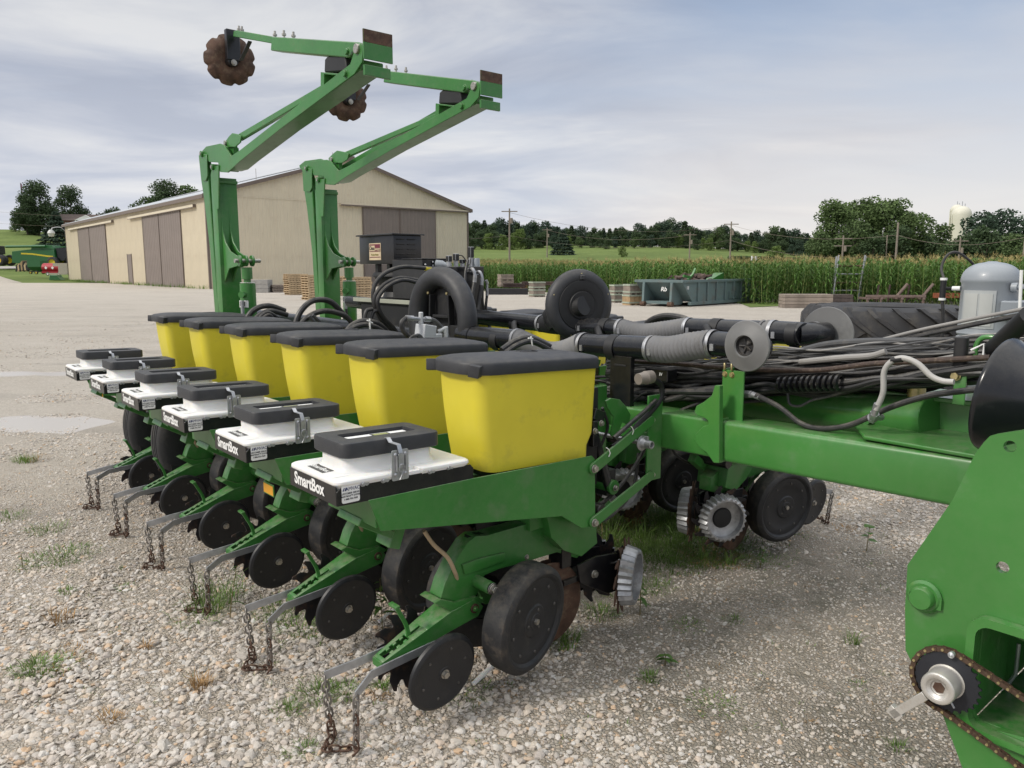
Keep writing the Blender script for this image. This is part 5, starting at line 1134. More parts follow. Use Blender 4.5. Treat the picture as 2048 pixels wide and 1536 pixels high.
# --- gravel yard
STONE_STOPS = [(0, (.20, .16, .12)), (.12, (.36, .31, .25)), (.3, (.42, .385, .335)), (.5, (.50, .455, .39)), (.68, (.42, .36, .28)), (.8, (.56, .52, .46)), (.92, (.40, .27, .16)), (1., (.62, .60, .56))]
GRM, nt, p = node_mat('gravel'); g = NT(nt)
geo = g.n('ShaderNodeNewGeometry').outputs['Position']
sep = g.n('ShaderNodeSeparateXYZ'); g.L.new(geo, sep.inputs[0]); gx, gy = sep.outputs[0], sep.outputs[1]
dist = g.m('SQRT', g.m('ADD', g.m('MULTIPLY', gx, gx), g.m('MULTIPLY', gy, gy)))
v1 = g.vor(geo, 55, 'Color'); sv1 = g.n('ShaderNodeSeparateColor'); g.L.new(v1, sv1.inputs[0])
c1 = g.ramp(sv1.outputs[0], STONE_STOPS); e1 = g.vor(geo, 55, 'Distance', 'DISTANCE_TO_EDGE')
v2 = g.vor(geo, 130, 'Color'); sv2 = g.n('ShaderNodeSeparateColor'); g.L.new(v2, sv2.inputs[0]); c2 = g.ramp(sv2.outputs[0], STONE_STOPS)
fines = g.mix(g.noise(geo, 300, 3), (.29, .25, .20), (.43, .38, .315))
sel = g.mr(g.noise(geo, 3.0, 5), .42, .58)
stn = g.mix(sel, c2, c1); stn = g.mix(g.m('MULTIPLY', g.mr(e1, .0, .10, 1, 0), .6), stn, (.16, .135, .105))
near = g.mix(g.mr(g.noise(geo, 1.3, 6, .65), .45, .62, .15, .75), stn, fines)
# further off it packs into a pale fine surface with wheel tracks
tv = g.vmap(geo, (.22, .55, 1), R(30)); tr = g.noise(tv, 1.0, 7, .62, .4); tr2 = g.noise(geo, .35, 6, .6)
farc = g.ramp(g.m('ADD', g.m('MULTIPLY', tr, .40), g.m('ADD', g.m('MULTIPLY', tr2, .30), g.m('MULTIPLY', g.noise(geo, 7, 8, .8), .30))), [(.32, (.43, .385, .325)), (.46, (.50, .455, .39)), (.56, (.54, .495, .43)), (.70, (.60, .555, .49))])
grit = g.noise(geo, 38, 4, .75); farc = g.mix(g.mr(grit, .38, .66, .0, .42), farc, (.20, .175, .15)); farc = g.mix(g.mr(g.noise(geo, 2.2, 6, .7), .5, .7, 0, .4), farc, (.36, .31, .26))
pale = g.mix(g.mr(g.noise(geo, 6, 5), .3, .7, 0, .35), (.60, .555, .49), (.52, .475, .41))
farc = g.mix(g.mr(dist, 28, 60, 0, .25), farc, pale); farc = g.mix(g.mr(g.noise(geo, 14, 8, .85), .50, .62, 0, .40), farc, (.30, .26, .215)); farc = g.mix(g.mr(g.noise(g.vmap(geo, (1, 1, 1), 0, (9, 2, 0)), 20, 6, .85), .54, .64, 0, .5), farc, (.72, .68, .61))
fr = g.mr(g.m('ADD', dist, g.m('MULTIPLY', g.noise(geo, .5, 5), 5.)), 8, 14)
base = g.mix(fr, near, farc)
# dark mossy silt and washed-out film where water lies (under and beside the machine)
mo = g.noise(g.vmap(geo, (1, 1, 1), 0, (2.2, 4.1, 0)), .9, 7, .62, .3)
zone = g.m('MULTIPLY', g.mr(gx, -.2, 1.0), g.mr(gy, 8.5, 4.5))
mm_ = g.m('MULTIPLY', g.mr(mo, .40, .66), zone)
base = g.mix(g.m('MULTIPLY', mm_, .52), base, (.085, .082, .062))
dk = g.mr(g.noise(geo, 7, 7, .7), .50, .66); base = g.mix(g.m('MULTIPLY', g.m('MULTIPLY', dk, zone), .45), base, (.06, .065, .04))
wet = g.m('MULTIPLY', g.mr(g.noise(g.vmap(geo, (.5, 1.4, 1), R(10), (5, 3, 0)), .55, 5), .56, .68), g.mr(gx, -1.2, -2.5))
base = g.mix(g.m('MULTIPLY', wet, .45), base, (.20, .175, .145))
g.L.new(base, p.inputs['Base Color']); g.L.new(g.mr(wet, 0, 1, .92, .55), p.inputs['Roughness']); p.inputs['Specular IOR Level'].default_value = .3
h = g.m('ADD', g.m('MULTIPLY', g.mr(e1, 0, .25), 1.0), g.m('MULTIPLY', g.noise(geo, 90, 4), .8))
h = g.m('ADD', h, g.m('MULTIPLY', tr2, 3)); bp = g.n('ShaderNodeBump', _Strength=.7, _Distance=.012); g.L.new(h, bp.inputs['Height']); g.L.new(bp.outputs[0], p.inputs['Normal'])
# relief: one sheet, finer close to the machine
def yard_h(x, y):
    if y < 14.5 and x < -2: dep = .034*math.exp(-((x+5.7+.5*(y-8.8))/1.5)**2-((y-8.8)/.55)**2)+.03*math.exp(-((x+8.6)/2.4)**2-((y-13.0)/.28)**2)
    else: dep = 0.
    k = -dep+.020*mnoise.noise(V((x*.7, y*.7, 1)))+.011*mnoise.noise(V((x*2.3, y*2.3, 5)))
    return GZ+k*min(1, max(0, 1-(y-12)/30.))
xs = sorted(set([round(-14+.35*i, 3) for i in range(81)]+[-1500, -900, -500, -300, -200, -140, -100, -70, -50, -35, -25, -18, 18, 25, 35, 50, 70, 100, 140, 200, 300, 500, 900, 1500]))
ys = sorted(set([-60, -20, -8, -3]+[round(-1+.3*i, 3) for i in range(50)]+[15, 18, 22, 28, 36, 46, 60, 75, 90, 100, 110, 120, 130, 145, 160, 175, 190, 205, 220, 235, 250, 275, 300, 360, 450, 600, 900, 1500, 2600]))
vs = [(x, y, yard_h(x, y) if y < 60 else GZ-.35*smooth(y, 92, 120)-.0) for y in ys for x in xs]; W_ = len(xs)
m = MB(); m.add(vs, [(j*W_+i, j*W_+i+1, (j+1)*W_+i+1, (j+1)*W_+i) for j in range(len(ys)-1) for i in range(W_-1)])
yard = m.obj('gravel_yard', GRM, kind='structure')
# --- grass slopes and fields
GRS, nt, p = node_mat('grass_land'); g = NT(nt); geo = g.n('ShaderNodeNewGeometry').outputs['Position']
a = g.noise(geo, .05, 6, .6); b = g.noise(geo, .6, 6, .7); st = g.noise(g.vmap(geo, (.02, .35, 1), .3), 1, 5)
c = g.ramp(g.m('ADD', g.m('MULTIPLY', a, .5), g.m('ADD', g.m('MULTIPLY', b, .3), g.m('MULTIPLY', st, .2))), [(.36, (.085, .115, .038)), (.5, (.125, .17, .052)), (.62, (.17, .215, .07))])
g.L.new(c, p.inputs['Base Color']); p.inputs['Roughness'].default_value = .95; p.inputs['Specular IOR Level'].default_value = .1
bp = g.n('ShaderNodeBump', _Strength=.6, _Distance=.2); g.L.new(g.noise(geo, 3, 5), bp.inputs['Height']); g.L.new(bp.outputs[0], p.inputs['Normal'])
qs = [-1.3+.03*i for i in range(88)]; yy = [92, 98, 104, 110, 116, 124, 132, 140, 150, 160, 170, 180, 190, 200, 212, 225, 238, 252, 270, 300, 350, 450, 650, 1000, 1700, 2500]
vs = [(q*y, y, GZ-.30+hgt(q*y, y)+.35*smooth(y, 92, 116)) for y in yy for q in qs]; W_ = len(qs)
m = MB(); m.add(vs, [(j*W_+i, j*W_+i+1, (j+1)*W_+i+1, (j+1)*W_+i) for j in range(len(yy)-1) for i in range(W_-1)]); m.obj('grass_hills', GRS, kind='structure')
def gz(x, y): return GZ-.30+hgt(x, y)+.35*smooth(y, 92, 116) if y > 100 else GZ
def sheet(name, px, dz, mm, sub=0):
    m = MB(); P = [G(u, v) for u, v in px]; m.add([(q.x, q.y, GZ+dz) for q in P], [tuple(range(len(P)))]); return m.obj(name, mm, kind='structure')
# lawn strip left of the barn, road beyond it
m = MB(); Y0, Y1 = 122, 150; m.add([(q*y, y, gz(q*y, y)+.06) for y in (151, 155, 159) for q in [-.9+.02*i for i in range(20)]], [(j*20+i, j*20+i+1, (j+1)*20+i+1, (j+1)*20+i) for j in range(2) for i in range(19)])
m.obj('road', mat('pale_road', (.36, .34, .31), .9, var=.1), kind='structure')
# puddles (flat water lying in hollows)
WAT, nt, p = node_mat('puddle_water'); g = NT(nt); p.inputs['Base Color'].default_value = (.44, .40, .35, 1); p.inputs['Roughness'].default_value = .22; p.inputs['Specular IOR Level'].default_value = .8
geo = g.n('ShaderNodeNewGeometry').outputs['Position']; bp = g.n('ShaderNodeBump', _Strength=.05, _Distance=.01); g.L.new(g.noise(geo, 12, 3), bp.inputs['Height']); g.L.new(bp.outputs[0], p.inputs['Normal'])
def puddle(cx, cy, rx, ry, z):
    m = MB(); m.add([(cx+rx*cos(2*pi*i/40), cy+ry*sin(2*pi*i/40), z) for i in range(40)], [tuple(range(40))]); m.obj('puddle', WAT, kind='structure')
puddle(-5.7, 8.8, 2.9, 1.2, GZ-.019); puddle(-8.8, 13.0, 3.8, .55, GZ-.010)

# ================================================================ loose stones: real geometry, instanced
def stone_nodes(name, pts, mm, detail=2, shape=(1, .82, .5), rough_=.38):
    me = bpy.data.meshes.new(name); me.from_pydata([q[0] for q in pts], [], [])
    at = me.attributes.new('sz', 'FLOAT', 'POINT'); at.data.foreach_set('value', [q[1] for q in pts])
    ar = me.attributes.new('ro', 'FLOAT_VECTOR', 'POINT'); fl = []
    for q in pts: fl += list(q[2])
    ar.data.foreach_set('vector', fl)
    ob = bpy.data.objects.new(name, me); col.objects.link(ob); ob['kind'] = 'stuff'
    gt = bpy.data.node_groups.new(name+'_nodes', 'GeometryNodeTree'); gt.interface.new_socket('Geometry', in_out='INPUT', socket_type='NodeSocketGeometry'); gt.interface.new_socket('Geometry', in_out='OUTPUT', socket_type='NodeSocketGeometry')
    N = gt.nodes; L = gt.links; gi = N.new('NodeGroupInput'); go = N.new('NodeGroupOutput'); inst = N.new('GeometryNodeInstanceOnPoints')
    tog = N.new('GeometryNodeGeometryToInstance')
    for i in range(9):
        ic = N.new('GeometryNodeMeshIcoSphere'); ic.inputs['Radius'].default_value = .5; ic.inputs['Subdivisions'].default_value = detail
        tx = N.new('ShaderNodeTexNoise'); tx.noise_dimensions = '4D'; tx.inputs['Scale'].default_value = 1.5; tx.inputs['Detail'].default_value = 2.; tx.inputs['W'].default_value = i*7.3
        sb = N.new('ShaderNodeVectorMath'); sb.operation = 'SUBTRACT'; L.new(tx.outputs['Color'], sb.inputs[0]); sb.inputs[1].default_value = (.5, .5, .5)
        sl = N.new('ShaderNodeVectorMath'); sl.operation = 'SCALE'; L.new(sb.outputs[0], sl.inputs[0]); sl.inputs['Scale'].default_value = rough_*2.6
        spn = N.new('GeometryNodeSetPosition'); L.new(ic.outputs[0], spn.inputs[0]); L.new(sl.outputs[0], spn.inputs['Offset'])
        tf = N.new('GeometryNodeTransform'); L.new(spn.outputs[0], tf.inputs[0]); tf.inputs['Scale'].default_value = (shape[0], shape[1]*(.85+.05*i), shape[2]*(.75+.07*i))
        L.new(tf.outputs[0], tog.inputs[0]) if False else None
        g2 = N.new('GeometryNodeGeometryToInstance'); L.new(tf.outputs[0], g2.inputs[0])
        if i == 0: jn = N.new('GeometryNodeJoinGeometry')
        L.new(g2.outputs[0], jn.inputs[0])
    N.remove(tog)
    L.new(gi.outputs[0], inst.inputs['Points']); L.new(jn.outputs[0], inst.inputs['Instance']); inst.inputs['Pick Instance'].default_value = True
    a1 = N.new('GeometryNodeInputNamedAttribute'); a1.data_type = 'FLOAT_VECTOR'; a1.inputs['Name'].default_value = 'ro'
    a2 = N.new('GeometryNodeInputNamedAttribute'); a2.data_type = 'FLOAT'; a2.inputs['Name'].default_value = 'sz'
    er = N.new('FunctionNodeEulerToRotation'); L.new(a1.outputs[0], er.inputs[0]); L.new(er.outputs[0], inst.inputs['Rotation']); L.new(a2.outputs[0], inst.inputs['Scale'])
    sm = N.new('GeometryNodeSetMaterial'); sm.inputs['Material'].default_value = mm; L.new(inst.outputs[0], sm.inputs[0]); L.new(sm.outputs[0], go.inputs[0])
    md = ob.modifiers.new('stones', 'NODES'); md.node_group = gt; return ob
STM, nt, p = node_mat('stone'); g = NT(nt)
oi = g.n('ShaderNodeObjectInfo').outputs['Random']; tcn = g.n('ShaderNodeTexCoord').outputs['Object']
c = g.ramp(oi, [(0, (.38, .34, .30)), (.10, (.50, .47, .43)), (.22, (.50, .44, .38)), (.34, (.58, .55, .51)), (.46, (.54, .46, .37)), (.58, (.60, .57, .53)), (.70, (.44, .39, .35)), (.82, (.54, .50, .44)), (.90, (.55, .38, .24)), (.95, (.66, .64, .61)), (1., (.26, .235, .21))])
c = g.mix(g.mr(g.noise(tcn, 3.0, 4), .4, .7, 0, .35), c, (.30, .25, .19)); g.L.new(c, p.inputs['Base Color']); p.inputs['Roughness'].default_value = .88; p.inputs['Specular IOR Level'].default_value = .25
rs_ = random.Random(5); pts = []; ptf = []
def inview(x, y, pad=.12): return abs(x) < (.665+pad)*(y+.25)
def addstone(lst, x, y, s, lift=.04):
    lst.append(((x, y, yard_h(x, y)+s*lift), s, (rs_.uniform(-.5, .5), rs_.uniform(-.5, .5), rs_.uniform(0, 6.28))))
n = 0
while n < 90000:
    y = 1.9+4.9*rs_.random()**1.15; x = rs_.uniform(-4.3, 4.9)
    if not inview(x, y): continue
    n += 1
    # coarse band nearest the camera on the left, finer to the right and further off
    coarse = smooth(x+.55*(y-2.4), 1.7, -.3)*smooth(y, 5.6, 3.2)
    cl_ = .5+.5*mnoise.noise(V((x*1.3, y*1.3, 7)))
    if rs_.random() < .25+.75*coarse: s = rs_.choice((.008, .010, .013, .016, .02, .024, .028, .034))*(.62+.42*coarse)*rs_.uniform(.7, 1.25)
    else: s = rs_.uniform(.006, .013)
    if coarse < .35 and rs_.random() < .15-.1*cl_: continue
    if coarse > .5 and rs_.random() < .02: s *= 1.5
    addstone(pts, x, y, s)
n = 0
while n < 60000:
    y = 4.6+6.2*rs_.random(); x = rs_.uniform(-7.2, 7.8)
    if not inview(x, y): continue
    n += 1
    if mnoise.noise(V((x*.8, y*.8, 3))) < -.25+.06*(y-5) : continue
    addstone(ptf, x, y, (rs_.uniform(.010, .024) if rs_.random() < .80 else rs_.uniform(.022, .038))*(1.2 if x > 1 else 1.), .05)
ptd = []; n = 0
while n < 26000:
    y = 10+16*rs_.random()**1.2; x = rs_.uniform(-18, 19)
    if not inview(x, y): continue
    n += 1
    if mnoise.noise(V((x*.45, y*.45, 13))) < -.1: continue
    addstone(ptd, x, y, rs_.uniform(.014, .034), .02)
stone_nodes('distant_gravel', ptd, STM, 1)
stone_nodes('loose_gravel', pts, STM, 2); stone_nodes('scattered_gravel', ptf, STM, 1)
# ================================================================ the barn
CREAMW = mat('cream_metal_siding', (.62, .55, .415), .55, var=.05, vs=.6, dirt=(.50, .40, .29), dirt_amt=.3, dirt_s=.9)
TAUPE = mat('taupe_metal_door', (.20, .165, .145), .55, var=.07, vs=.8, dirt=(.27, .23, .2), dirt_amt=.25, dirt_s=1.2)
BTRIM = mat('brown_trim', (.15, .115, .095), .5, var=.08)
ROOFM = mat('pale_metal_roof', (.50, .52, .54), .4, metal=.2, var=.05)
def unit2(u): dx = (u-1024)/1540.*cos(PITCH); v = V((dx, 1., 0)); return v.normalized()
C0 = G(421, 578); S_ = unit2(-270); E_ = V((S_.y, -S_.x, 0))       # along the long side (away left), along the gable end (away right)
if E_.x < 0: E_ = -E_
def on_line(u, d):      # distance along C0 + s*d seen at column u
    k = (u-1024)/1540.*cos(PITCH); return (k*C0.y-C0.x)/(d.x-k*d.y)
def zat(u, v, d):       # height of the point at pixel (u, v) on the vertical wall through C0 along d
    s = on_line(u, d); q = C0+d*s; r = _ray(u, v); return H+r[2]*(q.y/r[1])
Ls = on_line(137, S_); Lg = on_line(937, E_); ze = zat(421, 389, S_)-GZ; sp_ = on_line(714, E_); zr = zat(714, 318, E_)-GZ
barn = empty('pole_barn', C0, math.atan2(E_.y, E_.x), 'long cream metal pole barn with brown sliding doors and low gable roof', 'barn')
# barn frame: x along the gable end, y along the long side
ND = []
def wall_panel_mesh(w_, h, n, name='wall_panel', d=.035):
    m = MB(); pts = []
    for i in range(n):
        x0 = w_*i/n; pts += [(x0, 0), (x0+w_/n*.62, 0), (x0+w_/n*.70, -d), (x0+w_/n*.92, -d)]
    pts += [(w_, 0), (w_, .05), (0, .05)]
    m.prism(pts, 0, h, 'z'); o = m.obj(name, CREAMW, barn, ang=20); return o
npg = 12; wg = Lg/npg
base = wall_panel_mesh(wg, ze-.02, 7)
for i in range(npg):
    o = base if i == 0 else share(base, 'wall_panel', None, barn); o.location = (i*wg, 0, 0)
nps = 26; wS = Ls/nps; sb = wall_panel_mesh(wS, ze-.02, 8)
for i in range(nps):
    o = sb if i == 0 else share(sb, 'wall_panel', None, barn); o.rotation_euler = (0, 0, -pi/2); o.location = (0, (i+1)*wS, 0)
# gable triangle, ribbed
mid = Lg/2
m = MB(); n = 84
for i in range(n):
    x0, x1 = Lg*i/n, Lg*(i+.66)/n; x2 = Lg*(i+.74)/n; x3 = Lg*(i+.94)/n; x4 = Lg*(i+1)/n
    f = lambda x: ze-.0+(zr-ze)*(1-abs(x-mid)/mid)
    xs_ = (x0, x1, x2, x3, x4); ys_ = (0, 0, -.035, -.035, 0)
    for a in range(4): m.add([(xs_[a], ys_[a], ze-.02), (xs_[a+1], ys_[a+1], ze-.02), (xs_[a+1], ys_[a+1], f(xs_[a+1])), (xs_[a], ys_[a], f(xs_[a]))], [(0, 1, 2, 3)])
m.obj('gable_siding', CREAMW, barn, ang=20)
m = MB(); m.bb(.1, Lg, .3, .32, 0, ze-.05); m.bb(Lg, Lg+.03, 0, Ls, 0, ze); m.bb(0, Lg, Ls, Ls+.05, 0, ze); m.obj('inner_wall', CREAMW, barn)
ov = .35; th = .12
for sgn in (0, 1):
    m = MB(); x0, x1 = (-ov, mid) if sgn == 0 else (mid, Lg+ov); sl = (zr-ze)/mid
    z0 = ze-ov*sl+.06 if sgn == 0 else zr+.06; z1 = zr+.06 if sgn == 0 else ze-ov*sl+.06
    m.add([(x, y, z+dz) for dz in (0, th) for x, y, z in ((x0, -ov, z0), (x1, -ov, z1), (x1, Ls+ov, z1), (x0, Ls+ov, z0))], [(0, 1, 2, 3), (7, 6, 5, 4), (0, 4, 5, 1), (1, 5, 6, 2), (2, 6, 7, 3), (3, 7, 4, 0)]); m.obj('roof_slope', ROOFM, barn, smooth=False)
    m = MB(); m.add([(x, y, z+dz) for dz in (-.20, .13) for x, y, z in ((x0, -ov-.04, z0), (x1, -ov-.04, z1), (x1, -ov-.002, z1), (x0, -ov-.002, z0))], [(0, 1, 2, 3), (7, 6, 5, 4), (0, 4, 5, 1), (1, 5, 6, 2), (2, 6, 7, 3), (3, 7, 4, 0)]); m.obj('rake_trim', BTRIM, barn, smooth=False)
m = MB(); m.bb(-ov-.05, -ov-.003, -ov-.04, Ls+ov, ze-ov*.3-.20, ze-ov*.3+.12); m.obj('eave_trim', BTRIM, barn)
m = MB(); m.bb(mid-.25, mid+.25, -ov, Ls+ov, zr+.17, zr+.24); m.obj('ridge_cap', ROOFM, barn)
for x, y in ((-.05, -.05), (Lg-.14, -.05), (-.05, Ls-.1)): m = MB(); m.bb(x-.02, x+.16, y-.02, y+.16, 0, ze-.1); m.obj('corner_trim', BTRIM, barn)
m = MB(); m.bb(.3, Lg-.3, -.055, -.036, ze-.02, ze+.06); m.obj('gable_seam', CREAMW, barn)
def door(y0, y1, h, name='sliding_door', n=10, side=True):
    m = MB(); w_ = y1-y0; pts = []
    for i in range(n):
        x0 = w_*i/n; pts += [(x0, 0), (x0+w_/n*.6, 0), (x0+w_/n*.7, -.03), (x0+w_/n*.9, -.03)]
    pts += [(w_, 0), (w_, .06), (0, .06)]; m.prism(pts, .05, h, 'z'); o = m.obj(name, TAUPE, barn, ang=20)
    if side: o.rotation_euler = (0, 0, -pi/2); o.location = (-.10, y1, 0)
    else: o.location = (y0, -.12, 0)
    e = MB()
    for q in (0, w_-.08): e.bb(q, q+.10, -.045, -.032, .05, h)
    t = e.obj('door_edge', BTRIM, o); return o
sS = lambda u: on_line(u, S_); sE = lambda u: on_line(u, E_)
hd1 = zat(292, 434, S_)-GZ
for (ua, um, ub, ut0, ut1) in ((369, 325, 293, 400, 268), (218, 185, 163, 235, 147)):
    door(sS(ua), sS(um)-.02, hd1-.05); door(sS(um)+.02, sS(ub), hd1-.05)
    m = MB(); m.bb(-.30, -.05, sS(ut0), sS(ut1), hd1-.02, hd1+.22); m.obj('door_track', CREAMW, barn, bevel=.02); m = MB(); m.bb(-.32, -.04, sS(ut0)-.03, sS(ut0)-.002, hd1-.04, hd1+.24); m.obj('track_end', BTRIM, barn)
    m = MB(); m.bb(-.33, -.302, sS(ut0), sS(ut1), hd1-.06, hd1); m.obj('track_lip', BTRIM, barn)
m = MB(); m.bb(-.07, -.04, sS(266), sS(257), .1, zat(257, 509, S_)-GZ); m.k = 1; m.bb(-.09, -.071, sS(266), sS(265), 0, zat(257, 508, S_)-GZ); m.bb(-.09, -.071, sS(258), sS(257), 0, zat(257, 508, S_)-GZ); m.obj('side_door', (TAUPE, BTRIM), barn)
hg = zat(727, 413, E_)-GZ
door(sE(727), sE(800)-.02, hg-.05, side=False); door(sE(800)+.02, sE(871), hg-.05, side=False)
m = MB(); m.bb(sE(683), Lg+.2, -.34, -.05, hg, hg+.20); m.k = 1; m.bb(sE(683), Lg+.2, -.37, -.341, hg-.05, hg+.08); m.obj('door_track', (CREAMW, BTRIM), barn)
for x, y, hh in ((Lg*.25, Ls*.1, 1.2), (Lg*.45, 1., 1.0), (Lg*.33, Ls*.4, 1.3)): m = MB(); zz = ze+(zr-ze)*x/mid; m.cyl((x, y, zz), (x, y, zz+hh), .02, 6); m.obj('lightning_rod', BTRIM, barn)
# yard light on the far corner
yl = MB(); q = C0+S_*(Ls+.2); zl = zat(137, 462, S_)
yl.tube(spline([(0, 0, 0), (-.5, -.2, .5), (-1.4, -.5, .45), (-1.7, -.6, .1)], 5), .06, 8); yl.k = 1; yl.lathe([(0, .22), (.25, .42), (.5, .5), (.55, .45), (.95, .33), (1.0, 0)], (-1.7, -.6, .15), (0, 0, -1), 18)
o = yl.obj('yard_light', (GALV, mat('pale_lamp_housing', (.55, .56, .53), .5))); o.location = (q.x, q.y, zl); tag(o, 'pale barn light on a curved arm at the far left corner of the cream barn', 'lamp')

# ================================================================ trees
def leafmat(name, c, k=.35): return mat(name, c, .75, var=.25, vs=.35, island=k, spec=.15, trans=.25)
LV = [leafmat('leaf_dark', (.066, .100, .048)), leafmat('leaf_mid', (.088, .130, .052)), leafmat('leaf_bluegreen', (.058, .090, .060)), leafmat('leaf_light', (.14, .20, .06)), leafmat('leaf_willow', (.105, .155, .058))]
BARK = mat('bark', (.085, .065, .05), .9, var=.3, vs=2)
def crown_mesh(lobes, n, s, seed, flat=.0):
    """leaf clumps through the volume of many small lobes"""
    r = random.Random(seed); m = MB(); tot = sum(l[3]**2 for l in lobes)
    for (cx_, cy_, cz_, R_, sq) in lobes:
        k = int(n*R_*R_/tot)
        for _ in range(k):
            d = V((r.gauss(0, 1), r.gauss(0, 1), r.gauss(0, 1))).normalized(); rad = R_*(.55+.5*r.random()**.6)*(1+.18*mnoise.noise(d*3+V((cx_, cy_, cz_))))
            p = V((cx_, cy_, cz_))+V((d.x*rad, d.y*rad, d.z*rad*sq)); ss = s*r.uniform(.6, 1.3)
            a = V((r.gauss(0, 1), r.gauss(0, 1), r.gauss(0, .6))).normalized(); b = a.cross((d+V((r.gauss(0, .5), r.gauss(0, .5), r.gauss(0, .5))))).normalized()
            m.add([p-a*ss*.5, p+b*ss*.34, p+a*ss*.5, p-b*ss*.34], [(0, 1, 2, 3)])
    return m
def decid_lobes(h, w_, seed, k=16, low=.13):
    r = random.Random(seed); L_ = []
    for i in range(k):
        t = r.random(); z = h*(low+(.93-low)*t); rr = w_*.5*math.sqrt(max(.08, 1-((t-.42)/.66)**2)); a = r.uniform(0, 6.28); q = rr*r.uniform(.25, .72)
        L_.append((q*cos(a), q*sin(a), z, w_*r.uniform(.13, .24), r.uniform(.7, .95)))
    L_.append((0, 0, h*.62, w_*.30, 1.1)); L_.append((0, 0, h*.85, w_*.17, 1.)); return L_
def trunk_mesh(h, r0, seed, br=5):
    r = random.Random(seed); m = MB(); P = [(0, 0, -.3), (.02*h*r.uniform(-1, 1), 0, h*.25), (.03*h*r.uniform(-1, 1), .02*h, h*.5), (0, 0, h*.8)]
    m.tube(spline(P, 3), [r0*(1-.085*i) for i in range(10)], 8)
    for i in range(br):
        a = r.uniform(0, 6.28); z = h*r.uniform(.25, .5); L_ = h*r.uniform(.2, .34); m.tube([(0, 0, z), (cos(a)*L_*.5, sin(a)*L_*.5, z+L_*.4), (cos(a)*L_*.9, sin(a)*L_*.9, z+L_*.9)], [r0*.4, r0*.25, r0*.08], 6)
    return m
def conifer_mesh(h, w_, n, s, seed):
    r = random.Random(seed); m = MB()
    for i in range(n):
        t = r.random()**.75; z = h*(.06+.94*(1-t)) if 0 else h*(1-t*.94); rr = w_*.5*t*(.75+.35*abs(sin(z*3.1/h*9)))*(.6+.45*r.random()); a = r.uniform(0, 6.28)
        p = V((cos(a)*rr, sin(a)*rr, z-rr*.25)); d = V((cos(a), sin(a), -.35)); b = V((-sin(a), cos(a), r.gauss(0, .4))); ss = s*r.uniform(.6, 1.3)
        m.add([p, p+b*ss*.3+d*ss*.4, p+d*ss, p-b*ss*.3+d*ss*.4], [(0, 1, 2, 3)])
    return m
def make_tree(kind, h, w_, n, s, seed, lm, name):
    t = empty(name)
    if kind == 'c': cr = conifer_mesh(h, w_, n, s, seed); tk_ = MB(); tk_.cyl((0, 0, -.3), (0, 0, h*.9), h*.018, 7, r2=.03)
    else: cr = crown_mesh(decid_lobes(h, w_, seed, kind if isinstance(kind, int) else 16), n, s, seed); tk_ = trunk_mesh(h, h*.022, seed)
    a = cr.obj('crown', lm, t, smooth=False); b = tk_.obj('trunk', BARK, t); return t
protos = {}
def plant(key, x, y, sc_=1., rz=0., label=None, group=None, z=None, zs=1.):
    kind, args, name = PT[key]
    if key not in protos: o = protos[key] = make_tree(kind, *args, name)
    else: o = copytree(protos[key])
    o.location = (x, y, (gz(x, y) if z is None else z)-.2); o.scale = (sc_, sc_, sc_*zs); o.rotation_euler = (0, 0, rz)
    tag(o, label, 'tree', group)
    if not group and 'group' in o: del o['group']
    return o
PT = {'a': (14, (10, 9.5, 2800, .62, 3, LV[0]), 'broadleaf_tree'), 'b': (18, (10, 10.5, 2800, .62, 8, LV[1]), 'broadleaf_tree'), 'p': (12, (10, 8.5, 2800, .55, 12, LV[2]), 'pine_tree'),
      'c': ('c', (10, 5.2, 2200, .75, 5, LV[2]), 'spruce_tree'), 'd': ('c', (10, 6.5, 2400, .85, 6, LV[0]), 'spruce_tree'), 'l': (14, (10, 9, 2400, .6, 15, LV[3]), 'light_green_tree'),
      'W': (22, (15, 12.5, 6500, .62, 21, LV[4]), 'willow_tree'), 'X': (26, (16, 13, 9500, .60, 31, LV[0]), 'oak_tree'), 's': ('c', (9, 9.5, 5200, .7, 41, LV[2]), 'blue_spruce')}
rt = random.Random(21)
def atuv(u, y, lift=0.): x = (u-1024)/1540.*y*cos(PITCH)*(1.0); return x, y
def treeH(u, v, x, y):   # height so that the top reaches row v
    r = _ray(u, v); return H+r[2]*(y/r[1])-gz(x, y)
# the long belt beyond the fields
GBELT = 'trees in the dark belt beyond the fields'
tops = [(925, 448), (985, 440), (1050, 442), (1100, 445), (1160, 452), (1200, 455), (1240, 458), (1300, 446), (1350, 440), (1400, 455), (1455, 452), (1500, 462), (1555, 455), (1590, 462), (1640, 470), (1700, 470), (1780, 468), (1850, 470), (1900, 482), (2000, 470), (2090, 465)]
u = 915.
while u < 2090:
    y = 262+rt.uniform(-14, 14); x, _ = atuv(u, y); vt = lerpt(u, tops)+rt.uniform(-6, 12); hh = max(5., treeH(u, vt, x, y))
    k = rt.choice('aappbcdap'); plant(k, x, y, hh/10., rt.uniform(0, 6.28), {'c': 'dark spruce in the tree belt beyond the fields', 'd': 'dark spruce in the tree belt beyond the fields', 'p': 'blue green pine in the tree belt beyond the fields'}.get(k, 'dark leafy tree in the tree belt beyond the fields'), GBELT)
    u += rt.uniform(8, 13)
u = 915.
while u < 2090:     # closing row at the back
    y = 292+rt.uniform(-6, 6); x, _ = atuv(u, y); vt = lerpt(u, tops)+rt.uniform(6, 16); hh = max(5., treeH(u, vt, x, y))
    plant(rt.choice('aap'), x, y, hh/10.*1.0, rt.uniform(0, 6.28), 'dark leafy tree in the tree belt beyond the fields', GBELT); u += rt.uniform(10, 15)
u = 925.
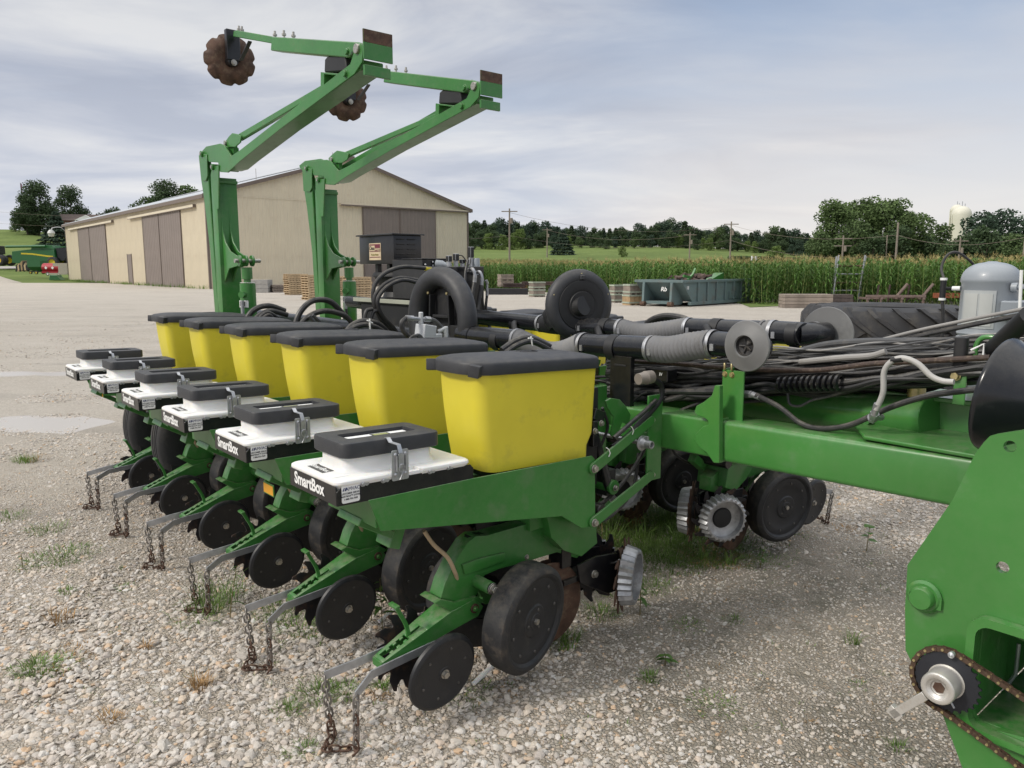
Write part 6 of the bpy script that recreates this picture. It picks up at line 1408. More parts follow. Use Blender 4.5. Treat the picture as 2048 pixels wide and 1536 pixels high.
while u < 2090:
    y = 238+rt.uniform(-6, 8); x, _ = atuv(u, y); vt = lerpt(u, tops)+rt.uniform(14, 30); hh = max(3.5, treeH(u, vt, x, y)); k = rt.choice('abpal' if u > 1100 else 'blal')
    plant(k, x, y, hh/10., rt.uniform(0, 6.28), 'low leafy tree along the front of the tree belt', 'low trees along the front of the belt'); u += rt.uniform(13, 22)
for u, vt, y, k, lb in ((1125, 458, 205, 's', 'broad dark spruce standing in front of the tree belt beside the second pole'), (1245, 490, 190, 'l', 'small round bright bush in the green field'), (1552, 490, 150, 'l', 'pale feathery bush behind the corn left of the big trees')):
    x, _ = atuv(u, y); hh = treeH(u, vt, x, y); plant(k, x, y, hh/(9. if k == 's' else 10.), 1., lb)
# clump of tall willowy trees, and the darker ones by the water towers
for i, (u, vt, y, sc_, k, lb) in enumerate(((1668, 398, 176, 1., 'W', 'tall willow at the left end of the big clump'), (1722, 394, 180, 1., 'W', 'tall willow second from the left in the big clump'), (1768, 396, 177, 1., 'W', 'tall willow in the right half of the big clump'), (1812, 420, 172, 1., 'W', 'lower willow at the right end of the big clump'),
        (1700, 440, 165, 1., 'b', 'lower leafy tree in front of the tall willows'), (1640, 462, 165, .9, 'b', 'leafy tree at the left foot of the tall willows'), (1745, 470, 160, .8, 'a', 'dark small tree below the tall willows'), (1790, 455, 168, .9, 'a', 'dark tree before the right end of the willows'),
        (1868, 447, 190, 1., 'b', 'rounded leafy tree between the willows and the water towers'), (1846, 470, 170, 1., 'a', 'dark leafy tree left of the water towers'), (1895, 484, 165, .9, 'b', 'low leafy tree in front of the water towers'),
        (1950, 425, 150, 1., 'p', 'dark pine just right of the water towers'), (1990, 420, 155, 1., 'p', 'tallest dark pine right of the water towers'), (2035, 432, 150, 1., 'p', 'dark pine at the right picture edge'), (1970, 455, 140, 1., 'a', 'dark leafy tree at the foot of the pines'), (2030, 465, 135, .8, 'b', 'leafy tree at the foot of the right edge pine'), (2085, 440, 150, 1., 'p', 'dark pine beyond the right picture edge'), (1925, 468, 145, .8, 'a', 'dark tree between the water towers and the pines'))):
    x, _ = atuv(u, y); hh = treeH(u, vt, x, y); plant(k, x, y, hh/(15. if k == 'W' else 10.), i*1.3, lb)
# clipped hedge
hd = MB(); rh = random.Random(4)
for i in range(9000):
    u = rh.uniform(1455, 1610); y = 148+rh.random()*2.; x, _ = atuv(u, y); z = gz(x, y)+rh.random()**.8*2.4; a = rh.uniform(0, 6.28); ss = .35
    hd.add([(x, y, z), (x+ss*cos(a)*.5, y+ss*sin(a)*.5, z+ss*.3), (x+.05, y, z+ss), (x-ss*cos(a)*.5, y-ss*sin(a)*.5, z+ss*.3)], [(0, 1, 2, 3)])
o = hd.obj('clipped_hedge', LV[0], smooth=False); tag(o, 'long clipped dark evergreen hedge standing behind the corn field', 'hedge')
# left hill trees and house
for u, vt, y, sc_, k, lb in ((84, 366, 228, 1., 'X', 'large spreading oak on the left hill'), (62, 392, 226, .8, 'X', 'lower left limb tree beside the large oak on the hill'), (152, 376, 240, 1., 'X', 'tall dark tree right of the large oak on the hill'), (120, 420, 205, 1., 's', 'broad dark blue spruce in front of the house'),
        (38, 434, 232, 1., 'l', 'small pale tree left of the large oak'), (231, 416, 245, .8, 'a', 'small tree peeking over the barn roof right of the house'), (345, 366, 238, 1., 'X', 'broad tree rising behind the barn roof left of the marker post'), (300, 392, 240, .8, 'b', 'thin leafy tree rising behind the barn roof'), (385, 370, 240, 1., 'b', 'tree behind the barn roof beside the marker post')):
    x, _ = atuv(u, y); hh = treeH(u, vt, x, y); plant(k, x, y, hh/({'X': 16., 's': 9.}.get(k, 10.)), u*.1, lb)
BRK = mat('red_brick', (.20, .09, .065), .85, var=.15, vs=2); SHG = mat('brown_shingles', (.10, .075, .065), .9, var=.15)
hx_, hy_ = atuv(160, 232); hz_ = gz(hx_, hy_)-.2; zf = AT(160, 427, hy_).z-hz_-.2
hs = empty('brick_house', (hx_, hy_, hz_), R(18), 'low brick house with white porch gable on the left hill', 'house')
he = zf-2.0
m = MB(); m.bb(-6, 7, -3, 4, 0, he); m.obj('wall', BRK, hs)
m = MB(); m.prism([(-3.6, he), (4.6, he), (.5, zf)], -6.5, 7.5, 'a'); m.obj('roof', SHG, hs, smooth=False)
m = MB(); m.prism([(.5, he), (6.5, he), (3.5, he+1.5)], -5.2, -3., 'b'); m.obj('porch_gable', WHITE, hs, smooth=False)
for x in (.8, 3.5, 6.2): m = MB(); m.bb(x-.1, x+.1, -5.1, -4.9, 0, he); m.obj('porch_post', WHITE, hs)
for x in (-4.5, -1.8, 2., 5.): m = MB(); m.bb(x-.5, x+.5, -3.05, -2.99, he-1.9, he-.6); m.k = 1; m.bb(x-.4, x+.4, -3.08, -3.06, he-1.8, he-.7); m.obj('window', (WHITE, PIPE), hs)
fx, fy = atuv(56, 240); fz = gz(fx, fy); ft = AT(57, 365, fy).z
m = MB(); m.cyl((0, 0, 0), (0, 0, ft-fz), .09, 8, r2=.05); m.k = 1; m.loft([[V((.02+.5*i/4, .06*sin(i), ft-fz-.1-.12*i)), V((.02+.5*i/4, .06*sin(i), ft-fz-2.2-.25*i)), V((.04+.5*i/4, .06*sin(i)+.03, ft-fz-2.2-.25*i)), V((.04+.5*i/4, .06*sin(i)+.03, ft-fz-.1-.12*i))] for i in range(5)])
o = m.obj('flagpole', (GALV, mat('flag_cloth', (.20, .10, .14), .8, var=.3))); o.location = (fx, fy, fz); tag(o, 'tall thin flagpole with limp flag rising above the oak', 'flagpole')

# ================================================================ water towers, poles and wires
TWM = mat('cream_tower_paint', (.62, .60, .50), .5, var=.04)
def tower(u, vt, y, w_px, lb):
    x, _ = atuv(u, y); r = w_px/1540.*y/2; top = AT(u, vt, y).z; b = gz(x, y)-1
    m = MB(); pr = [(0, r*.9), (top-b-r*2.6, r*.92), (top-b-r*1.5, r)]
    for i in range(9): t = i/8*pi/2; pr.append((top-b-r*.95+r*.95*sin(t), r*cos(t)))
    m.lathe(pr, (0, 0, 0), (0, 0, 1), 40)
    o = m.obj('water_tower', TWM); o.location = (x, y, b); tag(o, lb, 'water tower')
    m = MB(); m.cyl((0, 0, top-b-.3), (0, 0, top-b+r*.5), .12, 6); m.k = 0; m.cyl((r*.3, 0, top-b-.5), (r*.3, 0, top-b+r*.25), .12, 6); m.obj('antenna', GALV, o)
    m = MB(); m.bb(-r-.25, -r-.0, -.3, .3, top-b-r*4.5, top-b-r*.9); m.obj('ladder_cage', TWM, o)
tower(1904, 409, 330, 24, 'narrower cream water tower standing at the left'); tower(1914, 412, 322, 36, 'wider cream domed water tower standing at the right')
POLE = mat('weathered_pole', (.24, .20, .165), .9, var=.15)
pols = [(1019, 417, 520, 118, 1), (1094, 456, 505, 190, 1), (1378, 465, 505, 150, 1), (1459, 443, 512, 128, 1), (1683, 471, 514, 110, 2), (1790, 445, 512, 96, 0), (1770, 470, 512, 160, 0), (1916, 476, 514, 115, 1), (2045, 436, 512, 84, 0)]
ptops = []
for i, (u, vt, vb, y, arm) in enumerate(pols):
    x, _ = atuv(u, y); b = gz(x, y)-.3; top = AT(u, vt, y).z; m = MB(); m.cyl((0, 0, 0), (0, 0, top-b), .16, 8, r2=.11)
    for k in range(max(arm, 0)): m.bb(-1.2, 1.2, -.06, .06, top-b-.5-1.0*k, top-b-.36-1.0*k)
    if arm: m.cyl((.3, -.1, top-b-2.2), (.3, -.1, top-b-1.4), .2, 8)
    o = m.obj('utility_pole', POLE); o.location = (x, y, b); ptops.append(V((x, y, top)))
    tag(o, ['tall grey utility pole just right of the cream barn', 'shorter utility pole in front of the broad spruce', 'utility pole with a transformer before the tree belt', 'tall utility pole above the clipped hedge', 'double armed utility pole behind the ladder rack', 'bare leaning pole in front of the willows', 'thin short pole behind the willows', 'short pole in front of the water towers', 'bare pole at the right picture edge'][i], 'utility pole')
def wire(pa_, pb_, sag, lb):
    P = [pa_.lerp(pb_, i/12)-V((0, 0, sag*4*(i/12)*(1-i/12))) for i in range(13)]; m = MB(); m.tube(P, .022, 4); o = m.obj('overhead_wire', POLE); tag(o, lb, 'wire')
wire(AT(600, 478, 90)+V((0, 0, 0)), ptops[0]-V((0, 0, 4)), .5, 'lowest wire running left from the tall pole beside the barn')
wire(ptops[0]-V((0, 0, .6)), ptops[3]-V((0, 0, .6)), 1.8, 'upper wire strung between the two tallest poles'); wire(ptops[0]-V((0, 0, 4)), ptops[3]-V((0, 0, 3.)), 1.5, 'lower wire strung between the two tallest poles')
wire(ptops[3]-V((0, 0, .6)), ptops[5]-V((0, 0, 1.5)), 1.2, 'upper wire from the tall hedge pole to the bare pole'); wire(ptops[3]-V((0, 0, 3)), ptops[5]-V((0, 0, 4)), 1.2, 'lower wire from the tall hedge pole to the bare pole'); wire(ptops[5]-V((0, 0, 1.5)), ptops[8]-V((0, 0, 2)), 1., 'wire running to the pole at the right edge')
wire(ptops[1]-V((0, 0, .5)), ptops[2]-V((0, 0, .5)), 1.5, 'faint wire between the two transformer poles')
wire(AT(-60, 442, 150), AT(330, 452, 150), .6, 'wire crossing low over the left hillside'); wire(AT(-60, 418, 170), AT(300, 434, 170), .6, 'wire crossing in front of the hill trees')

# ================================================================ corn
CLF = mat('corn_leaf', (.10, .19, .042), .6, var=.2, vs=3, rnd=.25, spec=.3, trans=.3); CST = mat('corn_stem', (.16, .19, .055), .7, var=.15, rnd=.2); CTS = mat('corn_tassel', (.42, .35, .15), .8, var=.2, rnd=.2)
def corn_mesh(seed):
    r = random.Random(seed); m = MB(); h = 2.15*r.uniform(.92, 1.06)
    m.k = 1; m.tube([(0, 0, 0), (.02, 0, h*.4), (.0, .02, h*.75), (.0, 0, h)], [.016, .014, .011, .006], 5, cap=False)
    m.k = 0; a = r.uniform(0, 6.28)
    for i in range(13):
        z = h*(.10+.80*i/12); a += pi+r.uniform(-.35, .35); L_ = .78*(1-.35*abs(i/12-.55))*r.uniform(.85, 1.15); d = V((cos(a), sin(a), 0)); s = V((-sin(a), cos(a), 0)); el = r.uniform(.9, 1.25)-(.35 if i < 4 else 0); P = []; p = V((0, 0, z))
        for k in range(6): P.append(p.copy()); st = L_/5; p = p+d*st*cos(el)+V((0, 0, st*sin(el))); el -= r.uniform(.42, .62)
        for k in range(5):
            w0 = .042*(1-(k/5.)**2)+.004; w1 = .042*(1-((k+1)/5.)**2)+.002; tw = V((0, 0, .012))
            m.add([P[k]-s*w0+tw, P[k], P[k+1], P[k+1]-s*w1+tw], [(0, 1, 2, 3)]); m.add([P[k], P[k]+s*w0+tw, P[k+1]+s*w1+tw, P[k+1]], [(0, 1, 2, 3)])
    m.k = 2
    for i in range(7):
        a = r.uniform(0, 6.28); q = 0 if i == 0 else r.uniform(.06, .13); m.add([(0, 0, h-.02), (.006, .004, h-.02), (q*cos(a)+.006, q*sin(a), h+.22-q), (q*cos(a)-.006, q*sin(a), h+.22-q)], [(0, 1, 2, 3)]); m.add([(0, 0, h-.02), (-.004, .006, h-.02), (q*cos(a), q*sin(a)-.007, h+.22-q), (q*cos(a), q*sin(a)+.007, h+.22-q)], [(0, 1, 2, 3)])
    m.k = 1; z = h*.45; m.lathe([(0, .01), (.06, .028), (.16, .022), (.22, .004)], (.02, 0, z), (.35, .1, 1), 6); return m
edge = [G(870, 580), G(960, 582), G(1120, 585), G(1250, 592), G(1520, 609), G(1660, 608), G(1900, 612), G(2130, 616)]
def edgey(x):
    tb_ = [(p.x, p.y) for p in edge]; return lerpt(x, tb_)
rc_ = random.Random(9); cornp = []
front = []
x = -6.5
while x < 30:
    y = edgey(x); front.append((x, y)); x += .22*rc_.uniform(.7, 1.3)
protoc = []
for i, (x, y) in enumerate(front[:210]):
    if i < 6: o = corn_mesh(i).obj('corn_stalk', (CLF, CST, CTS)); protoc.append(o)
    else: o = share(protoc[rc_.randrange(6)], 'corn_stalk')
    o.location = (x, y+rc_.uniform(-.12, .12), GZ); o.rotation_euler = (rc_.uniform(-.05, .05), rc_.uniform(-.05, .05), rc_.uniform(0, 6.28)); s = rc_.uniform(.88, 1.06); o.scale = (s, s, s)
    tag(o, 'green corn stalk in the front row along the edge of the corn field', 'corn plant', 'corn stalks in the front row of the field')
x0_ = -8.
for row in range(1, 95):
    stp = .24 if row < 16 else (.36 if row < 40 else .6); x = x0_
    while x < 75:
        y = edgey(x)+row*.76; 
        if abs(x) < (.70)*y and x > -.13*y: cornp.append(((x, y+rc_.uniform(-.1, .1), GZ+(gz(x, y)-GZ if y > 100 else 0)), rc_.uniform(.9, 1.06), (rc_.uniform(-.05, .05), rc_.uniform(-.05, .05), rc_.uniform(0, 6.28))))
        x += stp*rc_.uniform(.8, 1.2)
me = bpy.data.meshes.new('corn_field'); me.from_pydata([q[0] for q in cornp], [], []); at = me.attributes.new('sz', 'FLOAT', 'POINT'); at.data.foreach_set('value', [q[1] for q in cornp]); ar = me.attributes.new('ro', 'FLOAT_VECTOR', 'POINT'); ar.data.foreach_set('vector', [c for q in cornp for c in q[2]])
ob = bpy.data.objects.new('corn_field', me); col.objects.link(ob); ob['kind'] = 'stuff'
gt = bpy.data.node_groups.new('corn_nodes', 'GeometryNodeTree'); gt.interface.new_socket('Geometry', in_out='INPUT', socket_type='NodeSocketGeometry'); gt.interface.new_socket('Geometry', in_out='OUTPUT', socket_type='NodeSocketGeometry')
N_ = gt.nodes; L_ = gt.links; gi = N_.new('NodeGroupInput'); go = N_.new('NodeGroupOutput'); inst = N_.new('GeometryNodeInstanceOnPoints'); jn = N_.new('GeometryNodeJoinGeometry')
for o in protoc:
    oi = N_.new('GeometryNodeObjectInfo'); oi.inputs['Object'].default_value = o; g2 = N_.new('GeometryNodeGeometryToInstance'); L_.new(oi.outputs['Geometry'], g2.inputs[0]); L_.new(g2.outputs[0], jn.inputs[0])
a1 = N_.new('GeometryNodeInputNamedAttribute'); a1.data_type = 'FLOAT_VECTOR'; a1.inputs['Name'].default_value = 'ro'; a2 = N_.new('GeometryNodeInputNamedAttribute'); a2.data_type = 'FLOAT'; a2.inputs['Name'].default_value = 'sz'
er = N_.new('FunctionNodeEulerToRotation'); L_.new(a1.outputs[0], er.inputs[0]); L_.new(er.outputs[0], inst.inputs['Rotation']); L_.new(a2.outputs[0], inst.inputs['Scale']); L_.new(gi.outputs[0], inst.inputs['Points']); L_.new(jn.outputs[0], inst.inputs['Instance']); inst.inputs['Pick Instance'].default_value = True; L_.new(inst.outputs[0], go.inputs[0])
md = ob.modifiers.new('corn', 'NODES'); md.node_group = gt
# ================================================================ things in the yard
# --- tractor tyres lying flat behind the planter
def lug_tyre(name, lb, c, Rt, wd, seed=0):
    m = MB(); hw = wd/2; rim = Rt*.52
    m.lathe([(-hw+.03, rim), (-hw, rim+.05), (-hw-.02, Rt*.75), (-hw+.03, Rt*.90), (-hw+.10, Rt*.945), (0, Rt*.955), (hw-.10, Rt*.945), (hw-.03, Rt*.90), (hw+.02, Rt*.75), (hw, rim+.05), (hw-.03, rim), (hw-.12, rim+.06), (0, Rt*.85), (-hw+.12, rim+.06), (-hw+.03, rim)], (0, 0, 0), (0, 0, 1), 96, cap=False)
    n = 21
    for sgn in (-1, 1):
        for i in range(n):
            a0 = 2*pi*(i+(.5 if sgn > 0 else 0))/n; P = []
            for k in range(7):
                t = k/6; a = a0+.42*t**1.15; z = sgn*(hw+.015-(hw+.03)*t*1.02) ; r0 = Rt*(.86+.095*min(1, t*3.2)) if t < .32 else Rt*.955
                P.append((a, z, r0))
            rg = []
            for (a, z, r0) in P:
                w0, w1 = .050/Rt, .030/Rt; ri, ro = r0-.03, min(Rt, r0+.058)
                rg.append([V((ri*cos(a-w0), ri*sin(a-w0), z)), V((ro*cos(a-w1), ro*sin(a-w1), z)), V((ro*cos(a+w1), ro*sin(a+w1), z)), V((ri*cos(a+w0), ri*sin(a+w0), z))])
            m.loft(rg)
    o = m.obj(name, TYRE, ang=32); o.location = c; tag(o, lb, 'tyre'); return o
yt = 9.3
tc_ = AT(1775, 640, yt+.95); zt_top = AT(1760, 617, yt).z; wd = .62
Rt = 165/1540.*(yt+.95)*.99
lug_tyre('tractor_tyre', 'big black lugged tractor tyre lying flat behind the planter, top of two', (tc_.x, tc_.y, zt_top-wd/2-.02), Rt, wd)
o = lug_tyre('tractor_tyre', 'big black lugged tractor tyre lying underneath the other tyre', (tc_.x+.05, tc_.y+.03, GZ+.26), Rt*.98, min(wd, zt_top-wd-GZ-.04))
# --- roll-off dumpster
DMP = mat('dumpster_paint', (.115, .165, .165), .5, var=.1, vs=1.2, dirt=(.14, .10, .075), dirt_amt=.45, dirt_s=1.6)
q0 = G(1384, 613); dl = unit2(2450); dw = V((-dl.y, dl.x, 0))
def ext(q, d, u): k = (u-1024)/1540.*cos(PITCH); return (k*q.y-q.x)/(d.x-k*d.y)
LD = ext(q0, dl, 1519)*1.12; WD = 2.5; HD = AT(1384, 565, q0.y).z-GZ
dmp = empty('roll_off_dumpster', (q0.x, q0.y, GZ), math.atan2(dl.y, dl.x), 'long grey green open roll-off dumpster heaped with scrap at the corn edge', 'dumpster')
m = MB(); zf_ = .22; sl_ = .95
for y in (0, WD-.05): m.prism([(0, zf_), (LD, zf_), (LD, HD), (-sl_, HD)], y, y+.05)
m.prism([(0, zf_), (.05, zf_), (-sl_+.05, HD), (-sl_, HD)], .05, WD-.05); m.bb(LD-.05, LD, .05, WD-.05, zf_, HD); m.bb(0, LD, .05, WD-.05, zf_, zf_+.05); m.obj('bin_shell', DMP, dmp)
m = MB(); m.bb(-sl_-.06, LD+.06, -.07, .08, HD-.002, HD+.12); m.bb(-sl_-.06, LD+.06, WD-.08, WD+.07, HD-.002, HD+.12); m.bb(-sl_-.06, -sl_+.08, .081, WD-.081, HD-.002, HD+.12); m.bb(LD-.08, LD+.06, .081, WD-.081, HD-.002, HD+.12); m.obj('top_rail', DMP, dmp, bevel=.01)
m = MB(); m.bb(-.2, LD, -.06, .12, .06, zf_); m.bb(-.2, LD, WD-.12, WD+.06, .06, zf_); m.obj('floor_rail', DMP, dmp, bevel=.01)
for i in range(9):
    x = LD*(.06+.115*i) if i < 4 else LD*(.10+.105*i)
    m = MB(); lo_ = zf_ if not 4 <= i <= 5 else zf_; m.bb(x-.06, x+.06, -.08, -.002, lo_, HD-.004); m.obj('side_rib', DMP, dmp, bevel=.008)
for x in (LD*.46, LD*.55): m = MB(); m.bb(x, x+LD*.055, -.05, -.002, zf_+.05, zf_+.42); m.obj('rib_pocket', DMP, dmp)
for y in (.45, WD-.55):   # A-frame legs of the hook end
    m = MB(); m.prism([(-sl_-.12, HD), (-sl_+.02, HD), (-.02, zf_), (-.20, .08), (-1.15, .08), (-sl_-.16, .35)], y, y+.12); m.obj('hook_frame_leg', DMP, dmp, bevel=.01)
    m = MB(); m.cyl((-1.1, y-.06, .11), (-1.1, y+.18, .11), .12, 14); m.obj('roller_wheel', RUST, dmp)
m = MB(); m.bb(-1.0, -.2, .57, WD-.55, .12, .25); m.obj('hook_frame_bar', DMP, dmp)
for x in (LD-.5,): m = MB(); m.cyl((x, .0, .12), (x, .2, .12), .12, 14); m.cyl((x, WD-.2, .12), (x, WD, .12), .12, 14); m.obj('roller_wheel', RUST, dmp)
text('painted_mark', 'Rb', .30, WHITE, dmp, frameM((-sl_*.78-.06, 1.05, HD-.32), (0, -1, 0), (.3, 0, 1)), .004); text('painted_mark', '18', .22, WHITE, dmp, frameM((-.45, -.003, HD-.25), (1, 0, 0), (0, 0, 1)), .004)
m = MB(); rj = random.Random(8)
for i in range(90):
    x = LD*.28+rj.gauss(0, .45); y = WD*.5+rj.gauss(0, .4); z = HD+.02+.30*math.exp(-((x-LD*.28)/.7)**2)+rj.uniform(-.1, .05); m.box((x, y, z), (rj.uniform(.1, .4), rj.uniform(.05, .2), rj.uniform(.02, .12)), (rj.uniform(-.6, .6), rj.uniform(-.6, .6), rj.uniform(0, 3)))
o = m.obj('scrap_heap', mat('mixed_scrap', (.085, .055, .045), .85, var=.5, vs=4), smooth=False); o['kind'] = 'stuff'; o.matrix_world = Matrix.Translation((q0.x, q0.y, GZ)) @ Matrix.Rotation(math.atan2(dl.y, dl.x), 4, 'Z')
def in_dump(x, y, z): return V((q0.x, q0.y, GZ))+dl*x+dw*y+V((0, 0, z))
for pts, lb in (([(LD*.12, .8, HD+.1), (LD*.2, .9, HD+.35), (LD*.25, 1., HD+.62)], 'thin green steel arm sticking up out of the dumpster scrap'), ([(LD*.02, .6, HD+.30), (LD*.10, .6, HD+.22)], 'pale green bracket lying on the dumpster scrap')):
    m = MB(); m.strip([in_dump(*p) for p in pts], .12, .08, up=(.1, 0, 1)); o = m.obj('bent_steel_bar', GREEN2, origin=in_dump(*pts[0])); tag(o, lb, 'scrap part')
m = MB(); c_ = in_dump(LD*.56, 1.0, HD+.05); m.loft([[c_+dl*x+V((0, 0, z)) for x, z in ((-.9, .0), (.6, .0), (.55, .38), (.2, .30))], [c_+dw*.5+dl*x+V((0, 0, z)) for x, z in ((-.9, .0), (.6, .0), (.55, .38), (.2, .30))]]); o = m.obj('scrap_shield', GREEN, origin=c_, smooth=False); tag(o, 'dark green bent panel lying in the middle of the dumpster', 'scrap part')
# --- crates and pallets
WD1 = [mat('grey_wood', (.24, .20, .165), .9, var=.2, vs=3, rnd=.2), mat('tan_wood', (.42, .29, .16), .85, var=.2, vs=3, rnd=.15), mat('pale_wood', (.48, .36, .22), .85, var=.18, vs=3, rnd=.12)]
LEDGE = mat('pale_green_board', (.34, .38, .30), .85, var=.1)
def crate(c, w_, d, h, rz, lb, gp, mm, ledge=True):
    t = empty('wooden_crate', c, rz, lb, 'crate', gp); n = 8
    for f in range(4):
        L0 = w_ if f % 2 == 0 else d; off = d/2 if f % 2 == 0 else w_/2; M = Matrix.Rotation(f*pi/2, 4, 'Z')
        m = MB()
        for i in range(n):
            x = -L0/2+L0*(i+.5)/n; m.box((x, -off+.012+(.004 if i % 2 else 0), h*.55), (L0/n-.012, .022, h*.88))
        m.xf(M); m.obj('side_board', mm, t, smooth=False)
        m = MB(); m.box((0, -off-.008, h-.04), (L0+.02, .03, .08)); m.box((0, -off-.008, .13), (L0+.02, .03, .07)); m.xf(M); m.obj('side_rail', LEDGE if ledge else mm, t)
    m = MB(); m.bb(-w_/2+.03, w_/2-.03, -d/2+.03, d/2-.03, .12, .15)
    for x in (-w_/2+.06, 0, w_/2-.06): m.bb(x-.05, x+.05, -d/2, d/2, 0, .09)
    m.obj('skid_base', mm, t); return t
def ppm(q): return 1540./q.y
GC = 'wooden crates stacked beside the dumpster'
def crate_px(u0, u1, vb, vt, rz, lb, gp=None, mm=WD1[0], stack=0, q=None, ledge=True):
    q = G((u0+u1)/2, vb) if q is None else q; w_ = (u1-u0)/ppm(q)/1.18; h = (vb-vt)/ppm(q); z = GZ+stack
    return crate((q.x, q.y+.5, z), w_*.84, w_*.72, h, R(rz), lb, gp, mm, ledge), q, h
GY = None
r1 = crate_px(1221, 1250, 606, 588, 24, 'bottom crate at the left of the four beside the dumpster'); crate_px(1219, 1250, 606, 588, 24, 'top left crate with green rails beside the dumpster', q=r1[1], stack=r1[2])
r2 = crate_px(1246, 1290, 611, 590, 24, 'orange tinted bottom crate nearest the dumpster', mm=WD1[1]); crate_px(1247, 1288, 611, 590, 24, 'upper crate with green rails nearest the dumpster', q=r2[1], stack=r2[2])
r3 = crate_px(1178, 1216, 599, 585, 20, 'weathered bottom crate just right of the round black fan'); crate_px(1178, 1214, 599, 585, 20, 'tan upper crate just right of the round black fan', q=r3[1], stack=r3[2], mm=WD1[1])
r5 = crate_px(1056, 1093, 594, 579, 22, 'weathered bottom crate with green rails left of the round fan'); crate_px(1056, 1093, 594, 579, 22, 'weathered upper crate with green rails left of the round fan', q=r5[1], stack=r5[2])
crate_px(1092, 1113, 584, 566, 22, 'dark crate behind the green gas cylinder'); crate_px(1040, 1056, 588, 566, 22, 'narrow tan crate behind the stacked pair', mm=WD1[1])
r6 = crate_px(992, 1030, 586, 574, 18, 'lower dark slatted crate at the corn edge right of the barn', ledge=False, stack=.46); crate_px(992, 1029, 586, 574, 18, 'upper dark slatted crate at the corn edge right of the barn', q=r6[1], stack=r6[2]+.46, ledge=False)
crate_px(1272, 1312, 583, 568, 20, 'pale crate with a white bag behind the dumpster', mm=WD1[2], stack=.62)
def beams(name, lb, u0, u1, vb, h, dd, n, mm, cat, rz=0., nz=1, zoff=0.):
    q = G((u0+u1)/2, vb); L0 = (u1-u0)/ppm(q); t = empty(name, (q.x, q.y, GZ+zoff), R(rz), lb, cat); m0 = None
    for k in range(nz):
        for i in range(n):
            m = MB(); m.bb(-L0/2, L0/2, -dd/n/2+.01, dd/n/2-.01, 0, h/nz-.012); o = m.obj('beam', mm, t, bevel=.01); o.location = (.04*((i*7+k*3) % 3-1), dd*(i-(n-1)/2.)/n, h/nz*k)
    return t
DRK = mat('dark_rusty_steel', (.055, .035, .03), .8, metal=.2, var=.4, vs=2)
beams('steel_beam_stack', 'low black steel beams lying below the dark crate', 975, 1056, 589, .42, .8, 2, mat('black_steel', (.018, .018, .02), .6, var=.3), 'steel beams', 4)
beams('rusty_rail_stack', 'rusty rails lying on the black beams', 1008, 1050, 588, .3, .7, 4, DRK, 'rails', 8, 2, .46); beams('rusty_rail_stack', 'rusty bars lying across the crates at the corn edge', 1045, 1118, 588, .25, .6, 4, DRK, 'rails', -4, 2, .62)
beams('timber_stack', 'grey timber baulks stacked below the corn left of the ladder rack', 1562, 1658, 615, .62, 1., 3, WD1[0], 'timber', 1, 4); beams('timber_stack', 'short dark timber stack just behind the ladder rack', 1655, 1700, 611, .55, .8, 2, mat('dark_timber', (.07, .055, .05), .9, var=.3), 'timber', 0, 3)
# --- pallets: each one a thing, in tall stacks
def pallet_mesh(w_=1.22, d=1.02, h=.125):
    m = MB()
    for i in range(7): x = -w_/2+.05+(w_-.1)*i/6; m.box((x, 0, h-.011), (.10, d, .020))
    for i in range(4): x = -w_/2+.06+(w_-.12)*i/3; m.box((x, 0, .010), (.10, d, .018))
    for y in (-d/2+.02, 0, d/2-.02): m.box((0, y, h/2-.002), (w_, .038, h-.044))
    return m
pmesh = [pallet_mesh().obj('pallet', WD1[2], smooth=False), pallet_mesh().obj('pallet', WD1[0], smooth=False)]; used = [0, 0]
rp = random.Random(2)
def pstack(u, vb, n, rz, place, kind=0, y_=None, z0=0., top='top'):
    q = G(u, vb) if y_ is None else G(u, vb); s = 1.12
    for i in range(n):
        if not used[kind]: o = pmesh[kind]; used[kind] = 1
        else: o = share(pmesh[kind], 'pallet')
        o.location = (q.x+rp.uniform(-.03, .03), q.y+.6+rp.uniform(-.03, .03), GZ+z0+i*.125*s+.004); o.rotation_euler = (0, 0, R(rz)+rp.uniform(-.03, .03)); o.scale = (s, s, s)
        tag(o, ('topmost' if i == n-1 else 'bottom' if i == 0 else 'one')+' wooden pallet '+('of ' if i in (0, n-1) else 'within ')+place, 'pallet', None if i in (0, n-1) else 'pallets within '+place)
    return q
pstack(588, 590, 10, 34, 'the tall pale stack at the left, against the barn'); pstack(628, 600, 10, 34, 'the tall pale stack nearer the two marker posts')
pstack(668, 592, 9, 36, 'the stack hidden between post and cylinder of the right marker'); pstack(712, 597, 9, 33, 'the warm tan stack left of the black machinery')
pstack(556, 585, 4, 30, 'the low grey stack left of the tall ones', 1); pstack(1273, 583, 3, 20, 'the grey stack above the dumpster crates', 1, z0=.9)
pstack(540, 582, 2, 30, 'the grey pair behind the block pile', 1)
beams('concrete_block_row', 'grey stone blocks stacked on the grass by the barn', 505, 542, 585, .95, 1.2, 1, mat('grey_concrete', (.30, .29, .27), .9, var=.15), 'blocks', 0, 3); beams('rusty_plate', 'rusty brown plate with a green end leaning on the blocks', 500, 552, 571, .6, .2, 1, mat('brown_plate', (.15, .10, .085), .7, var=.2), 'plate', 0, 1, .85)
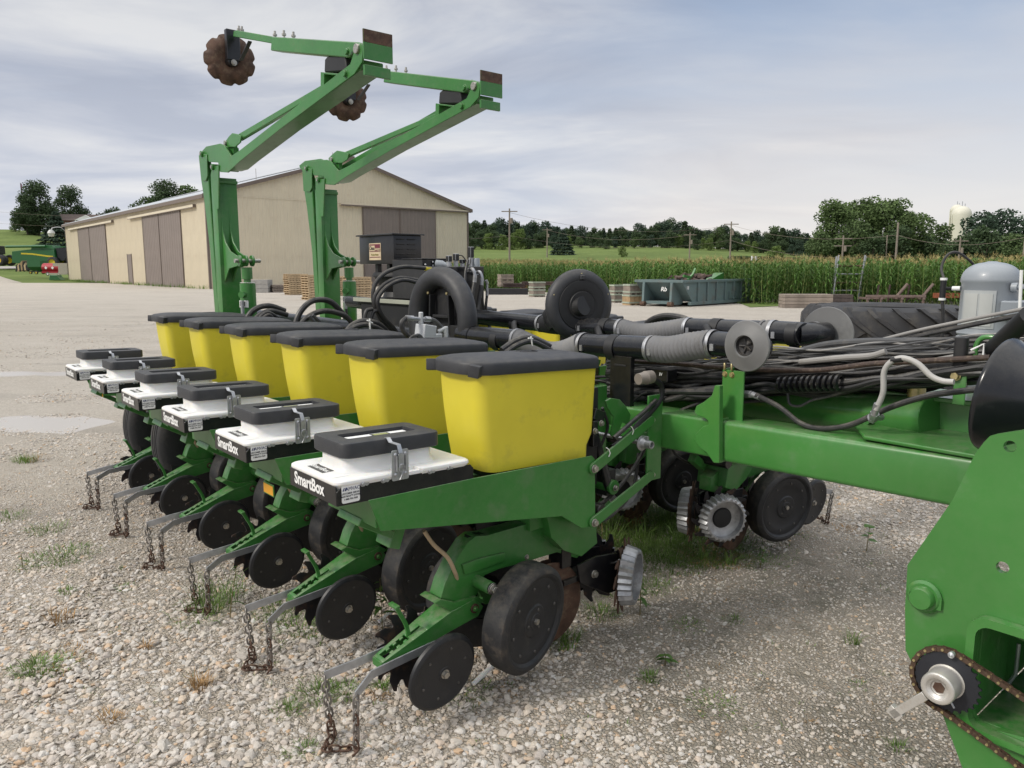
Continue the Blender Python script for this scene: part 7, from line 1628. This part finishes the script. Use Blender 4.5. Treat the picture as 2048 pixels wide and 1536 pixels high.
# --- green gas cylinder
q = G(1106, 598); m = MB(); m.lathe([(0, .0), (.03, .12), (.15, .17), (.6, .17), (.75, .12), (.8, 0)], (-.38, 0, .19), (1, .2, .0), 20); m.bb(-.2, -.1, -.12, .12, 0, .08); m.bb(.15, .25, -.12, .12, 0, .08); m.cyl((0, 0, .3), (0, 0, .75), .05, 10); m.tube([(-.05, 0, .75), (.15, 0, .85), (.25, 0, .6)], .04, 8)
o = m.obj('green_pump', GREEN2); o.location = (q.x, q.y, GZ); tag(o, 'small green pump with a curved neck beside the weathered crates', 'pump')
# --- ladder rack
q = G(1700, 608); fs = 1./ppm(q); t = empty('ladder_rack', (q.x, q.y, GZ), 0, 'tall galvanised and rusty rack frame standing in front of the corn', 'rack')
hR = 96*fs
for (x, dy, lean) in ((-36, 0, 8), (14, 0, 10), (-22, 1.0, 6), (36, 1.0, 8)):
    m = MB(); m.cyl((x*fs, dy, 0), ((x+lean)*fs, dy, hR*(1 if dy == 0 else .98)), .045, 8); m.obj('upright', GALV, t)
for i, z in enumerate((.06, .30, .47, .66, .84)):
    for dy in (0, 1.0):
        x0, x1, le = ((-36, 14, 9) if dy == 0 else (-22, 36, 8)); m = MB(); zz_ = z*hR*.93; m.cyl(((x0+le*z)*fs, dy, zz_), ((x1+le*z)*fs, dy, zz_), .035, 8); m.obj('rung', RUST if (i+int(dy)) % 2 == 0 else GALV, t)
    m = MB(); m.cyl(((14+9*z)*fs, 0, z*hR*.93), ((36+8*z)*fs, 1.0, z*hR*.93), .03, 8); m.obj('cross_rung', GALV, t)
# --- old tillage frame
q = G(1792, 612); fs = 1./ppm(q); t = empty('tillage_frame', (q.x, q.y, GZ), R(-3), 'old brown tillage frame with two raised struts behind the tyre', 'farm implement')
OB = mat('brown_painted_steel', (.16, .115, .10), .75, var=.2, dirt=(.1, .06, .04), dirt_amt=.4)
m = MB(); m.bb(-60*fs, 56*fs, -.06, .06, .40, .52); m.obj('front_beam', OB, t, bevel=.01); m = MB(); m.bb(-58*fs, 58*fs, .9, 1.0, .28, .38); m.obj('rear_beam', OB, t, bevel=.01)
for x in (-56, -30, 10, 52): m = MB(); m.bb(x*fs-.05, x*fs+.05, -.1, 1.02, .30, .40); m.bb(x*fs-.04, x*fs+.04, -.05, .05, 0, .4); m.obj('cross_member', OB, t, bevel=.008)
for x in (3, 53): m = MB(); m.cyl((x*fs, .2, .42), ((x+20)*fs, .2, .42+26*fs), .07, 8); m.obj('strut', OB, t)
for x in (-30, -8, 30): m = MB(); m.cyl((x*fs, .5, .2), (x*fs+.06, .5, 1.0), .05, 8); m.obj('tine', DRK, t)
beams('orange_beam', 'rusty orange beam lying at right behind the tyre', 1868, 1920, 612, .25, .25, 1, mat('orange_rust_beam', (.24, .075, .035), .7, var=.3), 'beam', 0, 1, .38)
# --- machines and oddments left of the barn
CG = mat('machine_green', (.018, .11, .03), .4, var=.08, coat=.2); CY = mat('machine_yellow', (.62, .48, .03), .4)
RG = mat('machine_red', (.36, .018, .028), .4, var=.08)
def mach(name, u, vb, y, lb, cat, rz=0.):
    x, _ = atuv(u, y); zb = AT(u, vb, y).z; e = empty(name, (x, y, zb), R(rz), lb, cat); return e, y/1540.
cmb, k = mach('combine_harvester', 96, 534, 150, 'large green combine harvester with folded unloading auger beyond the barn corner', 'combine', 0)
m = MB(); m.prism([(-60*k, 8*k), (-58*k, 30*k), (-20*k, 34*k), (24*k, 33*k), (26*k, 12*k), (10*k, 6*k), (-30*k, 6*k)], -1.6, 1.6); m.obj('body', CG, cmb, bevel=.05)
m = MB(); m.prism([(-22*k, 34*k), (-18*k, 43*k), (20*k, 42*k), (24*k, 33.2*k)], -1.4, 1.4); m.obj('grain_tank', CG, cmb, bevel=.04)
m = MB(); m.cyl((-68*k, -1.7, 39*k), (10*k, -1.8, 40*k), .24, 12); m.obj('unloading_auger', CG, cmb)
m = MB(); m.prism([(26*k, 12*k), (25*k, 36*k), (44*k, 38*k), (46*k, 20*k), (40*k, 12*k)], -1.1, 1.1); m.obj('cab', PIPE, cmb, bevel=.05)
m = MB(); m.bb(25*k, 45*k, -1.2, 1.2, 38*k, 40*k); m.obj('cab_roof', CG, cmb)
m = MB(); m.strip([(-40*k, -1.63, 26*k), (-18*k, -1.63, 25*k), (10*k, -1.63, 21*k), (22*k, -1.63, 20*k)], .28, .02); m.obj('yellow_stripe', CY, cmb)
def wheel(par, x, y, z, r, wd, rim=CY):
    m = MB(); m.lathe([(-wd, r*.55), (-wd*1.05, r*.8), (-wd*.8, r*.97), (0, r), (wd*.8, r*.97), (wd*1.05, r*.8), (wd, r*.55)], (x, y, z), (0, 1, 0), 28, cap=False); m.k = 1; m.lathe([(-wd, r*.55), (-wd*.6, r*.5), (-wd*.5, 0)], (x, y, z), (0, 1, 0), 20, cap=False); m.lathe([(wd*.5, 0), (wd, r*.55)], (x, y, z), (0, 1, 0), 20, cap=False); m.obj('wheel', (TYRE, rim), par, ang=40)
wheel(cmb, 20*k, -1.5, 9*k, 11*k, .4); wheel(cmb, -28*k, -1.5, 6*k, 7*k, .3); wheel(cmb, 20*k, 1.5, 9*k, 11*k, .4)
trc, k = mach('green_tractor', 4, 531, 150, 'rear of a green tractor with dual wheels at the left picture edge', 'tractor')
m = MB(); m.bb(-22*k, 2*k, -.6, .6, 8*k, 22*k); m.obj('hood', CG, trc, bevel=.05); m = MB(); m.bb(-10*k, 4*k, -.9, .9, 22*k, 38*k); m.obj('cab', PIPE, trc, bevel=.05)
wheel(trc, 10*k, -1.2, 10*k, 11*k, .35); wheel(trc, 10*k, -2.1, 10*k, 11*k, .35); wheel(trc, 10*k, 1.2, 10*k, 11*k, .35)
hdr, k = mach('corn_header_row', 48, 543, 128, 'row of small black and tan machine parts parked below the combine', 'machine parts'); rj = random.Random(4)
for i in range(7):
    m = MB(); x = (-12+4*i)*k; m.prism([(x, 2*k), (x+3.4*k, 3*k), (x+3*k, rj.uniform(12, 22)*k), (x-.5*k, rj.uniform(10, 18)*k)], -.5-.1*i, .5); m.cyl((x+k, -.7, 1.2*k), (x+k, -.5, 1.2*k), 1.4*k, 10); m.obj('machine_part', (BLKM, WD1[2], BLKM, mat('tan_panel', (.36, .25, .13), .6))[i % 4], hdr)
wg_, k = mach('green_wagon', 76, 548, 122, 'small green hopper wagon with yellow wheels parked on the lawn', 'wagon')
m = MB(); m.loft([[V((x*k, y, z*k)) for x, y in ((-w2, -a2), (w2, -a2), (w2, a2), (-w2, a2))] for z, w2, a2 in ((6, 7, .5), (14, 13, 1.), (26, 13, 1.))]); m.obj('hopper_body', CG, wg_, smooth=False); wheel(wg_, -8*k, -.9, 3*k, 3*k, .12); wheel(wg_, 3*k, -.9, 3*k, 3.4*k, .12); wheel(wg_, 3*k, .9, 3*k, 3.4*k, .12); m = MB(); m.bb(-12*k, 12*k, -.3, .3, 4*k, 6*k); m.obj('chassis', BLKM, wg_)
rdt, k = mach('red_fuel_tank', 112, 551, 120, 'red fuel tank trailer with two white diamond placards', 'tank trailer')
m = MB(); m.loft([[V((x, .0+.9*cos(a), 15*k+.65*sin(a)*1.1)) for a in [2*pi*j/20 for j in range(20)]] for x in (-22*k, 14*k)]); m.obj('tank', RG, rdt, ang=40); m = MB(); m.bb(-22*k, 26*k, -.9, .9, 5*k, 8*k); m.obj('chassis', RG, rdt); wheel(rdt, -10*k, -.9, 3.5*k, 3.6*k, .12, WHITE); wheel(rdt, 12*k, -.9, 3.5*k, 3.6*k, .12, WHITE)
for x in (-13*k, 0*k): m = MB(); m.prism([(x, 12*k), (x+3*k, 15*k), (x, 18*k), (x-3*k, 15*k)], -.93, -.91); m.obj('placard', WHITE, rdt)
grt, k = mach('tan_header_cart', 122, 552, 116, 'tan and grey header cart parked against the barn corner', 'cart')
m = MB(); m.bb(-8*k, 20*k, -1., 1., 19*k, 25*k); m.bb(2*k, 20*k, -1., .8, 6*k, 18.9*k); m.bb(-18*k, 20*k, -1.1, -.8, 3*k, 6*k); m.obj('cart_body', mat('tan_grey_panel', (.36, .33, .27), .6, var=.1), grt)
gb, k = mach('green_weight_box', 112, 560, 112, 'small green weight box on the lawn at the barn corner', 'weight box')
m = MB(); m.prism([(-11*k, 0), (13*k, 0), (8*k, 5*k), (5*k, 9*k), (-9*k, 9*k)], -.6, .6); m.obj('box', CG, gb, bevel=.03); m = MB(); m.bb(-9.5*k, 5.5*k, -.65, .65, 9*k, 10*k); m.obj('box_lid', mat('mint_lid', (.25, .45, .33), .5), gb)
# gravel heap
m = MB(); q = G(-8, 560); q.y = 100; q.x = -68.5; n = 26; rg = []
for j in range(7):
    f = j/6.; rg.append([V((q.x+4.8*f**1.1*cos(2*pi*i/n)*(1+.08*mnoise.noise(V((i, j, 0)))), q.y+4*f**1.1*sin(2*pi*i/n), GZ-.05+1.9*(1-f)**1.15)) for i in range(n)])
m.loft(rg); o = m.obj('gravel_heap', GRM, ang=60); o['kind'] = 'structure'
# white marker posts behind the corn
x, _ = atuv(1507, 95); m = MB(); m.cyl((x-.25, 95, 1.), (x-.25, 95, AT(1507, 512, 95).z), .12, 8); m.cyl((x+.25, 95, 1.), (x+.25, 95, AT(1507, 512, 95).z), .12, 8); m.bb(x-.25, x+.25, 94.95, 95.05, AT(1507, 514, 95).z-.1, AT(1507, 514, 95).z); o = m.obj('white_post_pair', WHITE); tag(o, 'pair of short white pipes rising above the corn', 'pipes')

# ================================================================ weeds and grass
GRL = mat('grass_blade', (.14, .23, .05), .6, var=.25, vs=8, island=.35, trans=.3); DRY = mat('dry_grass', (.34, .21, .09), .8, var=.2, island=.3); WLF = mat('weed_leaf', (.085, .17, .035), .55, var=.2, vs=20, trans=.3); WST = mat('weed_stem', (.16, .13, .05), .7)
rg_ = random.Random(17)
def blade(m, p, L_, az, lean, w_, k=0):
    d = V((cos(az), sin(az), 0)); s = V((-sin(az), cos(az), 0)); q = V(p); el = pi/2-lean*.3; P = []
    for i in range(4): P.append(q.copy()); q = q+d*(L_/3*cos(el))+V((0, 0, L_/3*sin(el))); el -= lean*.55
    for i in range(3):
        w0 = w_*(1-i/3.2); w1 = w_*(1-(i+1)/3.2); m.add([P[i]-s*w0, P[i]+s*w0, P[i+1]+s*w1, P[i+1]-s*w1], [(0, 1, 2, 3)], k)
def tuft(m, x, y, n, rad, L_, k=0, w_=.0022, flat=0.):
    for _ in range(n):
        a = rg_.uniform(0, 6.28); r = rad*rg_.random()**.7; px, py = x+r*cos(a), y+r*sin(a); blade(m, (px, py, yard_h(px, py)-.004), L_*rg_.uniform(.4, 1.15), a+rg_.uniform(-.8, .8), rg_.uniform(.3, 1.3)+flat, w_*rg_.uniform(.7, 1.4), k)
m = MB()
def gp(u, v): q = G(u, v); return q.x, q.y
# patches of grass: pixel centre, spread, count, blade length
for (u, v, n, rad, L_, k, fl) in ((130, 1112, 260, .20, .07, 0, .5), (90, 1125, 120, .16, .06, 0, .6), (20, 1035, 140, .14, .06, 0, .4), (95, 1060, 90, .13, .10, 0, .6), (50, 925, 120, .10, .11, 0, .2), (70, 922, 50, .12, .12, 1, .4), (70, 1345, 150, .10, .08, 0, .4), (140, 1320, 260, .16, .035, 1, .8), (100, 1338, 120, .13, .05, 0, .8), (135, 1190, 40, .05, .05, 0, .2),
        (1240, 1040, 900, .40, .11, 0, .2), (1300, 1060, 1500, .45, .12, 0, .3), (1340, 1045, 1100, .36, .14, 0, .1), (1400, 1095, 1100, .38, .09, 0, .5), (1360, 1090, 900, .4, .08, 0, .7), (1290, 1100, 900, .4, .07, 0, .7), (1480, 1100, 500, .35, .06, 0, .7), (1330, 1120, 420, .28, .09, 0, .5), (1430, 1115, 300, .22, .07, 1, .6), (1270, 1100, 300, .25, .09, 0, .4), (1210, 1130, 260, .22, .07, 0, .4), (1150, 1150, 160, .2, .07, 0, .5), (1245, 1185, 180, .13, .08, 0, .3),
        (1310, 1175, 160, .12, .06, 0, .5), (1200, 1230, 120, .10, .08, 0, .3), (1125, 1290, 160, .09, .10, 0, .1), (1300, 1358, 90, .05, .05, 0, .3), (1430, 1410, 200, .11, .035, 0, .9), (1465, 1240, 60, .05, .04, 0, .4), (1375, 1250, 90, .09, .04, 0, .9), (1590, 990, 90, .15, .05, 0, .6), (1600, 1070, 60, .1, .04, 0, .8), (1690, 1060, 90, .1, .04, 1, .7), (1530, 1120, 80, .1, .05, 0, .4),
        (1705, 1280, 30, .04, .10, 0, .1), (425, 1215, 90, .10, .20, 0, .1), (455, 1195, 60, .12, .20, 0, .3), (400, 1235, 80, .14, .12, 0, .6), (560, 1225, 160, .14, .12, 0, .5), (600, 1260, 160, .15, .09, 0, .6), (640, 1390, 120, .10, .09, 0, .6), (690, 1385, 110, .08, .07, 0, .7), (575, 1420, 80, .06, .06, 0, .3), (765, 1375, 60, .03, .07, 0, .4), (760, 1392, 40, .04, .05, 1, .5), (930, 1385, 140, .12, .05, 0, .7), (905, 1285, 120, .12, .06, 0, .4),
        (1010, 1385, 50, .06, .03, 1, .8), (120, 1245, 60, .07, .09, 1, .1), (400, 1372, 90, .05, .08, 1, .1), (225, 1440, 60, .05, .06, 1, .2), (290, 1300, 30, .03, .1, 1, .2), (605, 1500, 80, .06, .05, 0, .5), (250, 1180, 60, .06, .04, 0, .8), (660, 1150, 120, .12, .07, 0, .3), (1150, 1070, 150, .2, .07, 0, .4), (960, 1110, 150, .15, .08, 0, .2), (1720, 1370, 40, .05, .03, 0, .6), (1795, 1500, 40, .04, .05, 0, .2)):
    x, y = gp(u, v); tuft(m, x, y, n, rad, L_, k, flat=fl)
for _ in range(46):      # rank clumps in the shade of the machine
    u = rg_.uniform(1170, 1470); v = rg_.uniform(1010, 1130); x, y = gp(u, v); tuft(m, x, y, rg_.randint(14, 34), .035, rg_.uniform(.12, .26), 1 if rg_.random() < .12 else 0, .003, rg_.uniform(-.1, .4))
for _ in range(150):     # odd seedlings over the gravel
    u = rg_.uniform(0, 1800); v = rg_.uniform(960, 1500); x, y = gp(u, v); tuft(m, x, y, rg_.randint(3, 10), .03, .035, 1 if rg_.random() < .25 else 0, .0016, .5)
for u in range(390, 930, 9):    # foot of the barn and corn edge
    d_ = S_ if u < 421 else E_; s = on_line(u, d_); q = C0+d_*s
for i in range(90):
    t = rg_.random(); q = C0+S_*(Ls*t)-E_*rg_.uniform(.1, .9)
    for _ in range(14): a = rg_.uniform(0, 6.28); blade(m, (q.x+rg_.uniform(-.4, .4), q.y+rg_.uniform(-.3, .3), GZ), rg_.uniform(.15, .5), a, .6, .02)
for i in range(260):
    x = rg_.uniform(-6, 26); y = edgey(x)-rg_.uniform(.1, .7)
    for _ in range(10): blade(m, (x+rg_.uniform(-.2, .2), y+rg_.uniform(-.2, .2), GZ), rg_.uniform(.06, .22), rg_.uniform(0, 6.28), .7, .012)
o = m.obj('grass_tufts', (GRL, DRY), smooth=False); o['kind'] = 'stuff'
# lawn margins
LWN = GRS
def patch(name, px, dz):
    P = [G(u, v) for u, v in px]; mb = MB(); mb.add([(p.x, p.y, GZ+dz) for p in P], [tuple(range(len(P)))]); return mb.obj(name, LWN, kind='structure')
patch('lawn_strip', [(30, 541), (142, 541), (142, 561), (120, 556), (60, 551), (45, 548)], .03)
patch('verge_grass', [(1480, 607), (1560, 604), (1660, 606), (1600, 611), (1500, 615)], .018)
# single weeds with leaves one can tell apart
def weed(u, v, h, n, L_, lb, leafw=.30, seed=1, lean=(0, 0), tops=True):
    r = random.Random(seed); x, y = gp(u, v); z = yard_h(x, y); t = empty('weed_plant', (x, y, z), 0, lb, 'weed'); st = spline([(0, 0, 0), (lean[0]*.3, lean[1]*.3, h*.4), (lean[0], lean[1], h)], 4)
    mb = MB(); mb.tube(st, [max(.0012, .0032-.0002*i) for i in range(len(st))], 6); mb.obj('stem', WST, t)
    for i in range(n):
        f = .25+.75*(i+1)/n; p = V((lean[0]*f, lean[1]*f, h*f)); a = i*2.4+r.uniform(-.4, .4); el = r.uniform(-.15, .6); l = L_*r.uniform(.7, 1.15)*(1.1-.5*f); d = V((cos(a), sin(a), 0)); s = V((-sin(a), cos(a), 0)); P = [p]
        for k in range(5): P.append(P[-1]+d*(l/5*cos(el))+V((0, 0, l/5*sin(el)))); el -= .22
        mb = MB(); wv = [.02, .8, 1., .85, .5, .02]
        for k in range(5):
            w0, w1 = l*leafw*.5*wv[k], l*leafw*.5*wv[k+1]; up = V((0, 0, l*.04)); mb.add([P[k]-s*w0+up, P[k], P[k+1], P[k+1]-s*w1+up], [(0, 1, 2, 3)]); mb.add([P[k], P[k]+s*w0+up, P[k+1]+s*w1+up, P[k+1]], [(0, 1, 2, 3)])
        mb.obj('leaf', WLF, t, ang=60)
    return t
weed(1733, 1103, .17, 5, .085, 'seedling with broad yellowing leaves on the open gravel right of the far wheels', .95, 3, (.01, .0))
weed(765, 1262, .26, 11, .085, 'leafy weed rising beside the nearest spring lever', .32, 5, (-.01, .02)); weed(742, 1240, .16, 7, .06, 'smaller leafy weed behind the nearest spring lever', .3, 6, (.03, 0))
weed(650, 1150, .38, 12, .065, 'tall thin weed in front of the second gauge wheel', .28, 8, (-.05, .02)); weed(1280, 1230, .18, 8, .09, 'ferny weed beside the silver toothed wheel', .35, 9)
weed(905, 1160, .42, 14, .05, 'pale weed growing up behind the nearest curved green shank', .3, 10, (-.03, .03)); weed(45, 1135, .09, 4, .04, 'tiny dark stemmed weed at the left picture edge', .5, 12)
weed(1520, 1135, .12, 9, .05, 'low bushy weed below the far gauge wheel', .4, 13, (.02, 0)); weed(1330, 1330, .05, 6, .07, 'flat rosette weed on the gravel in the centre', .5, 14); weed(460, 1240, .30, 8, .10, 'arching grassy weed beside the third chain', .10, 15, (.06, -.03))
